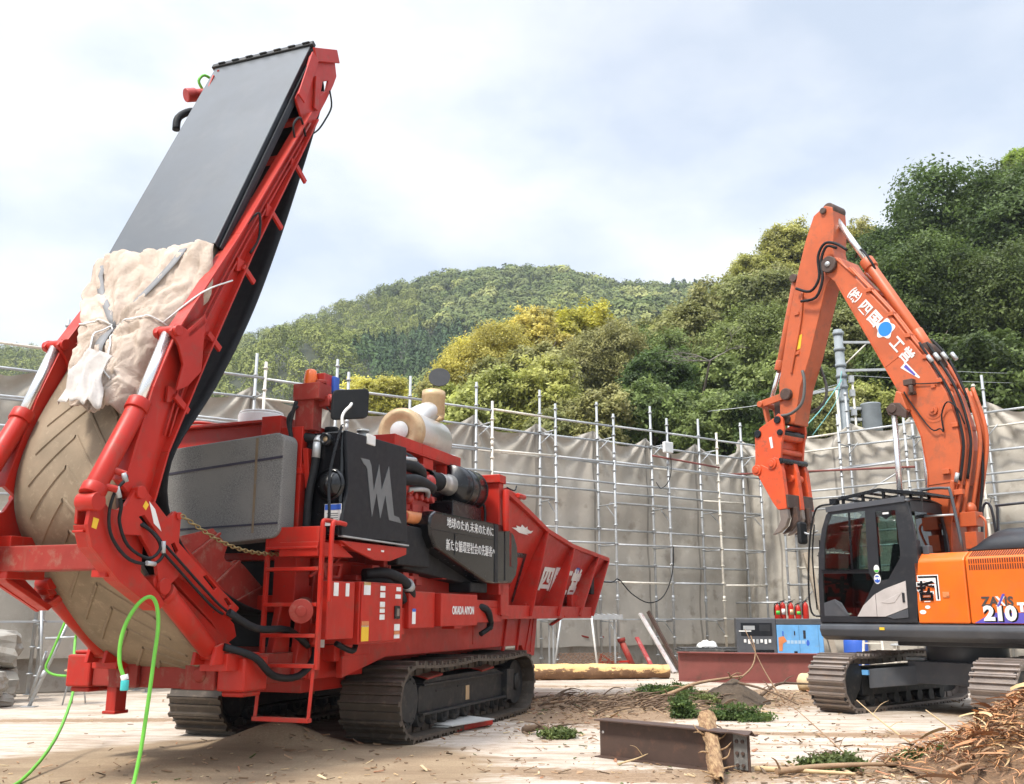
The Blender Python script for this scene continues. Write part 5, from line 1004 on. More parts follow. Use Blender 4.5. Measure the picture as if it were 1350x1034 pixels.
def sheet(name, label, org, ang, x0, x1, off, z0, z1, bay, ph, seed, sub=None):
    nx = int((x1 - x0) / .055); nz = 92; P = []
    for i in range(nz):
        t = i / (nz - 1); r = []
        for j in range(nx + 1):
            x = x0 + (x1 - x0) * j / nx; u = ((x - ph) / bay) % 1.0; k = math.floor((x - ph) / bay)
            kr = mn.noise(Vector((k * 1.7, seed, 5)))
            sag = (.36 + .26 * kr) * (4 * u * (1 - u)) ** 1.0 + .05 * mn.noise(Vector((x * 1.5, seed, 0)))
            zt = z1 - sag; z = z0 + (zt - z0) * t
            ed = min(u, 1 - u)                                   # 0 at a tie
            rad = math.atan2(ed * bay + .03, max(.02, (z1 - z)) + .03)   # folds fan out from the tie points
            fan = math.sin(rad * 15 + kr * 6) * .10 * math.exp(-((z1 - z) / 1.4)) * min(1, (z1 - z) * 3) * (1 - .5 * u)
            drape = math.sin(x * 7.3 + 1.2 * math.sin(z * 1.1 + k)) * .018 + mn.noise(Vector((x * 1.1, z * .45, seed))) * .07 + mn.noise(Vector((x * 2.9 + z, z * 1.3 - x, seed + 3))) * .022
            diag = math.sin((x * .8 + z * 1.0) * 4.2 + 3 * mn.noise(Vector((x * .5, z * .5, seed)))) * .008
            belly = .10 * math.sin(math.pi * ((z - z0) % 1.95) / 1.95)
            r.append((x, off + fan + drape + diag + belly * .5, z + .03 * mn.noise(Vector((x * 2, z * 2, 1)))))
        P.append(r)
    o = MB().grid(P).build(name, mT, None); o.location = org; o.rotation_euler = (0, 0, R(ang)); return o
tag(sheet('mesh_sheet', '', AO, AA, -18.2, 4.7, .86, .62, 6.32, 1.9, 0.0, 2), 'long grey mesh sheet hung on the scaffold behind the red grinder', 'sheet', 'grey sheets on the scaffolds')
tag(sheet('mesh_sheet', '', BO, BA, -1.35, 10.5, .72, .05, 6.72, 1.84, .62, 9), 'grey mesh sheet hung on the scaffold behind the orange excavator', 'sheet', 'grey sheets on the scaffolds')
CONC = paint('stained_concrete', (.37, .35, .31), .85, dirt=(.17, .13, .095), amt=.85, sc=1.2, bmp=.3)
w = MB().box(-18.4, 4.1, .98, 1.3, 0, .72).build('retaining_wall', CONC, None, .02); w.location = AO; w.rotation_euler = (0, 0, R(AA)); tag(w, 'low stained concrete wall along the foot of the long grey sheet', 'wall')
aM = Matrix.Translation(AO) @ Matrix.Rotation(R(AA), 4, 'Z'); bM = Matrix.Translation(BO) @ Matrix.Rotation(R(BA), 4, 'Z')
def put(o, M): o.matrix_world = M; return o
# floodlight and black cable on the long scaffold
fl = thing('floodlight', 'white floodlight clamped high on the long scaffold near the corner', 'floodlight'); put(fl, aM)
MB().box(-.30, .02, -.22, -.12, 5.72, 6.02).build('lamp_housing', WHITE, fl, .02); MB().box(-.28, .0, -.225, -.22, 5.74, 6.0).build('lens', paint('pale_lens', (.6, .62, .62), .2), fl, .004); MB().cyl((-.1, -.12, 5.87), (0, -.02, 5.9), .018, n=8).build('clamp', GALV, fl)
cb_ = MB().tube([(.02, -.1, 5.7), (.04, -.06, 5.2), (-.1, -.05, 4.9), (-.35, -.06, 4.75), (-.5, -.05, 4.9)], .012, 6).build('lamp_cable', RUBBER, fl)
o = MB().tube([(-3.7, -.04, 2.3), (-3.0, -.1, 2.28), (-2.2, -.12, 2.22), (-1.9, -.06, 2.30), (-1.5, -.08, 1.95), (-.95, -.1, 1.72), (-.4, -.08, 1.9), (-.05, -.06, 2.5), (.05, -.04, 3.2)], .015, 8).build('power_cable', RUBBER, None)
tag(put(o, aM), 'black power cable drooping along the lower rail of the long scaffold', 'cable')

# utility pole behind the right scaffold
up_ = thing('utility_pole', 'grey utility pole with a transformer rising behind the right scaffold', 'utility pole', (11.9, 33.2, 0))
PG = paint('pole_grey', (.24, .27, .29), .6, dirt=(.25, .25, .25), amt=.5)
MB().tube([(0, 0, 0), (-.05, 0, 11.5)], [.21, .16], 18).build('shaft', PG, up_)
o = MB()
for z in (11.3, 10.7, 10.1, 9.7, 9.3, 8.8): o.lathe((-.04, 0, z), (0, 0, 1), [(0, .165), (.0, .20), (.12, .20), (.12, .165)], 16)
o.each('pole_band', PG, up_)
for a, b in (((.05, -.1, 11.0), (1.2, -.1, 11.0)), ((.05, -.1, 9.95), (2.3, -.1, 10.0)), ((-1.7, -.1, 9.0), (0, -.1, 9.35))): MB().bar(a, b, .09, .09).build('cross_arm', GALV, up_, .008)
MB().cyl((.1, -.1, 10.2), (.9, -.1, 10.95), .025, n=8).build('arm_brace', GALVW, up_)
MB().lathe((.85, -.15, 7.7), (0, 0, 1), [(0, 0), (0, .32), (.05, .34), (.95, .34), (.98, .36), (1.02, .34), (1.05, .2), (1.05, 0)], 20).build('transformer', PG, up_)
o = MB(); o.box(.1, .5, -.2, .0, 8.1, 8.2); o.box(.1, .5, -.2, .0, 8.5, 8.6)
for z in (9.6, 9.1, 8.4): o.box(.14, .30, -.28, -.12, z - .12, z + .12)
o.build('fitting', GALV, up_)
MB().cyl((-.3, -.2, 4), (-.33, -.2, 9.2), .05, n=10).cyl((.3, -.2, 4), (.25, -.2, 9.6), .04, n=10).build('conduit', GALVW, up_)
o = MB(); o.tube([(-.1, -.2, 9.6), (-1.2, -.8, 8.3), (-2.4, -1.4, 7.2)], .02, 6).tube([(-.1, -.2, 9.9), (-.3, -.5, 9.4), (-.6, -.7, 8.6), (-1.6, -1.1, 7.4)], .014, 6)
o.build('stay_wire', paint('teal_wire', (.15, .42, .40), .5), up_)
MB().tube([(-.1, 0, 9.5), (-2.4, 1.0, 9.0), (-4.5, 2, 8.9)], .012, 6).tube([(2.3, -.1, 10.05), (8, 4, 10.9), (16, 8, 12)], .012, 6).tube([(.2, 0, 9.8), (8, 4, 10.5), (16, 8, 11.6)], .012, 6).build('overhead_wire', GALV, up_)
o = MB()
for k in range(9): o.blob((1.4 + prnd.uniform(0, 1.7), -.3 + prnd.uniform(-.2, .2), 7.25 + prnd.uniform(0, .35)), (.14, .1, .1), 8, 5)
o.bar((1.2, -.3, 7.2), (3.2, -.3, 7.3), .08, .08); o.build('insulator_row', GALV, up_)

# ---- log, girders, timber
BARKT = paint('peeled_log', (.58, .36, .16), .8, dirt=(.22, .12, .06), amt=.9, sc=5, bmp=.6)
WOODC = paint('cut_wood', (.62, .47, .28), .75, dirt=(.35, .22, .1), amt=.5, sc=6, bmp=.3)
BARKD = paint('brown_bark', (.16, .09, .05), .9, dirt=(.30, .19, .10), amt=.9, sc=4, bmp=.6)
def logmesh(L, r, seed, n=22, m=40):
    P = []
    for i in range(m + 1):
        x = L * i / m; row = []
        for k in range(n + 1):
            a = 2 * math.pi * (k % n) / n; rr = r * (1 + .07 * math.sin(x * 1.3) + .22 * mn.noise(Vector((x * 3, math.cos(a) * 2.2, math.sin(a) * 2.2 + seed))) + .06 * mn.noise(Vector((x * 11, math.cos(a) * 6, math.sin(a) * 6 + seed))))
            row.append((x, rr * math.cos(a), r + rr * math.sin(a)))
        P.append(row)
    g = MB().grid(P)
    g.add([P[0][k] for k in range(n)], [tuple(range(n))]); g.add([P[-1][k] for k in range(n)], [tuple(range(n))[::-1]]); return g
m_, t_, b_ = mat_new('part_peeled_log')
sp_ = noise(t_, 2.6, 7, .7, vec=stretch(t_, (1, 2.2, 2.2))); geo = t_.nodes.new('ShaderNodeTexCoord'); sx_ = t_.nodes.new('ShaderNodeSeparateXYZ'); t_.links.new(geo.outputs['Object'], sx_.inputs[0])
ad = t_.nodes.new('ShaderNodeMath'); ad.operation = 'MULTIPLY_ADD'; t_.links.new(sx_.outputs[2], ad.inputs[0]); ad.inputs[1].default_value = 1.6; t_.links.new(sp_, ad.inputs[2])
cc = mix(t_, ramp(t_, ad.outputs[0], .80, .84), (.17, .09, .045), (.72, .46, .19)); cc = mix(t_, ramp(t_, noise(t_, 9, 5, .7), .55, .75), cc, (.36, .20, .09)); t_.links.new(cc, b_.inputs['Base Color']); b_.inputs['Roughness'].default_value = .8; bump(t_, b_, noise(t_, 12, 7, .7), .6, .02)
lg = logmesh(3.9, .165, 3).build('log', m_, None); tag(lg, 'thick half-peeled yellow log lying behind the rear end of the red grinder', 'log'); lg.location = (-.30, 22.0, 0); lg.rotation_euler = (0, 0, R(8))
sl_ = logmesh(.62, .17, 8).build('log', WOODC, None); tag(sl_, 'short cut log stub lying beside the left track of the orange excavator', 'log'); sl_.location = (5.55, 18.9, 0); sl_.rotation_euler = (0, 0, R(-62))
def ibeam(L, h, w, tw, tf, bend=0):
    o = MB(); n = 14
    o.ext([(0, -tw / 2, tf), (L, -tw / 2, tf), (L, -tw / 2, h - tf), (0, -tw / 2, h - tf)], (0, tw, 0))
    for z in (0, h - tf):
        P = [[(L * i / n + (.03 if i == n and z > 0 else 0), y, z + (bend * (i / n) ** 8 * (-1 if abs(y) > .02 else .3) + (bend * .5 if i >= n - 1 and y < -.02 and z > 0 else 0) if z > 0 else 0)) for y in (-w / 2, -w / 4, 0, w / 4, w / 2)] for i in range(n + 1)]
        Q_ = [[(x, y, zz + tf) for x, y, zz in r] for r in P]; o.grid(P, False); o.grid(Q_, False)
        for A in (0, -1):
            o.grid([[P[i][A] for i in range(n + 1)], [Q_[i][A] for i in range(n + 1)]], False)
        for I in (0, n): o.grid([P[I], Q_[I]], False)
    return o
gt = thing('steel_girder', 'long red oxide steel girder standing on edge before the blue generator', 'girder', (3.68, 21.85, 0), R(-21))
ibeam(3.05, .62, .26, .02, .02).build('web', RUSTRED, gt)
ft = thing('steel_girder', 'short rusty brown girder with a bolted end in the foreground dirt', 'girder', (.92, 10.45, 0), R(-42.2))
ibeam(1.72, .37, .22, .014, .012, .035).build('web', BROWN, ft)
MB().box(1.56, 1.70, -.017, -.009, .03, .345).build('end_plate', paint('grey_end_plate', (.16, .155, .145), .6, dirt=(.3, .3, .28), amt=.8, sc=8), ft, .003)
for i in range(2):
    for j in range(3): MB().cyl((1.60 + i * .06, -.035, .07 + j * .105), (1.60 + i * .06, -.015, .07 + j * .105), .017, n=6).build('bolt', BROWN, ft)
MB().lathe((.04, -.0085, .24), (0, -1, 0), [(0, .014), (.002, .014), (.002, 0)], 12).build('bolt_hole', WHITE, ft)
# splintered stake leaning on the girder
P = []; n = 14
A0, A1 = Vector((1.78, 8.70, .04)), Vector((1.94, 9.98, .45))
for i in range(30):
    t = i / 29; row = []
    for k in range(n + 1):
        a = 2 * math.pi * (k % n) / n; rr = (.066 + .012 * t) * (1 + .55 * mn.noise(Vector((math.cos(a) * 1.5, math.sin(a) * 1.5, t * 3))) + .35 * mn.noise(Vector((math.cos(a) * 4, math.sin(a) * 4, t * 9)))) * (1 - (.45 * mn.noise(Vector((a * 3, 0, 2))) + .35 if t < .07 else 0))
        d = (A1 - A0).normalized(); s = d.cross(Vector((0, 0, 1))).normalized(); u = s.cross(d)
        row.append(A0.lerp(A1, t) + s * rr * math.cos(a) + u * rr * .7 * math.sin(a) + (d * .16 * mn.noise(Vector((math.cos(a) * 3, math.sin(a) * 3, 2))) if i in (0, 29) else Vector()))
    P.append(row)
g = MB().grid(P); g.add(P[-1][:n], [tuple(range(n))]); 
skt = thing('timber_stake', 'splintered tan timber stake leaning against the short rusty girder', 'timber')
mW, tW, bW = mat_new('weathered_stake'); vW = stretch(tW, (9, 1.6, 4)); cW = mix(tW, ramp(tW, noise(tW, 5, 7, .7, vec=vW), .38, .62), (.24, .125, .06), (.56, .37, .19)); cW = mix(tW, ramp(tW, noise(tW, 14, 5, .7), .6, .72), cW, (.12, .07, .04)); tW.links.new(cW, bW.inputs['Base Color']); bW.inputs['Roughness'].default_value = .85; bump(tW, bW, noise(tW, 9, 8, .75, vec=vW), 1.0, .03); WSTK = mW
g.build('stake', WSTK, skt)
o = MB()
for q in range(9):
    t = prnd.uniform(.0, .75); p = A0.lerp(A1, t); s = prnd.choice((-1, 1)); o.tube([p, p + Vector((s * .10, -.02, .03)), p + Vector((s * prnd.uniform(.12, .2), prnd.uniform(-.05, .05), prnd.uniform(.0, .12)))], [.012, .008, .002], 5)
o.each('splinter', WSTK, skt)

# ---- engine generator
gn = thing('engine_generator', 'light blue and dark grey engine generator behind the red girder', 'generator', (5.62, 24.6, .12), R(-10))
MB().box(0, .98, 0, .85, 0, 1.22).build('dark_half', CABL, gn, .03); bl = MB().box(.985, 2.1, .0, .85, 0.02, 1.06).build('blue_half', LBLUE, gn, .02); MB().box(.98, 2.12, -.01, .86, 1.06, 1.20).build('top_rail', CABL, gn, .015); MB().box(.05, 2.05, .05, .8, -.12, 0).build('skid', DSTEEL, gn, .01)
cpn = MB().box(.12, .88, -.006, .0, .78, 1.10).build('control_panel', MATTE, gn, .004)
for x, z, w_, h_, m_ in ((.32, .98, .28, .10, GALV), (.7, .98, .26, .16, CABG), (.22, .90, .3, .03, WHITE)): MB().box(x - w_ / 2, x + w_ / 2, -.01, -.006, z - h_ / 2, z + h_ / 2).build('gauge', m_, cpn)
for k in range(7): MB().box(.18 + k * .1, .24 + k * .1, -.01, -.0, .62 - .03 * (k % 2), .70).build('socket', WHITE if k != 3 else GALV, gn, .006)
for x0, x1, z0, z1 in ((.15, .38, .25, .38), (.45, .9, .22, .45)): MB().box(x0, x1, -.008, .0, z0, z1).build('vent', BLACK, gn, .004)
for x in (1.52, 1.98): MB().box(x, x + .004, -.004, .0, .05, 1.04).build('door_gap', CABG, bl)
for x0, x1, z0, z1, m_ in ((1.38, 1.46, .30, .42, BLACK), (1.60, 1.9, .12, .36, CABG), (1.93, 2.05, .10, .38, CABG), (1.62, 1.68, .72, .92, CABG), (1.12, 1.15, .78, .9, BLUE), (1.40, 1.43, .80, .9, CABG)): MB().box(x0, x1, -.006, .0, z0, z1).build('panel_fitting', m_, bl, .003)
for k in range(4): MB().box(1.62, 1.88, -.008, -.005, .14 + k * .055, .165 + k * .055).build('louvre', LBLUE, bl)
MB().ext([(1.72 + .04 * math.cos(a), -.006, .62 + .07 * math.sin(a)) for a in np.linspace(0, 6.28, 16)[:-1]], (0, .004, 0)).build('blue_badge', BLUE, bl)
MB().ext([(1.02, -.006, .42), (1.02, -.006, .75), (1.15, -.006, .78), (1.22, -.006, .66), (1.12, -.006, .60), (1.10, -.006, .42)], (0, .004, 0)).build('worn_decal', COPPER, bl)
for k in range(6): MB().box(1.22 + k * .09, 1.29 + k * .09, -.005, .0, .60, .68).build('faded_label', paint('faded_label', (.35, .5, .65), .6), bl)
# extinguishers on a crate behind it
ck = MB()
for z in (.05, .45, .85): ck.box(0, .9, 0, .03, z, z + .28); ck.box(0, .9, .42, .45, z, z + .28); ck.box(0, .03, .03, .42, z, z + .28); ck.box(.87, .9, .03, .42, z, z + .28)
ck.box(-.02, .92, -.02, .47, 1.22, 1.26); cko = ck.build('wooden_crate', paint('grey_plank', (.50, .47, .42), .8, dirt=(.3, .26, .2), amt=.7), None); tag(cko, 'tall plank crate behind the blue generator carrying red fire extinguishers', 'crate'); cko.location = (6.95, 25.75, .02); cko.rotation_euler = (0, 0, R(-12))
def extinguisher(label, loc, lab, h=.5):
    h *= .84
    t = thing('fire_extinguisher', label, 'fire extinguisher', loc, 0, 'fire extinguishers on the crate')
    RX = RED
    MB().lathe((0, 0, 0), (0, 0, 1), [(0, 0), (0, .072), (.02, .078), (h - .12, .078), (h - .05, .055), (h - .02, .025), (h, .025), (h, 0)], 18).build('cylinder', RX, t)
    MB().box(-.02, .06, -.015, .015, h, h + .03).bar((.0, 0, h + .03), (.12, 0, h + .08), .025, .01).build('valve_handle', BLACK, t, .003); MB().tube([(-.02, -.02, h + .01), (-.08, -.04, h - .02), (-.095, -.03, h - .2), (-.09, -.02, .12)], .012, 6).build('hose', RUBBER, t)
    if lab is not None:
        MB().grid([[(.0795 * math.sin(a), -.0795 * math.cos(a), z) for a in np.linspace(-.7, .7, 7)] for z in (.14, h - .18)]).build('label', lab, t, solid=.002)
    return t
for lb, x, y, m_, h in (('leftmost of the red fire extinguishers, with a green label, on the crate', 7.03, 25.86, GREENL, .5), ('second red fire extinguisher from the left, standing slightly behind', 7.21, 25.98, WHITE, .56), ('middle red fire extinguisher with a pale label on the crate', 7.38, 25.82, TAN, .54), ('red fire extinguisher with a green label right of the middle one', 7.56, 25.80, GREENL, .48), ('rightmost red fire extinguisher, set apart at the crate end', 7.75, 25.76, None, .56)):
    extinguisher(lb, (x, y, 1.28), m_, h)
# ---- things against the long scaffold
def plank(name, p, q, w_, h_, mat, label, cat, grp=None): o = MB().bar(p, q, w_, h_).build(name, mat, None, .006); return tag(o, label, cat, grp)
plank('timber_post', (8.05, 24.3, 0), (7.42, 24.35, 2.95), .17, .14, paint('old_post', (.40, .34, .26), .8, dirt=(.24, .19, .14), amt=.7, bmp=.3), 'tall weathered timber post leaning beside the excavator cab', 'post')
WST = paint('peeling_white_steel', (.62, .58, .56), .6, dirt=(.30, .06, .05), amt=.95, sc=3)
plank('channel_bar', (4.05, 24.6, .02), (3.32, 25.3, 1.45), .14, .05, WST, 'white and red peeling steel channel leaning on the scaffold', 'steel bar')
plank('channel_bar', (4.22, 24.7, .02), (3.55, 25.45, 1.50), .06, .10, BROWN, 'dark brown steel bar leaning behind the white peeling channel', 'steel bar')
plank('channel_bar', (3.55, 24.6, .02), (3.2, 25.2, .85), .11, .05, paint('red_steel', (.42, .06, .06), .6, dirt=(.5, .4, .38), amt=.8), 'short red and grey steel bar leaning left of the white channel', 'steel bar')
mg = MB()
for r in range(8):
    for c in range(13):
        x0 = c * .12 + (.06 if r % 2 else 0); z0 = r * .062
        for sx_ in (-1, 1):
            mg.bar((x0 - .06, .10 * r * .3, z0), (x0, .10 * r * .3 + .015, z0 + sx_ * .031), .018, .012); mg.bar((x0, .10 * r * .3 + .015, z0 + sx_ * .031), (x0 + .06, .10 * r * .3, z0), .018, .012)
o = mg.build('expanded_metal_grille', paint('rusty_mesh', (.24, .13, .075), .7, dirt=(.4, .28, .18), amt=.7, sc=6), None); tag(o, 'rusty expanded metal grille leaning at the foot of the scaffold', 'grille'); o.location = (1.15, 23.4, .06); o.rotation_euler = (0, 0, R(12))
jk = thing('pipe_stand', 'red steel pipe stand lying before the low concrete wall', 'pipe stand', (2.62, 23.9, 0))
MB().cyl((.35, 0, .1), (.05, .1, .80), .075, n=16).cyl((.06, .1, .78), (.04, .1, .86), .10, n=16).build('pipe', REDD, jk); MB().bar((-.55, 0, .05), (-.45, 0, .5), .06, .06).bar((-.5, 0, .30), (.3, 0, .32), .05, .05).bar((-.4, .1, .45), (.1, .1, .05), .05, .05).build('base_frame', RED, jk, .006)
sc_ = MB()
for k in range(14): a = prnd.uniform(0, 3.1); p = Vector((prnd.uniform(-.9, .9), prnd.uniform(-.12, .12), prnd.uniform(.02, .16))); sc_.bar(p, p + Vector((math.cos(a) * .4, .03, math.sin(a) * .10)), .07, .04)
o = sc_.build('scrap_iron', REDD, None, .01); tag(o, 'pile of rusty red scrap iron on the low concrete wall', 'scrap'); o.location = (2.55, 25.95, .72); o.rotation_euler = (0, 0, R(33))
bg_ = MB(); PP = [[(.55 * (j / 12 - .5) * (1 - .3 * abs(i / 9 - .5)), .4 * (i / 9 - .5), .16 * (math.sin(math.pi * i / 9) * math.sin(math.pi * j / 12)) ** .6 + .05 * mn.noise(Vector((i * .6, j * .6, 2)))) for j in range(13)] for i in range(10)]
o = bg_.grid(PP).build('plastic_bag', WHITE, None, solid=.004); tag(o, 'crumpled white plastic bag on boards left of the blue generator', 'bag'); o.location = (4.95, 25.0, .62)
o = MB().box(-.75, .75, -.4, .4, 0, .045).box(-.7, .7, -.35, .35, .05, .085).box(-.65, -.5, -.3, .3, -.58, 0).box(.5, .65, -.3, .3, -.58, 0).build('board_stack', paint('dark_boards', (.06, .06, .06), .7, dirt=(.3, .28, .25), amt=.6), None, .01); tag(o, 'dark boards on blocks under the white plastic bag', 'boards'); o.location = (4.95, 25.0, .53)
o = MB()
for k in range(5): o.box(-.9, .9, -.25 + k * .1, -.19 + k * .1, 0, .05)
for k in range(12): o.bar((-.85 + k * .15, -.27, .06), (-.75 + k * .15, .25, .08), .04, .015)
o.box(-.95, .95, -.30, -.27, -.06, .06); [o.box(x, x + .04, y, y + .04, -1.35, 0) for x in (-.8, .75) for y in (-.2, .16)]; o = o.build('pipe_bench', GALV, None, .004); tag(o, 'galvanised steel walkway bench under the rear of the red hopper', 'bench'); o.location = (1.7, 23.8, 1.36); o.rotation_euler = (0, 0, R(14))
for p, q, lb in (((2.02, 23.1, 0), (1.86, 23.2, 1.6), 'thin white pipe standing upright behind the yellow log'), ((.95, 22.9, 0), (1.16, 23.0, 1.4), 'slanting grey pipe beside the rear of the red grinder')):
    tag(MB().cyl(p, q, .024, n=10).build('steel_pipe', WHITE if 'white' in lb else GALV, None), lb, 'pipe', 'loose pipes by the log')
bl_ = MB().lathe((0, 0, 0), (0, 0, 1), [(0, 0), (0, .26), (.04, .28), (.3, .285), (.31, .295), (.33, .285), (.6, .285), (.8, .28), (.84, .26), (.84, 0)], 22).build('plastic_drum', BLUE, None); tag(bl_, 'blue plastic drum standing under the front of the excavator cab', 'drum'); bl_.location = (8.35, 23.9, 0)
tb = thing('work_table', 'low work table with clutter seen under the excavator cab', 'table', (9.0, 23.4, 0), R(-30)); MB().box(0, 1.9, 0, .7, .70, .74).build('table_top', GALV, tb, .006)
for x in (.05, 1.8):
    for y in (.05, .6): MB().box(x, x + .05, y, y + .05, 0, .70).build('leg', GALVW, tb)
o = MB().box(0, .6, 0, .3, 0, .2).box(.1, .5, .05, .25, .2, .24).build('tool_box', paint('green_box', (.04, .22, .10), .5), None, .015); tag(o, 'dark green tool box on the work table under the excavator', 'tool box'); o.location = (9.95, 23.3, .745); o.rotation_euler = (0, 0, R(-30))
ld_ = thing('step_ladder', 'pale aluminium ladder standing behind the left excavator track', 'ladder', (8.0, 22.6, 0), R(-30))
for x in (0, .5): MB().bar((x, 0, 0), (x + (.08 if x == 0 else -.08), .25, 1.25), .05, .03).build('stile', GALVW, ld_)
for k in range(4): MB().bar((.03 + .02 * k, .06 * k + .03, .22 + .28 * k), (.47 - .02 * k, .06 * k + .03, .22 + .28 * k), .04, .03).build('rung', GALVW, ld_)
# ---- left edge: broken concrete, props, hose
def chunk(label, loc, r, seed, rz=0):
    g = []; n = 16; m = 12
    for i in range(m + 1):
        row = []
        for k in range(n + 1):
            a = 2 * math.pi * (k % n) / n; t = math.pi * i / m; d = Vector((math.sin(t) * math.cos(a), math.sin(t) * math.sin(a), math.cos(t)))
            mx_ = max(abs(d.x), abs(d.y), abs(d.z)); e = d / mx_ * .75 + d * .25; s = 1 + .16 * mn.noise(d * 2.5 + Vector((seed, 0, 0))) + .07 * mn.noise(d * 7 + Vector((seed, 3, 0)))
            row.append((e.x * r[0] * s, e.y * r[1] * s, e.z * r[2] * s + r[2] * .9))
        g.append(row)
    o = MB().grid(g, False).build('concrete_block', CONC, None); o.location = loc; o.rotation_euler = (0, 0, rz); return tag(o, label, 'concrete block', 'concrete blocks at the left edge')
chunk('large pale concrete block stacked at the left edge behind the conveyor', (-9.0, 16.35, .60), (.75, .42, .30), 1, .4); chunk('stained concrete block under the large pale block at the left edge', (-9.1, 16.3, 0), (.9, .42, .30), 7, .5); chunk('broken grey concrete chunk on the slab at the far left', (-8.35, 15.6, .19), (.36, .30, .19), 4, .2); chunk('squat concrete chunk under the broken one at the far left', (-8.4, 15.7, 0), (.43, .34, .11), 12, 1.0)
w = MB().box(0, 7.5, 0, .4, 0, .55).build('kerb_wall', CONC, None, .03); w.location = (-12.6, 18.9, 0); w.rotation_euler = (0, 0, R(33)); tag(w, 'low dirty concrete kerb wall behind the props at the left', 'wall'); bpy.data.objects.remove(w)
tp = thing('prop_stand', 'grey steel prop stand of two crossed legs at the left edge', 'prop stand', (-7.65, 15.8, 0))
tp.scale = (.84, .84, .84)
for p, q in (((0, 0, 0), (.62, .2, 1.9)), ((-.25, .5, .1), (.1, .25, 1.0)), ((.1, .1, .75), (-.12, .3, 1.9)), ((.15, .05, 1.25), (.9, .1, 1.28))): MB().cyl(p, q, .035 if p == (0, 0, 0) else .025, n=10).build('leg', GALV, tp)
MB().box(-.12, .14, -.1, .1, 0, .015).cyl((.16, .05, .52), (.21, .07, .65), .05, n=10).build('foot_plate', GALV, tp)
stl = thing('stool', 'small three legged stool beside the grey prop stand', 'stool', (-7.15, 16.25, 0)); stl.scale = (.84, .84, .84); MB().cyl((0, 0, .62), (0, 0, .65), .22, n=18).build('seat', WOODC, stl, .008)
for a in (0, 2.1, 4.2): MB().cyl((.12 * math.cos(a), .12 * math.sin(a), .62), (.24 * math.cos(a), .24 * math.sin(a), 0), .015, n=8).build('leg', GALV, stl)
# hoses
hz = MB().tube([(-7.16, 15.88, 1.6), (-7.24, 15.76, 1.18), (-7.36, 15.74, .80), (-7.42, 15.74, .60), (-7.3, 15.74, .50), (-7.08, 15.78, .47)], .02, 10).build('garden_hose', HOSE, None); tag(hz, 'short green hose hanging on the grey prop stand', 'hose', 'green hoses')
def gw(u, v, z): p = Vector(GR.location) + Vector((math.sin(R(20.5)) * u - math.cos(R(20.5)) * v, math.cos(R(20.5)) * u + math.sin(R(20.5)) * v, z)); return p
h2 = thing('garden_hose', 'long bright green hose looped over the arm of the red conveyor', 'hose', (0, 0, 0), 0, 'green hoses')
pts = [gw(-3.66, .68, .92), gw(-3.68, .73, 1.05), gw(-3.68, .74, 1.22), gw(-3.66, .71, 1.38), gw(-3.60, .66, 1.52), gw(-3.52, .62, 1.57), gw(-3.46, .60, 1.50), gw(-3.44, .585, 1.33), gw(-3.45, .59, 1.10), gw(-3.47, .60, .70), gw(-3.52, .60, .30), gw(-3.64, .58, .06), gw(-4.1, .5, .025), gw(-4.6, .40, .02), (-3.3, 7.6, .02), (-3.9, 7.4, .02), (-4.15, 7.9, .02), (-4.22, 8.7, .03), (-4.45, 9.8, .25), (-4.85, 11.0, .62), (-5.15, 11.6, .95), (-5.2, 11.75, 1.25), gw(-1.9, 2.68, 1.42)]
MB().tube(pts, .016, 10).build('tube', HOSE, h2); MB().cyl(gw(-3.66, .68, .84), gw(-3.66, .68, .92), .032, n=14).build('connector', AQUA, h2, .004); MB().cyl(gw(-3.66, .68, .92), gw(-3.665, .69, .96), .03, n=14).build('collar', WHITE, h2, .004)
# boards and red pad under the near crawler
rp_ = MB().box(0, 1.0, 0, .35, 0, .07).build('red_pad', RED, None, .01); tag(rp_, 'flat red steel pad on the ground beside the near grinder track', 'pad'); rp_.location = (-.72, 12.35, .01); rp_.rotation_euler = (0, 0, R(62))
for z, dx, rz, lb in ((.085, -.02, 64, 'lower white board lying on the red pad by the track'), (.10, .04, 58, 'upper white board lying aslant on the other by the track')):
    o = MB().box(-.1, .85, -.05, .38, 0, .012).build('white_board', paint('grey_board', (.5, .49, .46), .7), None); tag(o, lb, 'board', 'white boards by the track'); o.location = (-.76 + dx, 12.3, z); o.rotation_euler = (R(3 * dx * 20), 0, R(rz))
# ================================================================ ground: one sheet out to the horizon, finer in the yard
def axis(lo, a, b, hi, st, far):
    mid = np.arange(a, b + 1e-6, st); k = np.geomspace(st, 1, 2)
    l = a - np.cumsum(np.geomspace(st * 1.6, (a - lo) * .28, far)); r = b + np.cumsum(np.geomspace(st * 1.6, (hi - b) * .28, far))
    return np.r_[l[::-1], mid, r]
gx = axis(-700, -11, 11, 700, .09, 22); gy = axis(-180, 7, 27, 700, .09, 22)
GX, GY = np.meshgrid(gx, gy)
def vnoise(X, Y, sc, seed):
    r = np.random.default_rng(seed); T = r.random((256, 256)); x = X / sc; y = Y / sc
    xi = np.floor(x).astype(int); yi = np.floor(y).astype(int); fx = x - xi; fy = y - yi; fx = fx * fx * (3 - 2 * fx); fy = fy * fy * (3 - 2 * fy)
    g = lambda a, b: T[a % 256, b % 256]
    return (g(xi, yi) * (1 - fx) + g(xi + 1, yi) * fx) * (1 - fy) + (g(xi, yi + 1) * (1 - fx) + g(xi + 1, yi + 1) * fx) * fy
def fbm(X, Y, sc, seed, o=5):
    s = 0; a = .5; t = 0
    for i in range(o): s = s + a * vnoise(X, Y, sc / 2 ** i, seed + i); t += a; a *= .55
    return s / t
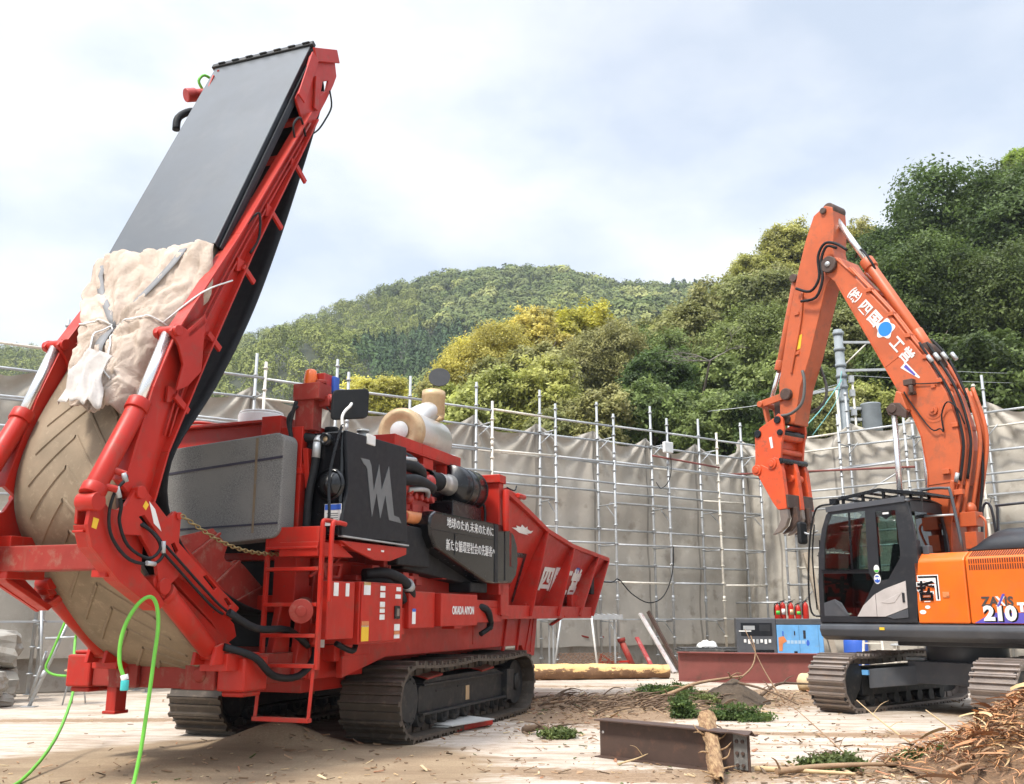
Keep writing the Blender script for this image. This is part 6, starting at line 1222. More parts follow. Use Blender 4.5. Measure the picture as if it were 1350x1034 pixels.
def gsm(X, Y, cx, cy, rx, ry, ang=0):
    c, s = math.cos(R(ang)), math.sin(R(ang)); dx = (X - cx) * c + (Y - cy) * s; dy = -(X - cx) * s + (Y - cy) * c
    return np.exp(-((dx / rx) ** 2 + (dy / ry) ** 2))
def ground_h(X, Y):
    near = np.exp(-(((X) / 14) ** 4)) * np.exp(-(((Y - 16) / 13) ** 4))
    h = .020 * (fbm(X, Y, 1.1, 3) - .5) + .012 * (fbm(X, Y, .3, 9, 3) - .5)
    h = h + .26 * gsm(X, Y, -2.55, 11.0, .55, .42) + .07 * gsm(X, Y, -2.7, 10.3, 1.4, .8) + .03 * gsm(X, Y, -3.2, 9.3, 1.6, .9)          # sawdust under the belt
    deb = gsm(X, Y, 2.1, 16.4, 1.9, 1.1) + .6 * gsm(X, Y, .9, 15.8, 1.0, .7) + .5 * gsm(X, Y, 4.6, 18.0, 1.4, .9)
    h = h + .10 * deb * fbm(X, Y, .5, 21) + .03 * gsm(X, Y, 3.2, 9.0, 1.6, .5)
    return h * near
Zg = ground_h(GX, GY)
dirt = gsm(GX, GY, 2.3, 16.6, 2.6, 1.3) * 1.1 + gsm(GX, GY, 4.5, 18.0, 2.0, 1.3) + .8 * gsm(GX, GY, 1.2, 14.6, 1.4, 1.4) + .7 * gsm(GX, GY, 3.3, 9.4, 2.2, .7) + .5 * gsm(GX, GY, .5, 9.3, 1.4, .35, -20) + .55 * gsm(GX, GY, -6.5, 13.8, 2.6, .28, 4) + .5 * gsm(GX, GY, 3.5, 12.3, 2.0, .25, -14) + .45 * gsm(GX, GY, 4.0, 11.2, 2, .18, -10) + .6 * gsm(GX, GY, 7.5, 14.8, 1.6, 1.2) + .35 * gsm(GX, GY, -3, 15, 2.6, 2.4) + .4 * gsm(GX, GY, 1, 20.2, 6, .5, 3) + .5 * gsm(GX, GY, 5.2, 12.2, 1.2, .5, -20)
saw = gsm(GX, GY, -2.7, 10.6, 1.9, 1.15) * 1.5 + gsm(GX, GY, -2.9, 9.3, 2.4, .9) * 1.3 + .3 * gsm(GX, GY, -1.2, 9.9, .9, .6)
nfar = 1 - np.exp(-(((GX) / 16) ** 4)) * np.exp(-(((GY - 14) / 18) ** 4))
tint = np.stack([np.clip(dirt, 0, 1).ravel(), np.clip(saw, 0, 1).ravel(), nfar.ravel()], 1)
ni, nj = GX.shape; idx = np.arange(ni * nj).reshape(ni, nj)
Fq = np.stack([idx[:-1, :-1], idx[:-1, 1:], idx[1:, 1:], idx[1:, :-1]], -1).reshape(-1, 4)
mG, tG, bG = mat_new('yard_concrete')
at = tG.nodes.new('ShaderNodeAttribute'); at.attribute_name = 'tint'; sp3 = tG.nodes.new('ShaderNodeSeparateColor'); tG.links.new(at.outputs['Color'], sp3.inputs[0])
st1 = stretch(tG, (.55, 1.5, 1)); n1 = noise(tG, 1.6, 9, .66, vec=st1); n2 = noise(tG, 9, 8, .7, vec=stretch(tG, (.6, 1.4, 1))); n3 = noise(tG, 45, 5, .7); n4 = noise(tG, .35, 3, vec=stretch(tG, (.4, 1, 1)))
conc = mix(tG, ramp(tG, n2, .3, .7), (.60, .53, .455), (.46, .395, .325)); conc = mix(tG, ramp(tG, n3, .55, .75), conc, (.36, .27, .19))
dcol = mix(tG, ramp(tG, n2, .32, .68), (.215, .140, .085), (.36, .26, .17)); dcol = mix(tG, ramp(tG, n3, .5, .7), dcol, (.13, .085, .055))
scol = mix(tG, ramp(tG, n3, .4, .72), (.28, .205, .13), (.40, .31, .205)); scol = mix(tG, ramp(tG, n1, .4, .7), scol, (.215, .15, .095))
def mask(src, nz_, k, a, b):
    m1 = tG.nodes.new('ShaderNodeMath'); m1.operation = 'MULTIPLY_ADD'; tG.links.new(nz_, m1.inputs[0]); m1.inputs[1].default_value = k; tG.links.new(src, m1.inputs[2]); return ramp(tG, m1.outputs[0], a, b)
f0 = ramp(tG, n1, .50, .64); col0 = mix(tG, f0, conc, mix(tG, .55, conc, dcol))
streak = ramp(tG, noise(tG, 2.4, 9, .75, vec=stretch(tG, (.30, 2.4, 1))), .47, .60); col0 = mix(tG, streak, col0, mix(tG, .62, col0, dcol)); streak2 = ramp(tG, noise(tG, 7, 8, .75, vec=stretch(tG, (.5, 2.0, 1))), .54, .66); col0 = mix(tG, streak2, col0, mix(tG, .75, col0, dcol))
col1 = mix(tG, mask(sp3.outputs[0], n2, 1.2, .86, 1.08), col0, dcol); col2 = mix(tG, mask(sp3.outputs[1], n1, .9, .72, 1.0), col1, scol)
col3 = mix(tG, sp3.outputs[2], col2, (.30, .27, .22))
tG.links.new(col3, bG.inputs['Base Color']); bG.inputs['Roughness'].default_value = .9; bG.inputs['Specular IOR Level'].default_value = .25
ma = tG.nodes.new('ShaderNodeMath'); ma.operation = 'ADD'; tG.links.new(n2, ma.inputs[0]); tG.links.new(n3, ma.inputs[1]); bump(tG, bG, ma.outputs[0], .5, .02)
tag(npmesh('ground', np.stack([GX.ravel(), GY.ravel(), Zg.ravel()], 1), Fq, mG, None, tint, True), kind='structure')

# ================================================================ hillside, mountain
def sst(a, b, x): t = np.clip((x - a) / (b - a), 0, 1); return t * t * (3 - 2 * t)
def hill_h(X, Y):
    X = np.asarray(X, float); Y = np.asarray(Y, float)
    f = sst(-17, 8, X); up = .42 * np.clip(Y - 32.5, 0, 62) ** 1.0 * (1 + .18 * sst(15, 40, X))
    return f * up * (1 - .0 * sst(95, 120, Y)) + .8 * (fbm(X + 99, Y, 7, 31, 3) - .5) * sst(33, 37, Y) - .15
hx = np.linspace(-30, 75, 106); hy = np.linspace(31, 125, 95); HX, HY = np.meshgrid(hx, hy)
def gridmesh(name, X, Y, Z, mat, smooth=True):
    a, b = X.shape; ix = np.arange(a * b).reshape(a, b)
    return npmesh(name, np.stack([X.ravel(), Y.ravel(), Z.ravel()], 1), np.stack([ix[:-1, :-1], ix[:-1, 1:], ix[1:, 1:], ix[1:, :-1]], -1).reshape(-1, 4), mat, None, None, smooth)
SOIL = paint('forest_floor', (.035, .042, .018), .95, dirt=(.07, .055, .03), amt=.8, sc=.4)
tag(gridmesh('hillside', HX, HY, hill_h(HX, HY), SOIL), kind='structure')
rx = [-700, -287, -235, -213, -182, -137, -130, -120, -96, -79, -54, -33, -12, 8, 24, 40, 61, 79, 104, 133, 186, 257, 700]
rz_ = [120, 127, 122, 121, 116, 112, 117, 128, 136, 144, 151, 157, 159, 160, 159, 154, 151, 153, 150, 159, 162, 162, 150]
def mount_h(X, Y):
    rid = np.interp(X, rx, rz_) - 5.5
    t = (Y - 130) / 290; s = np.where(t < 1, np.clip(t, 0, 1) ** 1.12, 1 - .25 * (t - 1))
    gul = 15 * (fbm(X * 1.0 + 400, Y * .35, 62, 51, 4) - .5) * np.clip(t * 3, 0, 1) * np.clip((1.02 - t) * 5, 0, 1)
    spur = 16 * np.exp(-((X + 62 + (Y - 260) * .25) / 26) ** 2) * np.exp(-((Y - 262) / 55) ** 2) + 17 * np.exp(-((X - 35 - (Y - 260) * .25) / 22) ** 2) * np.exp(-((Y - 280) / 60) ** 2)
    return rid * s + gul + spur
mx_ = np.linspace(-420, 420, 211); my = np.linspace(128, 520, 99); MXg, MYg = np.meshgrid(mx_, my)
tag(gridmesh('mountain', MXg, MYg, mount_h(MXg, MYg), SOIL), kind='structure')

def leaf_mat(name, c, c2, tr=.42, rough=.5):
    m, t, b = mat_new(name)
    a = t.nodes.new('ShaderNodeAttribute'); a.attribute_name = 'tint'
    sp = t.nodes.new('ShaderNodeSeparateColor'); t.links.new(a.outputs['Color'], sp.inputs[0])
    col = mix(t, sp.outputs[0], c, c2)
    oi = t.nodes.new('ShaderNodeObjectInfo'); hs = t.nodes.new('ShaderNodeHueSaturation'); mrn = t.nodes.new('ShaderNodeMapRange'); mrn.inputs[3].default_value = .485; mrn.inputs[4].default_value = .515
    t.links.new(oi.outputs['Random'], mrn.inputs[0]); t.links.new(mrn.outputs[0], hs.inputs['Hue']); t.links.new(sp.outputs[1], hs.inputs['Value']); t.links.new(col, hs.inputs['Color'])
    t.links.new(hs.outputs[0], b.inputs['Base Color']); b.inputs['Roughness'].default_value = rough; b.inputs['Specular IOR Level'].default_value = .3
    tl = t.nodes.new('ShaderNodeBsdfTranslucent'); t.links.new(hs.outputs[0], tl.inputs[0]); ms = t.nodes.new('ShaderNodeMixShader'); ms.inputs[0].default_value = tr
    o = t.nodes['Material Output']; t.links.new(b.outputs[0], ms.inputs[1]); t.links.new(tl.outputs[0], ms.inputs[2]); t.links.new(ms.outputs[0], o.inputs[0]); return m
LM = dict(dark=leaf_mat('dark_evergreen_leaf', (.055, .088, .022), (.135, .18, .048)), mid=leaf_mat('mid_green_leaf', (.125, .17, .045), (.25, .30, .095)),
          olive=leaf_mat('olive_leaf', (.19, .205, .06), (.36, .355, .14)), yo=leaf_mat('yellow_olive_leaf', (.28, .30, .065), (.47, .46, .15)),
          gold=leaf_mat('golden_leaf', (.42, .38, .06), (.64, .57, .17)), bright=leaf_mat('bright_leaf', (.40, .38, .04), (.62, .56, .10)), lime=leaf_mat('lime_leaf', (.17, .28, .03), (.3, .42, .06)))
def leaves(C, n, spread, size, rng, flat=.6, out=None, w=.55):
    """leaf quads scattered round clump centres C (k,3); returns V, F, clump index"""
    k = len(C); idx = np.repeat(np.arange(k), n); P_ = C[idx] + rng.normal(0, 1, (k * n, 3)) * (spread[idx][:, None] if hasattr(spread, '__len__') else spread) * np.array([1, 1, flat])
    nrm = rng.normal(0, 1, (k * n, 3)); nrm[:, 2] += .9
    if out is not None: nrm += out[idx] * 1.5
    nrm /= np.linalg.norm(nrm, axis=1)[:, None]; a = np.cross(nrm, rng.normal(0, 1, (k * n, 3))); a /= np.linalg.norm(a, axis=1)[:, None]; b = np.cross(nrm, a)
    s = size * rng.uniform(.55, 1.5, (k * n, 1))
    V = np.stack([P_ - a * s, P_ - b * s * w - a * s * .1, P_ + a * s, P_ + b * s * w + nrm * s * .15], 1).reshape(-1, 3)
    return V, np.arange(len(V)).reshape(-1, 4), idx
def crown_mesh(name, seed, nlobe, nclump, per, size, squash=1.0, droop=0.0):
    rng = np.random.default_rng(seed); C = []; O = []; LB = []
    d = rng.normal(0, 1, (nlobe, 3)); d[:, 2] = np.abs(d[:, 2]) * 1.2 - .35; d /= np.linalg.norm(d, axis=1)[:, None]
    lc = d * rng.uniform(.42, .74, (nlobe, 1)); lr = rng.uniform(.26, .42, nlobe)
    lc = np.r_[lc, [[0, 0, .05]]]; lr = np.r_[lr, .6]
    for i in range(len(lc)):
        m = int(nclump * lr[i] ** 2 / (lr ** 2).sum()); q = rng.normal(0, 1, (m, 3)); q[:, 2] += .25; q /= np.linalg.norm(q, axis=1)[:, None]
        C.append(lc[i] + q * lr[i] * rng.uniform(.72, 1.05, (m, 1))); O.append(q); LB.append(np.full(m, i))
    C = np.concatenate(C); O = np.concatenate(O); LB = np.concatenate(LB); C[:, 2] *= squash
    V, F, ix = leaves(C, per, .062, size, rng, .7, O)
    lob = rng.uniform(0, 1, len(lc))[LB]; cl = np.clip(.45 * lob + .55 * rng.uniform(0, 1, len(C)), 0, 1); val = rng.uniform(.7, 1.3, len(C)) * (.8 + .4 * rng.uniform(0, 1, len(lc))[LB])
    leafv = rng.uniform(.8, 1.2, len(ix)); t = np.stack([cl[ix], val[ix] * leafv, np.zeros(len(ix))], 1)
    me = npmesh(name, V, F, LM['mid'], None, np.repeat(t, 4, 0)); data = me.data; bpy.data.objects.remove(me); return data
CROWNS = [crown_mesh('crown', 100 + i, nl, 640, 56, .033, sq) for i, (nl, sq) in enumerate(((16, 1.0), (22, 1.1), (13, .9), (19, 1.2), (26, 1.0)))]
FINE = [crown_mesh('crown', 200 + i, 34, 1500, 64, .0195, 1.0) for i in range(2)]
BARK = paint('tree_bark', (.10, .08, .06), .9, dirt=(.18, .16, .13), amt=.6, sc=2)
def trunk_mesh(seed):
    r = random.Random(seed); m = MB(); m.tube([(0, 0, -.08), (r.uniform(-.02, .02), .0, .35), (r.uniform(-.04, .04), r.uniform(-.03, .03), .68), (0, 0, .95)], [.045, .034, .022, .006], 9)
    for k in range(9):
        z = r.uniform(.32, .8); a = r.uniform(0, 6.28); l = r.uniform(.18, .32); m.tube([(0, 0, z), (math.cos(a) * l * .55, math.sin(a) * l * .55, z + l * .35), (math.cos(a) * l, math.sin(a) * l, z + l * .8)], [.016, .010, .003], 6)
    o = m.build('trunk', BARK, None); d = o.data; bpy.data.objects.remove(o); return d
TRUNKS = [trunk_mesh(i) for i in range(3)]
tr_rnd = random.Random(5)
def tree(name, label, x, y, ztop, r, kind, k, asp=1.15, group=None):
    zb = float(hill_h(x, y)); H_ = max(ztop - zb, r * 1.6)
    T = thing(name, label, 'tree', (x, y, zb), 0, group)
    d = (FINE if r > 3.15 and y < 60 else CROWNS); c = bpy.data.objects.new('crown', d[k % len(d)]); COL.objects.link(c); c.parent = T
    rz = r * asp; c.scale = (r * 1.12, r * 1.12, rz); c.location = (0, 0, H_ - rz * 1.0); c.rotation_euler = (0, 0, tr_rnd.uniform(0, 6.28))
    c.material_slots[0].link = 'OBJECT'; c.material_slots[0].material = LM[kind]
    t = bpy.data.objects.new('trunk', TRUNKS[k % 3]); COL.objects.link(t); t.parent = T; t.scale = (H_ * .55, H_ * .55, H_ * .96)
    return T
TREES = [
 (-9.1, 62, 17.5, 2.9, 'gold', 'round golden leaved tree seen just right of the amber beacon'),
 (-3.9, 56, 15.1, 2.2, 'yo', 'small yellow green tree just behind the raised black rain cap'),
 (-1.4, 58, 19.2, 3.4, 'gold', 'large golden tree forming the left edge of the wooded slope'),
 (1.6, 63, 21.6, 2.6, 'gold', 'golden tree between the left edge of the slope and the brightest crown'),
 (4.3, 68, 24.3, 3.5, 'bright', 'bright yellow crown standing highest above the middle of the long scaffold'),
 (1.0, 50, 16.2, 3.1, 'olive', 'olive tree directly below the golden crowns of the slope'),
 (-.9, 44, 12.3, 2.7, 'yo', 'yellowish tree right behind the scaffold beside the silver muffler'),
 (2.2, 41, 10.8, 2.3, 'olive', 'low olive tree close behind the scaffold above the belt guard'),
 (1.7, 43, 12.6, 2.5, 'yo', 'yellowish olive tree behind the low olive one at the scaffold'),
 (5.8, 56, 18.7, 3.2, 'olive', 'olive tree right of the bright yellow crown and lower'),
 (3.9, 41, 11.6, 2.3, 'olive', 'olive tree behind the scaffold above the red hopper'),
 (9.2, 58, 18.8, 3.2, 'mid', 'green tree in the dip of the slope below the far ridge'),
 (6.2, 42, 12.3, 2.5, 'mid', 'fresh green tree behind the floodlight on the scaffold'),
 (7.6, 46, 13.8, 2.4, 'dark', 'dark green tree between the fresh green ones behind the floodlight'),
 (15.3, 70, 26.2, 4.4, 'olive', 'broad olive tree on the shoulder of the slope below the ridge end'),
 (17.6, 66, 26.3, 3.6, 'olive', 'olive tree just left of the top of the excavator arm'),
 (11.2, 60, 20.6, 3.3, 'olive', 'pale olive tree below the broad olive one on the shoulder'),
 (10.0, 50, 16.0, 2.8, 'mid', 'green tree behind the grey bare branches on the slope'),
 (15.1, 54, 19.5, 3.7, 'mid', 'large green tree left of the raised excavator arm'),
 (9.1, 41, 11.6, 2.4, 'mid', 'green tree behind the scaffold corner left of the grapple'),
 (12.3, 42, 13.3, 2.7, 'mid', 'green tree behind the grapple of the excavator'),
 (10.8, 40, 10.6, 2.2, 'dark', 'dark low tree behind the scaffold corner'),
 (22.1, 80, 33.7, 2.9, 'yo', 'golden topped tree on the skyline left of the excavator arm'),
 (25.4, 80, 35.0, 3.2, 'yo', 'golden tree rising on the skyline touching the excavator arm'),
 (28.8, 76, 34.0, 2.8, 'yo', 'yellowish tree on the skyline between the arm and the boom cylinder'),
 (20.2, 68, 27.6, 3.6, 'olive', 'olive tree below the golden skyline trees left of the arm'),
 (16.1, 46, 15.6, 2.8, 'olive', 'olive tree between the excavator arm and the utility pole'),
 (16.1, 42, 12.4, 2.2, 'yo', 'yellow olive tree behind the transformer of the utility pole'),
 (14.2, 40, 10.4, 2.0, 'olive', 'low olive tree at the foot of the utility pole behind the sheet'),
 (21.5, 54, 21.5, 3.2, 'mid', 'green tree seen through the angle of arm and boom'),
 (23.9, 56, 25.2, 3.5, 'dark', 'dark evergreen left of the tallest tree behind the boom'),
 (26.8, 52, 27.2, 5.4, 'dark', 'tallest dark evergreen standing behind the excavator boom'),
 (32.6, 56, 29.6, 4.4, 'dark', 'dark evergreen at the right edge beside the tallest tree'),
 (21.7, 46, 20.2, 3.7, 'dark', 'dark evergreen right behind the arm cylinder of the excavator'),
 (24.6, 44, 18.6, 3.7, 'dark', 'dark evergreen at the right edge below the tallest tree'),
 (18.4, 42, 14.4, 2.8, 'dark', 'dark tree behind the middle of the excavator boom'),
 (20.1, 40, 13.1, 2.8, 'dark', 'dark tree behind the bend of the excavator boom'),
 (23.0, 40, 13.1, 2.8, 'dark', 'dark tree above the right scaffold at the picture edge'),
 (27.5, 47, 20.0, 3.6, 'dark', 'dark evergreen filling the right edge of the slope'),
 (43.8, 75, 41.0, 2.2, 'lime', 'lime green tree top peeping over the ridge at the top right corner'),
 (-5.6, 60, 14.0, 2.0, 'mid', 'small green tree between the golden ones behind the muffler'),
 (-12.5, 64, 12.5, 2.2, 'olive', 'small olive tree left of the round golden one behind the scaffold'),
]
for i, (x, y, zt, r, kd, lb) in enumerate(TREES): tree('evergreen_tree' if kd == 'dark' else 'broadleaf_tree', lb, x, y, zt, r, kd, i, group='trees on the slope behind the scaffold')
# bare branches
br = thing('bare_tree', 'grey leafless tree with thin spreading branches on the dark slope', 'tree', (8.3, 44.5, float(hill_h(8.3, 44.5))))
def twigs(m, p, d, l, r, dep, rnd):
    q = p + d * l; mid = p.lerp(q, .5) + Vector((rnd.uniform(-.1, .1), rnd.uniform(-.1, .1), rnd.uniform(-.02, .1))) * l; m.tube([p, mid, q], [r, r * .8, r * .55], 5, False)
    if dep:
        for _ in range(rnd.choice((2, 3))): twigs(m, q if rnd.random() < .6 else mid, (d + Vector((rnd.uniform(-.8, .8), rnd.uniform(-.6, .6), rnd.uniform(-.35, .45)))).normalized(), l * rnd.uniform(.55, .8), r * .55, dep - 1, rnd)
rb = random.Random(4); m = MB(); base = Vector((.8, -2.2, 8.0)); m.tube([(0, 0, -.2), (.2, -.6, 4), base], [.12, .09, .05], 8)
GREYB = paint('grey_branch', (.24, .21, .19), .8)
tr_o = m.build('trunk', BARK, br); m = MB()
for d in ((-1, -.2, .35), (-.8, -.3, -.1), (.6, -.3, .3), (-1, .1, .05)): twigs(m, base, Vector(d).normalized(), .85, .035, 4, rb)
m.build('branches', GREYB, tr_o)
# undergrowth between the trees
rng = np.random.default_rng(12); nU = 2600; ux_ = rng.uniform(-16, 46, nU); uy_ = 33.5 + 55 * rng.uniform(0, 1, nU) ** 1.5; uz_ = hill_h(ux_, uy_)
keep = ux_ > -16 + 0 * uy_; Cc = np.stack([ux_, uy_, uz_ + rng.uniform(.3, 2.6, nU)], 1)[keep]
V, F, ix = leaves(Cc, 60, .62, .20, rng, .8); t = np.stack([rng.uniform(0, 1, len(Cc))[ix], (rng.uniform(.6, 1.2, len(Cc)))[ix] * rng.uniform(.8, 1.2, len(ix)), np.zeros(len(ix))], 1)
tag(npmesh('undergrowth', V, F, LM['mid'], None, np.repeat(t, 4, 0)), 'green undergrowth between the trees of the slope', 'undergrowth', kind='stuff')

# forest on the mountain: one mass
rng = np.random.default_rng(77); VV = []; TT = []
sp_ = 5.6; qx, qy = np.meshgrid(np.arange(-300, 250, sp_), np.arange(150, 440, sp_)); qx = (qx + rng.uniform(-.45, .45, qx.shape) * sp_).ravel(); qy = (qy + rng.uniform(-.45, .45, qy.shape) * sp_).ravel()
ok = (np.abs(qx / qy + .06) < .68) & ((qx / qy) < .40) | (qx / qy < -.4) & (qx / qy > -.62); qx = qx[ok]; qy = qy[ok]; qz = mount_h(qx, qy)
ax_, az_ = qx / qy, (qz - 1.4) / qy
vis = az_ > .20
qx, qy, qz, ax_, az_ = qx[vis], qy[vis], qz[vis], ax_[vis], az_[vis]; n = len(qx)
patch = fbm(qx + 500, qy, 46, 5, 3); patch2 = fbm(qx - 200, qy + 900, 30, 15, 3)
kindm = np.zeros(n, int)                                            # 0 broadleaf, 1 bamboo, 2 conifer, 3 fresh
con = ((np.exp(-(((ax_ + .09) / .11) ** 2 + ((az_ - .265) / .045) ** 2)) + .35 * (patch - .5) * 2) > .55) | ((ax_ > .17) & (az_ > .345) & (patch > .42))
bam = (ax_ < -.10) & (az_ < .35 + .25 * (ax_ + .30) + .08 * (patch - .5)) & ~con & (patch2 > .36)
fresh = (patch2 > .60) & ~con & ~bam & (rng.random(n) < .75); kindm[con] = 2; kindm[bam] = 1; kindm[fresh] = 3
cols = {0: ((.095, .13, .036), (.18, .205, .07)), 1: ((.15, .185, .038), (.26, .28, .075)), 2: ((.050, .092, .036), (.085, .135, .048)), 3: ((.19, .22, .05), (.33, .34, .12))}
for kd in range(4):
    s_ = np.where(kindm == kd)[0]
    if not len(s_): continue
    nper = 420; m_ = len(s_); r = rng.uniform(2.6, 4.6, m_) if kd != 2 else rng.uniform(2.0, 2.8, m_)
    if kd == 1: r = rng.uniform(1.8, 2.8, m_)
    q = rng.normal(0, 1, (m_, nper, 3)); q /= np.linalg.norm(q, axis=2)[:, :, None]; q[:, :, 2] = np.abs(q[:, :, 2]) ** .8 * np.where(rng.random((m_, nper)) < .2, -.4, 1)
    lump = 1 + .22 * np.sin(q[:, :, 0] * 5 + rng.uniform(0, 6, (m_, 1))) * np.sin(q[:, :, 1] * 5 + rng.uniform(0, 6, (m_, 1))) + rng.normal(0, .07, (m_, nper))
    hgt = {0: .95, 1: 1.5, 2: 2.0, 3: .95}[kd]; base = {0: 2.6, 1: 2.2, 2: 1.0, 3: 2.8}[kd]
    taper = 1 if kd != 2 else (1.05 - .85 * np.clip(q[:, :, 2:3], 0, 1))
    P_ = np.concatenate([q[:, :, :2] * taper, q[:, :, 2:3] * hgt], 2) * (r[:, None] * lump)[:, :, None] + np.stack([qx[s_], qy[s_], qz[s_] + base], 1)[:, None, :]
    nr = (q + rng.normal(0, .28, q.shape)).reshape(-1, 3); nr /= np.linalg.norm(nr, axis=1)[:, None]; P_ = P_.reshape(-1, 3)
    a = np.cross(nr, rng.normal(0, 1, nr.shape)); a /= np.linalg.norm(a, axis=1)[:, None]; b = np.cross(nr, a); sz = np.repeat(r * (.125 if kd != 2 else .14), nper)[:, None] * rng.uniform(.7, 1.4, (len(nr), 1)) * (.8 if kd == 1 else 1)
    VV.append(np.stack([P_ - a * sz, P_ - b * sz * .7, P_ + a * sz, P_ + b * sz * .7], 1).reshape(-1, 3))
    c0, c1 = cols[kd]; f_ = np.repeat(rng.uniform(0, 1, m_), nper)[:, None]; c = np.array(c0) * (1 - f_) + np.array(c1) * f_
    c = c * np.repeat(.80 + .4 * rng.random(m_), nper)[:, None] * rng.uniform(.85, 1.15, (len(nr), 1)); TT.append(np.repeat(c, 4, 0))
VV = np.concatenate(VV); TT = np.concatenate(TT)
mF, tF, bF = mat_new('mountain_forest_leaf'); a_ = tF.nodes.new('ShaderNodeAttribute'); a_.attribute_name = 'tint'; tF.links.new(a_.outputs['Color'], bF.inputs['Base Color']); bF.inputs['Roughness'].default_value = .7; bF.inputs['Specular IOR Level'].default_value = .15
tag(npmesh('forest', VV, np.arange(len(VV)).reshape(-1, 4), mF, None, TT), 'mixed forest of broadleaf, bamboo and conifer covering the far mountain', 'forest', kind='stuff')
# ================================================================ debris on the yard
rd7 = random.Random(21); rng = np.random.default_rng(21)
def gh(x, y): return float(Zg[min(len(gy) - 1, int(np.searchsorted(gy, y))), min(len(gx) - 1, int(np.searchsorted(gx, x)))])
# countless chips, shavings and bits of bark
def dens(X, Y):
    return .007 + .8 * gsm(X, Y, 2.2, 16.3, 2.3, 1.1) + .6 * gsm(X, Y, 4.6, 17.6, 1.6, 1.0) + .4 * gsm(X, Y, .9, 14.8, 1.0, 1.2) + .6 * gsm(X, Y, 3.9, 9.2, 1.4, .6) + .2 * gsm(X, Y, .5, 12.6, .8, 1.0) + .22 * gsm(X, Y, -2.2, 10.7, .5, .35) + .12 * gsm(X, Y, 3.8, 12.0, 2.0, 1.4) + .07 * gsm(X, Y, -2.5, 9.2, 2.5, .8) + .07 * gsm(X, Y, 1, 10, 2, .8)
N_ = 90000; cx_ = rng.uniform(-7, 8.5, N_); cy_ = 8.3 + 14 * rng.uniform(0, 1, N_) ** 1.6
k_ = rng.uniform(0, 1, N_) < np.clip(dens(cx_, cy_) * (.35 + 1.3 * fbm(cx_, cy_, 1.0, 61)), 0, 1) * .62; cx_, cy_ = cx_[k_], cy_[k_]; n = len(cx_)
cz_ = ground_h(cx_, cy_); ang = rng.normal(0, .8, n); ln = np.minimum(rng.gamma(2.0, .010, n) + .005, .10); wd = ln * rng.uniform(.12, .5, n); wd = np.minimum(wd, .016)
dx = np.stack([np.cos(ang), np.sin(ang), rng.normal(0, .22, n)], 1); dy = np.stack([-np.sin(ang), np.cos(ang), rng.normal(0, .3, n)], 1); c = np.stack([cx_, cy_, cz_ + .006 + np.abs(dx[:, 2]) * ln], 1); th = np.array([0, 0, .006])
A_ = dx * ln[:, None]; B_ = dy * wd[:, None]
V = np.stack([c - A_ - B_, c + A_ - B_ * .5, c + A_ + B_ * .6, c - A_ * .9 + B_, c - A_ - B_ + th, c + A_ - B_ * .5 + th, c + A_ + B_ * .6 + th, c - A_ * .9 + B_ + th], 1).reshape(-1, 3)
F = (np.arange(n)[:, None, None] * 8 + np.array([[4, 5, 6, 7], [0, 1, 5, 4], [1, 2, 6, 5], [2, 3, 7, 6], [3, 0, 4, 7]])[None]).reshape(-1, 4)
pal = np.array([(.30, .19, .11), (.20, .12, .065), (.45, .32, .18), (.55, .43, .26), (.13, .085, .05), (.36, .17, .09), (.10, .13, .04)]); pc = pal[rng.choice(7, n, p=[.28, .22, .16, .08, .14, .08, .04])] * rng.uniform(.75, 1.2, (n, 1))
mC, tC, bC = mat_new('chip_litter'); a_ = tC.nodes.new('ShaderNodeAttribute'); a_.attribute_name = 'tint'; tC.links.new(a_.outputs['Color'], bC.inputs['Base Color']); bC.inputs['Roughness'].default_value = .85
tag(npmesh('wood_chip_litter', V, F, mC, None, np.repeat(pc, 8, 0)), 'wood chips, shavings and bark bits scattered over the yard', 'wood chips', kind='stuff')

# soil mound and tangle of roots
def mound(name, label, cat, x, y, rx_, ry_, h, mat, seed):
    P = []
    for i in range(40):
        r = []
        for j in range(40):
            u = (j / 39 - .5) * 2; v = (i / 39 - .5) * 2; d = math.sqrt(u * u + v * v); z = max(0, 1 - d ** 1.3) * h * (1 + .3 * mn.noise(Vector((u * 3, v * 3, seed)))) + .02 * mn.noise(Vector((u * 14, v * 14, seed)))
            r.append((x + u * rx_, y + v * ry_, gh(x + u * rx_, y + v * ry_) - .03 + z + (.025 if d < .97 else -.02)))
        P.append(r)
    o = MB().grid(P).build(name, mat, None); return tag(o, label, cat)
SOILM = paint('dark_soil', (.085, .062, .042), .95, dirt=(.15, .11, .075), amt=.8, sc=12, bmp=1.0)
mound('soil_mound', 'small dark soil mound under bare branches before the red girder', 'soil mound', 3.62, 16.3, .62, .6, .34, SOILM, 3)
BRC = paint('branch_bark', (.30, .19, .11), .8, dirt=(.45, .30, .16), amt=.7, sc=8, bmp=.4); BRG = paint('dark_branch', (.15, .10, .065), .85, dirt=(.25, .17, .1), amt=.6, sc=8, bmp=.4); BRP = paint('pale_stick', (.55, .40, .22), .75, dirt=(.3, .2, .1), amt=.5, sc=8)
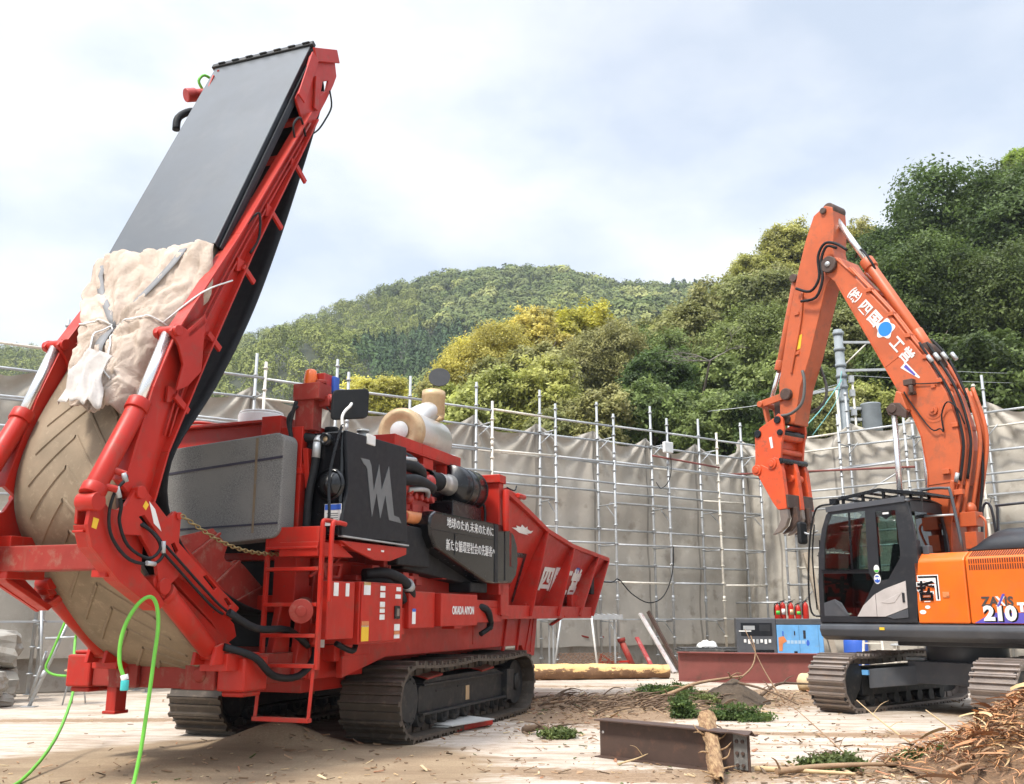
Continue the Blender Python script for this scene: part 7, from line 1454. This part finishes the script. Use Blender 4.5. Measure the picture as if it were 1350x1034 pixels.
def branch(label, pts, r, mat, subs=3, seed=0, cat='branch', grp='branches lying in the yard'):
    rr = random.Random(seed); t = thing('branch', label, cat, (0, 0, 0), 0, grp)
    pts = [Vector((p[0], p[1], gh(p[0], p[1]) + p[2])) for p in pts]; n_ = len(pts)
    MB().tube(pts, [r * (1 - .6 * i / (n_ - 1)) for i in range(n_)], 8).build('stem', mat, t)
    if subs:
        m = MB()
        for k in range(subs):
            i = rr.randrange(1, n_); p = pts[i - 1].lerp(pts[i], rr.random()); q = p + Vector((rr.uniform(-.3, .3), rr.uniform(-.2, .2), rr.uniform(.02, .16))); m.tube([p, p.lerp(q, .5) + Vector((0, 0, .03)), q], [r * .4, r * .3, r * .1], 5, False)
        m.each('twigs', mat, t)
    return t
branch('longest bare brown branch arching over the dark soil mound', [(2.15, 15.7, .06), (2.5, 15.9, .16), (2.95, 16.1, .28), (3.4, 16.2, .36), (3.75, 16.15, .42)], .038, BRC, 5, 1)
branch('forked pale twig standing up before the red girder', [(3.7, 16.2, .36), (3.95, 16.3, .55), (4.05, 16.4, .80), (4.0, 16.45, 1.05)], .018, BRC, 1, 2)
branch('thin straight twig crossing the forked pale twig by the mound', [(4.35, 15.9, .03), (4.2, 16.1, .35), (4.1, 16.3, .62), (3.92, 16.5, 1.15)], .014, BRC, 1, 3)
branch('dark crooked branch right of the soil mound before the red girder', [(4.1, 16.4, .10), (4.5, 16.8, .26), (5.0, 17.4, .22), (5.7, 18.0, .18)], .03, BRG, 4, 4)
branch('dark branch running from the soil mound down to the right', [(3.6, 15.8, .34), (4.0, 15.6, .25), (4.4, 15.3, .06)], .022, BRG, 2, 5)
branch('pale peeled stick lying in the dirt left of the soil mound', [(2.5, 15.2, .05), (2.8, 15.15, .09), (3.1, 15.0, .05)], .018, BRP, 1, 6)
branch('second pale stick in front of the soil mound', [(3.3, 14.7, .04), (3.6, 14.5, .06), (3.9, 14.35, .04)], .014, BRP, 0, 7)
branch('thin brown root lying left of the tangle towards the red grinder', [(.4, 15.4, .05), (.9, 15.5, .10), (1.5, 15.6, .09), (2.1, 15.3, .05)], .025, BRC, 5, 8)
branch('pale broken stick lying before the short rusty girder', [(1.02, 9.78, .02), (1.2, 9.86, .05), (1.34, 9.95, .09)], .012, BRP, 1, 9)
branch('long thin dry twig leaning in the dirt before the left excavator track', [(3.35, 9.9, .02), (3.2, 10.4, .25), (3.05, 11.0, .48)], .009, BRC, 2, 10)
branch('brown branch lying along the bottom edge before the bark heap', [(2.35, 9.0, .05), (2.8, 9.15, .07), (3.3, 9.2, .08), (3.8, 9.4, .06)], .03, BRC, 5, 11)
branch('yellow debarked pole end at the bottom edge right of the stake', [(2.25, 9.35, .03), (2.6, 9.1, .04), (3.0, 8.85, .05)], .028, BRP, 0, 12)
branch('thin dry twig sticking up between the excavator tracks', [(4.5, 11.4, .02), (4.3, 11.7, .22), (4.15, 12.0, .42)], .012, BRP, 2, 13)
branch('dark knotty piece of root on the pale slab behind the rusty girder', [(.15, 12.4, .03), (.35, 12.2, .09), (.55, 12.1, .04)], .05, BRG, 2, 14)
m = MB()
for k in range(150):
    x = rd7.gauss(1.7, .9); y = rd7.gauss(15.5, .5); a = rd7.gauss(0, .5); l = rd7.uniform(.12, .45); z = gh(x, y)
    p = Vector((x, y, z + rd7.uniform(.01, .10))); q = p + Vector((math.cos(a) * l, math.sin(a) * l, rd7.uniform(-.03, .10))); m.tube([p, p.lerp(q, .5) + Vector((0, rd7.uniform(-.05, .05), rd7.uniform(0, .06))), q], [.014, .011, .004], 5, False)
tag(m.build('twig_litter', BRG, None), 'tangle of brown twigs and roots left of the soil mound', 'twigs', kind='stuff')
# leafy sprays cut from a conifer
SPR = leaf_mat('cut_spray', (.05, .10, .03), (.13, .20, .055)); SPRY = leaf_mat('cut_spray_yellow', (.09, .125, .035), (.18, .21, .07))
def spray(label, x, y, rx_, ry_, h, n_, mat, seed):
    r = np.random.default_rng(seed); t = thing('leafy_spray', label, 'leafy spray', (x, y, gh(x, y)), 0, 'green sprays on the ground')
    C = np.stack([r.normal(0, rx_ * .5, n_), r.normal(0, ry_ * .5, n_), np.abs(r.normal(0, h * .42, n_)) + .02], 1); V, F, ix = leaves(C, 60, .05, .022, r, .45)
    t_ = np.stack([r.uniform(0, 1, n_)[ix], r.uniform(.7, 1.3, n_)[ix], np.zeros(len(ix))], 1); npmesh('foliage', V, F, mat, t, np.repeat(t_, 4, 0))
    m = MB()
    for k in range(7): p = Vector((r.uniform(-rx_, rx_) * .6, r.uniform(-ry_, ry_) * .6, .04)); m.tube([p, p + Vector((r.uniform(-.2, .2), .05, .08)), p + Vector((r.uniform(-.4, .4), .1, .12))], [.008, .006, .003], 5, False)
    m.each('stem', BRG, t)
spray('dark green conifer spray left of the soil mound', 2.45, 16.9, .32, .24, .18, 120, SPR, 1)
spray('loose greyish green spray lying behind the dark conifer spray', 2.85, 17.6, .36, .24, .18, 70, SPR, 2)
spray('yellow green spray under the arching branch', 3.0, 16.0, .30, .2, .12, 70, SPRY, 3)
spray('largest fresh green spray lying on the pale slab before the mound', 3.15, 13.9, .34, .20, .13, 130, SPR, 4)
spray('small green sprig behind the upper end of the timber stake', 2.45, 14.2, .14, .14, .28, 60, SPR, 5)
spray('small yellow green sprig on the slab before the near grinder track', .55, 11.9, .14, .10, .06, 40, SPRY, 6)
spray('green sprig among the twigs at the bottom edge', 3.0, 9.45, .22, .12, .12, 80, SPRY, 7)
spray('green sprig beside the bark heap at the bottom edge', 3.95, 9.7, .18, .14, .12, 60, SPR, 8)
# heap of stripped bark at the lower right
hp_ = thing('bark_heap', 'heap of stripped orange brown bark and straw at the lower right corner', 'bark heap', (0, 0, 0))
def heap_h(x, y): return .75 * math.exp(-(((x - 5.35) / .95) ** 2 + ((y - 9.55) / .95) ** 2)) + .12 * math.exp(-(((x - 4.3) / .7) ** 2 + ((y - 9.2) / .7) ** 2))
HB = paint('heap_core', (.17, .10, .055), .95, dirt=(.30, .19, .10), amt=.9, sc=9, bmp=1.0)
MB().grid([[(3.6 + .06 * j, 8.0 + .06 * i, gh(3.6 + .06 * j, 8.0 + .06 * i) - .03 + heap_h(3.6 + .06 * j, 8.0 + .06 * i) * (1 + .3 * mn.noise(Vector((j * .25, i * .25, 3)))) + .02 * mn.noise(Vector((j * .7, i * .7, 8)))) for j in range(58)] for i in range(52)]).build('core', HB, hp_)
VB = []; FB = []; CB = []
def ribbon(p, d, l, w, curl, colr, rr, n=7):
    b = len(VB); s = d.cross(Vector((0, 0, 1))).normalized(); tw = rr.uniform(-1.2, 1.2)
    for i in range(n):
        t = i / (n - 1); c = p + d * (l * (t - .5)) + Vector((0, 0, curl * (1 - (2 * t - 1) ** 2))) + s * (.12 * l * math.sin(t * 3 + tw)); sd_ = (s * math.cos(tw * t) + Vector((0, 0, 1)) * math.sin(tw * t)) * w * (1 - .5 * abs(2 * t - 1))
        VB.append(c - sd_); VB.append(c + sd_ + Vector((0, 0, w * .4))); CB.append(colr); CB.append(colr)
    for i in range(n - 1): FB.append((b + 2 * i, b + 2 * i + 1, b + 2 * i + 3, b + 2 * i + 2))
pal2 = [(.48, .24, .10), (.34, .17, .08), (.58, .40, .20), (.66, .52, .30), (.22, .115, .06), (.42, .19, .085)]
for k in range(4200):
    x = rd7.gauss(5.15, .8); y = rd7.gauss(9.35, .55); 
    if x < 3.5 or x > 7 or y < 8.05: continue
    a = rd7.gauss(.5, .9); d = Vector((math.cos(a), math.sin(a), rd7.gauss(0, .25))).normalized(); big = rd7.random() < .035; l = rd7.uniform(.3, .55) if big else rd7.uniform(.06, .28); w = rd7.uniform(.012, .026) if big else rd7.uniform(.003, .009)
    cc = pal2[rd7.choices(range(6), [4, 4, 2, 1, 4, 4])[0]]; f = rd7.uniform(.75, 1.2)
    ribbon(Vector((x, y, gh(x, y) + heap_h(x, y) + rd7.uniform(-.01, .10 if big else .06))), d, l, w, rd7.uniform(.0, .05 if big else .03), tuple(v * f for v in cc), rd7)
npmesh('bark_strips', np.array([tuple(v) for v in VB]), np.array(FB), mC, hp_, np.array(CB), True)
o = MB(); P = []
for i in range(20):
    t = i / 19; c = Vector((4.72, 10.25, .12)).lerp(Vector((6.1, 10.55, .95)), t); w = .10 * (1 - .35 * (1 - t)) + .03 * math.sin(t * 9)
    P.append([(c.x + .02 * k, c.y - .04 * k + .03 * math.sin(t * 6), c.z + w * (k - 1.5) * .7 - .03 * (k - 1.5) ** 2) for k in range(4)])
P[0] = [tuple(Vector(P[0][1]) + Vector((-.06, 0, -.02)) * 1.0 for _ in range(1))[0]] * 4
bs_ = o.grid(P).build('bark_slab', paint('orange_bark', (.36, .17, .055), .65, dirt=(.2, .1, .05), amt=.8, sc=3, bmp=.4), None, solid=.02); tag(bs_, 'large curved orange brown bark slab resting on the bark heap', 'bark slab')
branch('long reddish root running up the bark heap at the lower right', [(3.75, 8.75, .05), (4.1, 9.0, .12), (4.5, 9.3, .22), (4.9, 9.45, .18), (5.5, 9.5, .15)], .05, BRC, 6, 15)
for i, (lb, pts, mt) in enumerate((('pale thin stick poking out of the bark heap to the left', [(4.75, 10.1, .10), (4.5, 10.3, .30), (4.35, 10.5, .45)], BRP), ('short red stick at the left foot of the bark heap', [(4.35, 10.2, .05), (4.6, 10.2, .08), (4.8, 10.25, .10)], BRG))): branch(lb, pts, .014, mt, 1, 20 + i)

# ---------------------------------------------------------------- hazy air
mH = bpy.data.materials.new('haze_air'); mH.use_nodes = True; tH = mH.node_tree
for n_ in list(tH.nodes): tH.nodes.remove(n_)
oH = tH.nodes.new('ShaderNodeOutputMaterial'); pv = tH.nodes.new('ShaderNodeVolumePrincipled'); pv.inputs['Color'].default_value = (.80, .88, .97, 1); pv.inputs['Density'].default_value = .0003; pv.inputs['Anisotropy'].default_value = .2
tH.links.new(pv.outputs[0], oH.inputs['Volume'])
tag(MB().box(-720, 720, -200, 720, -1.2, 215).build('haze', mH, None), 'thin haze in the air of the valley', 'haze', kind='stuff')
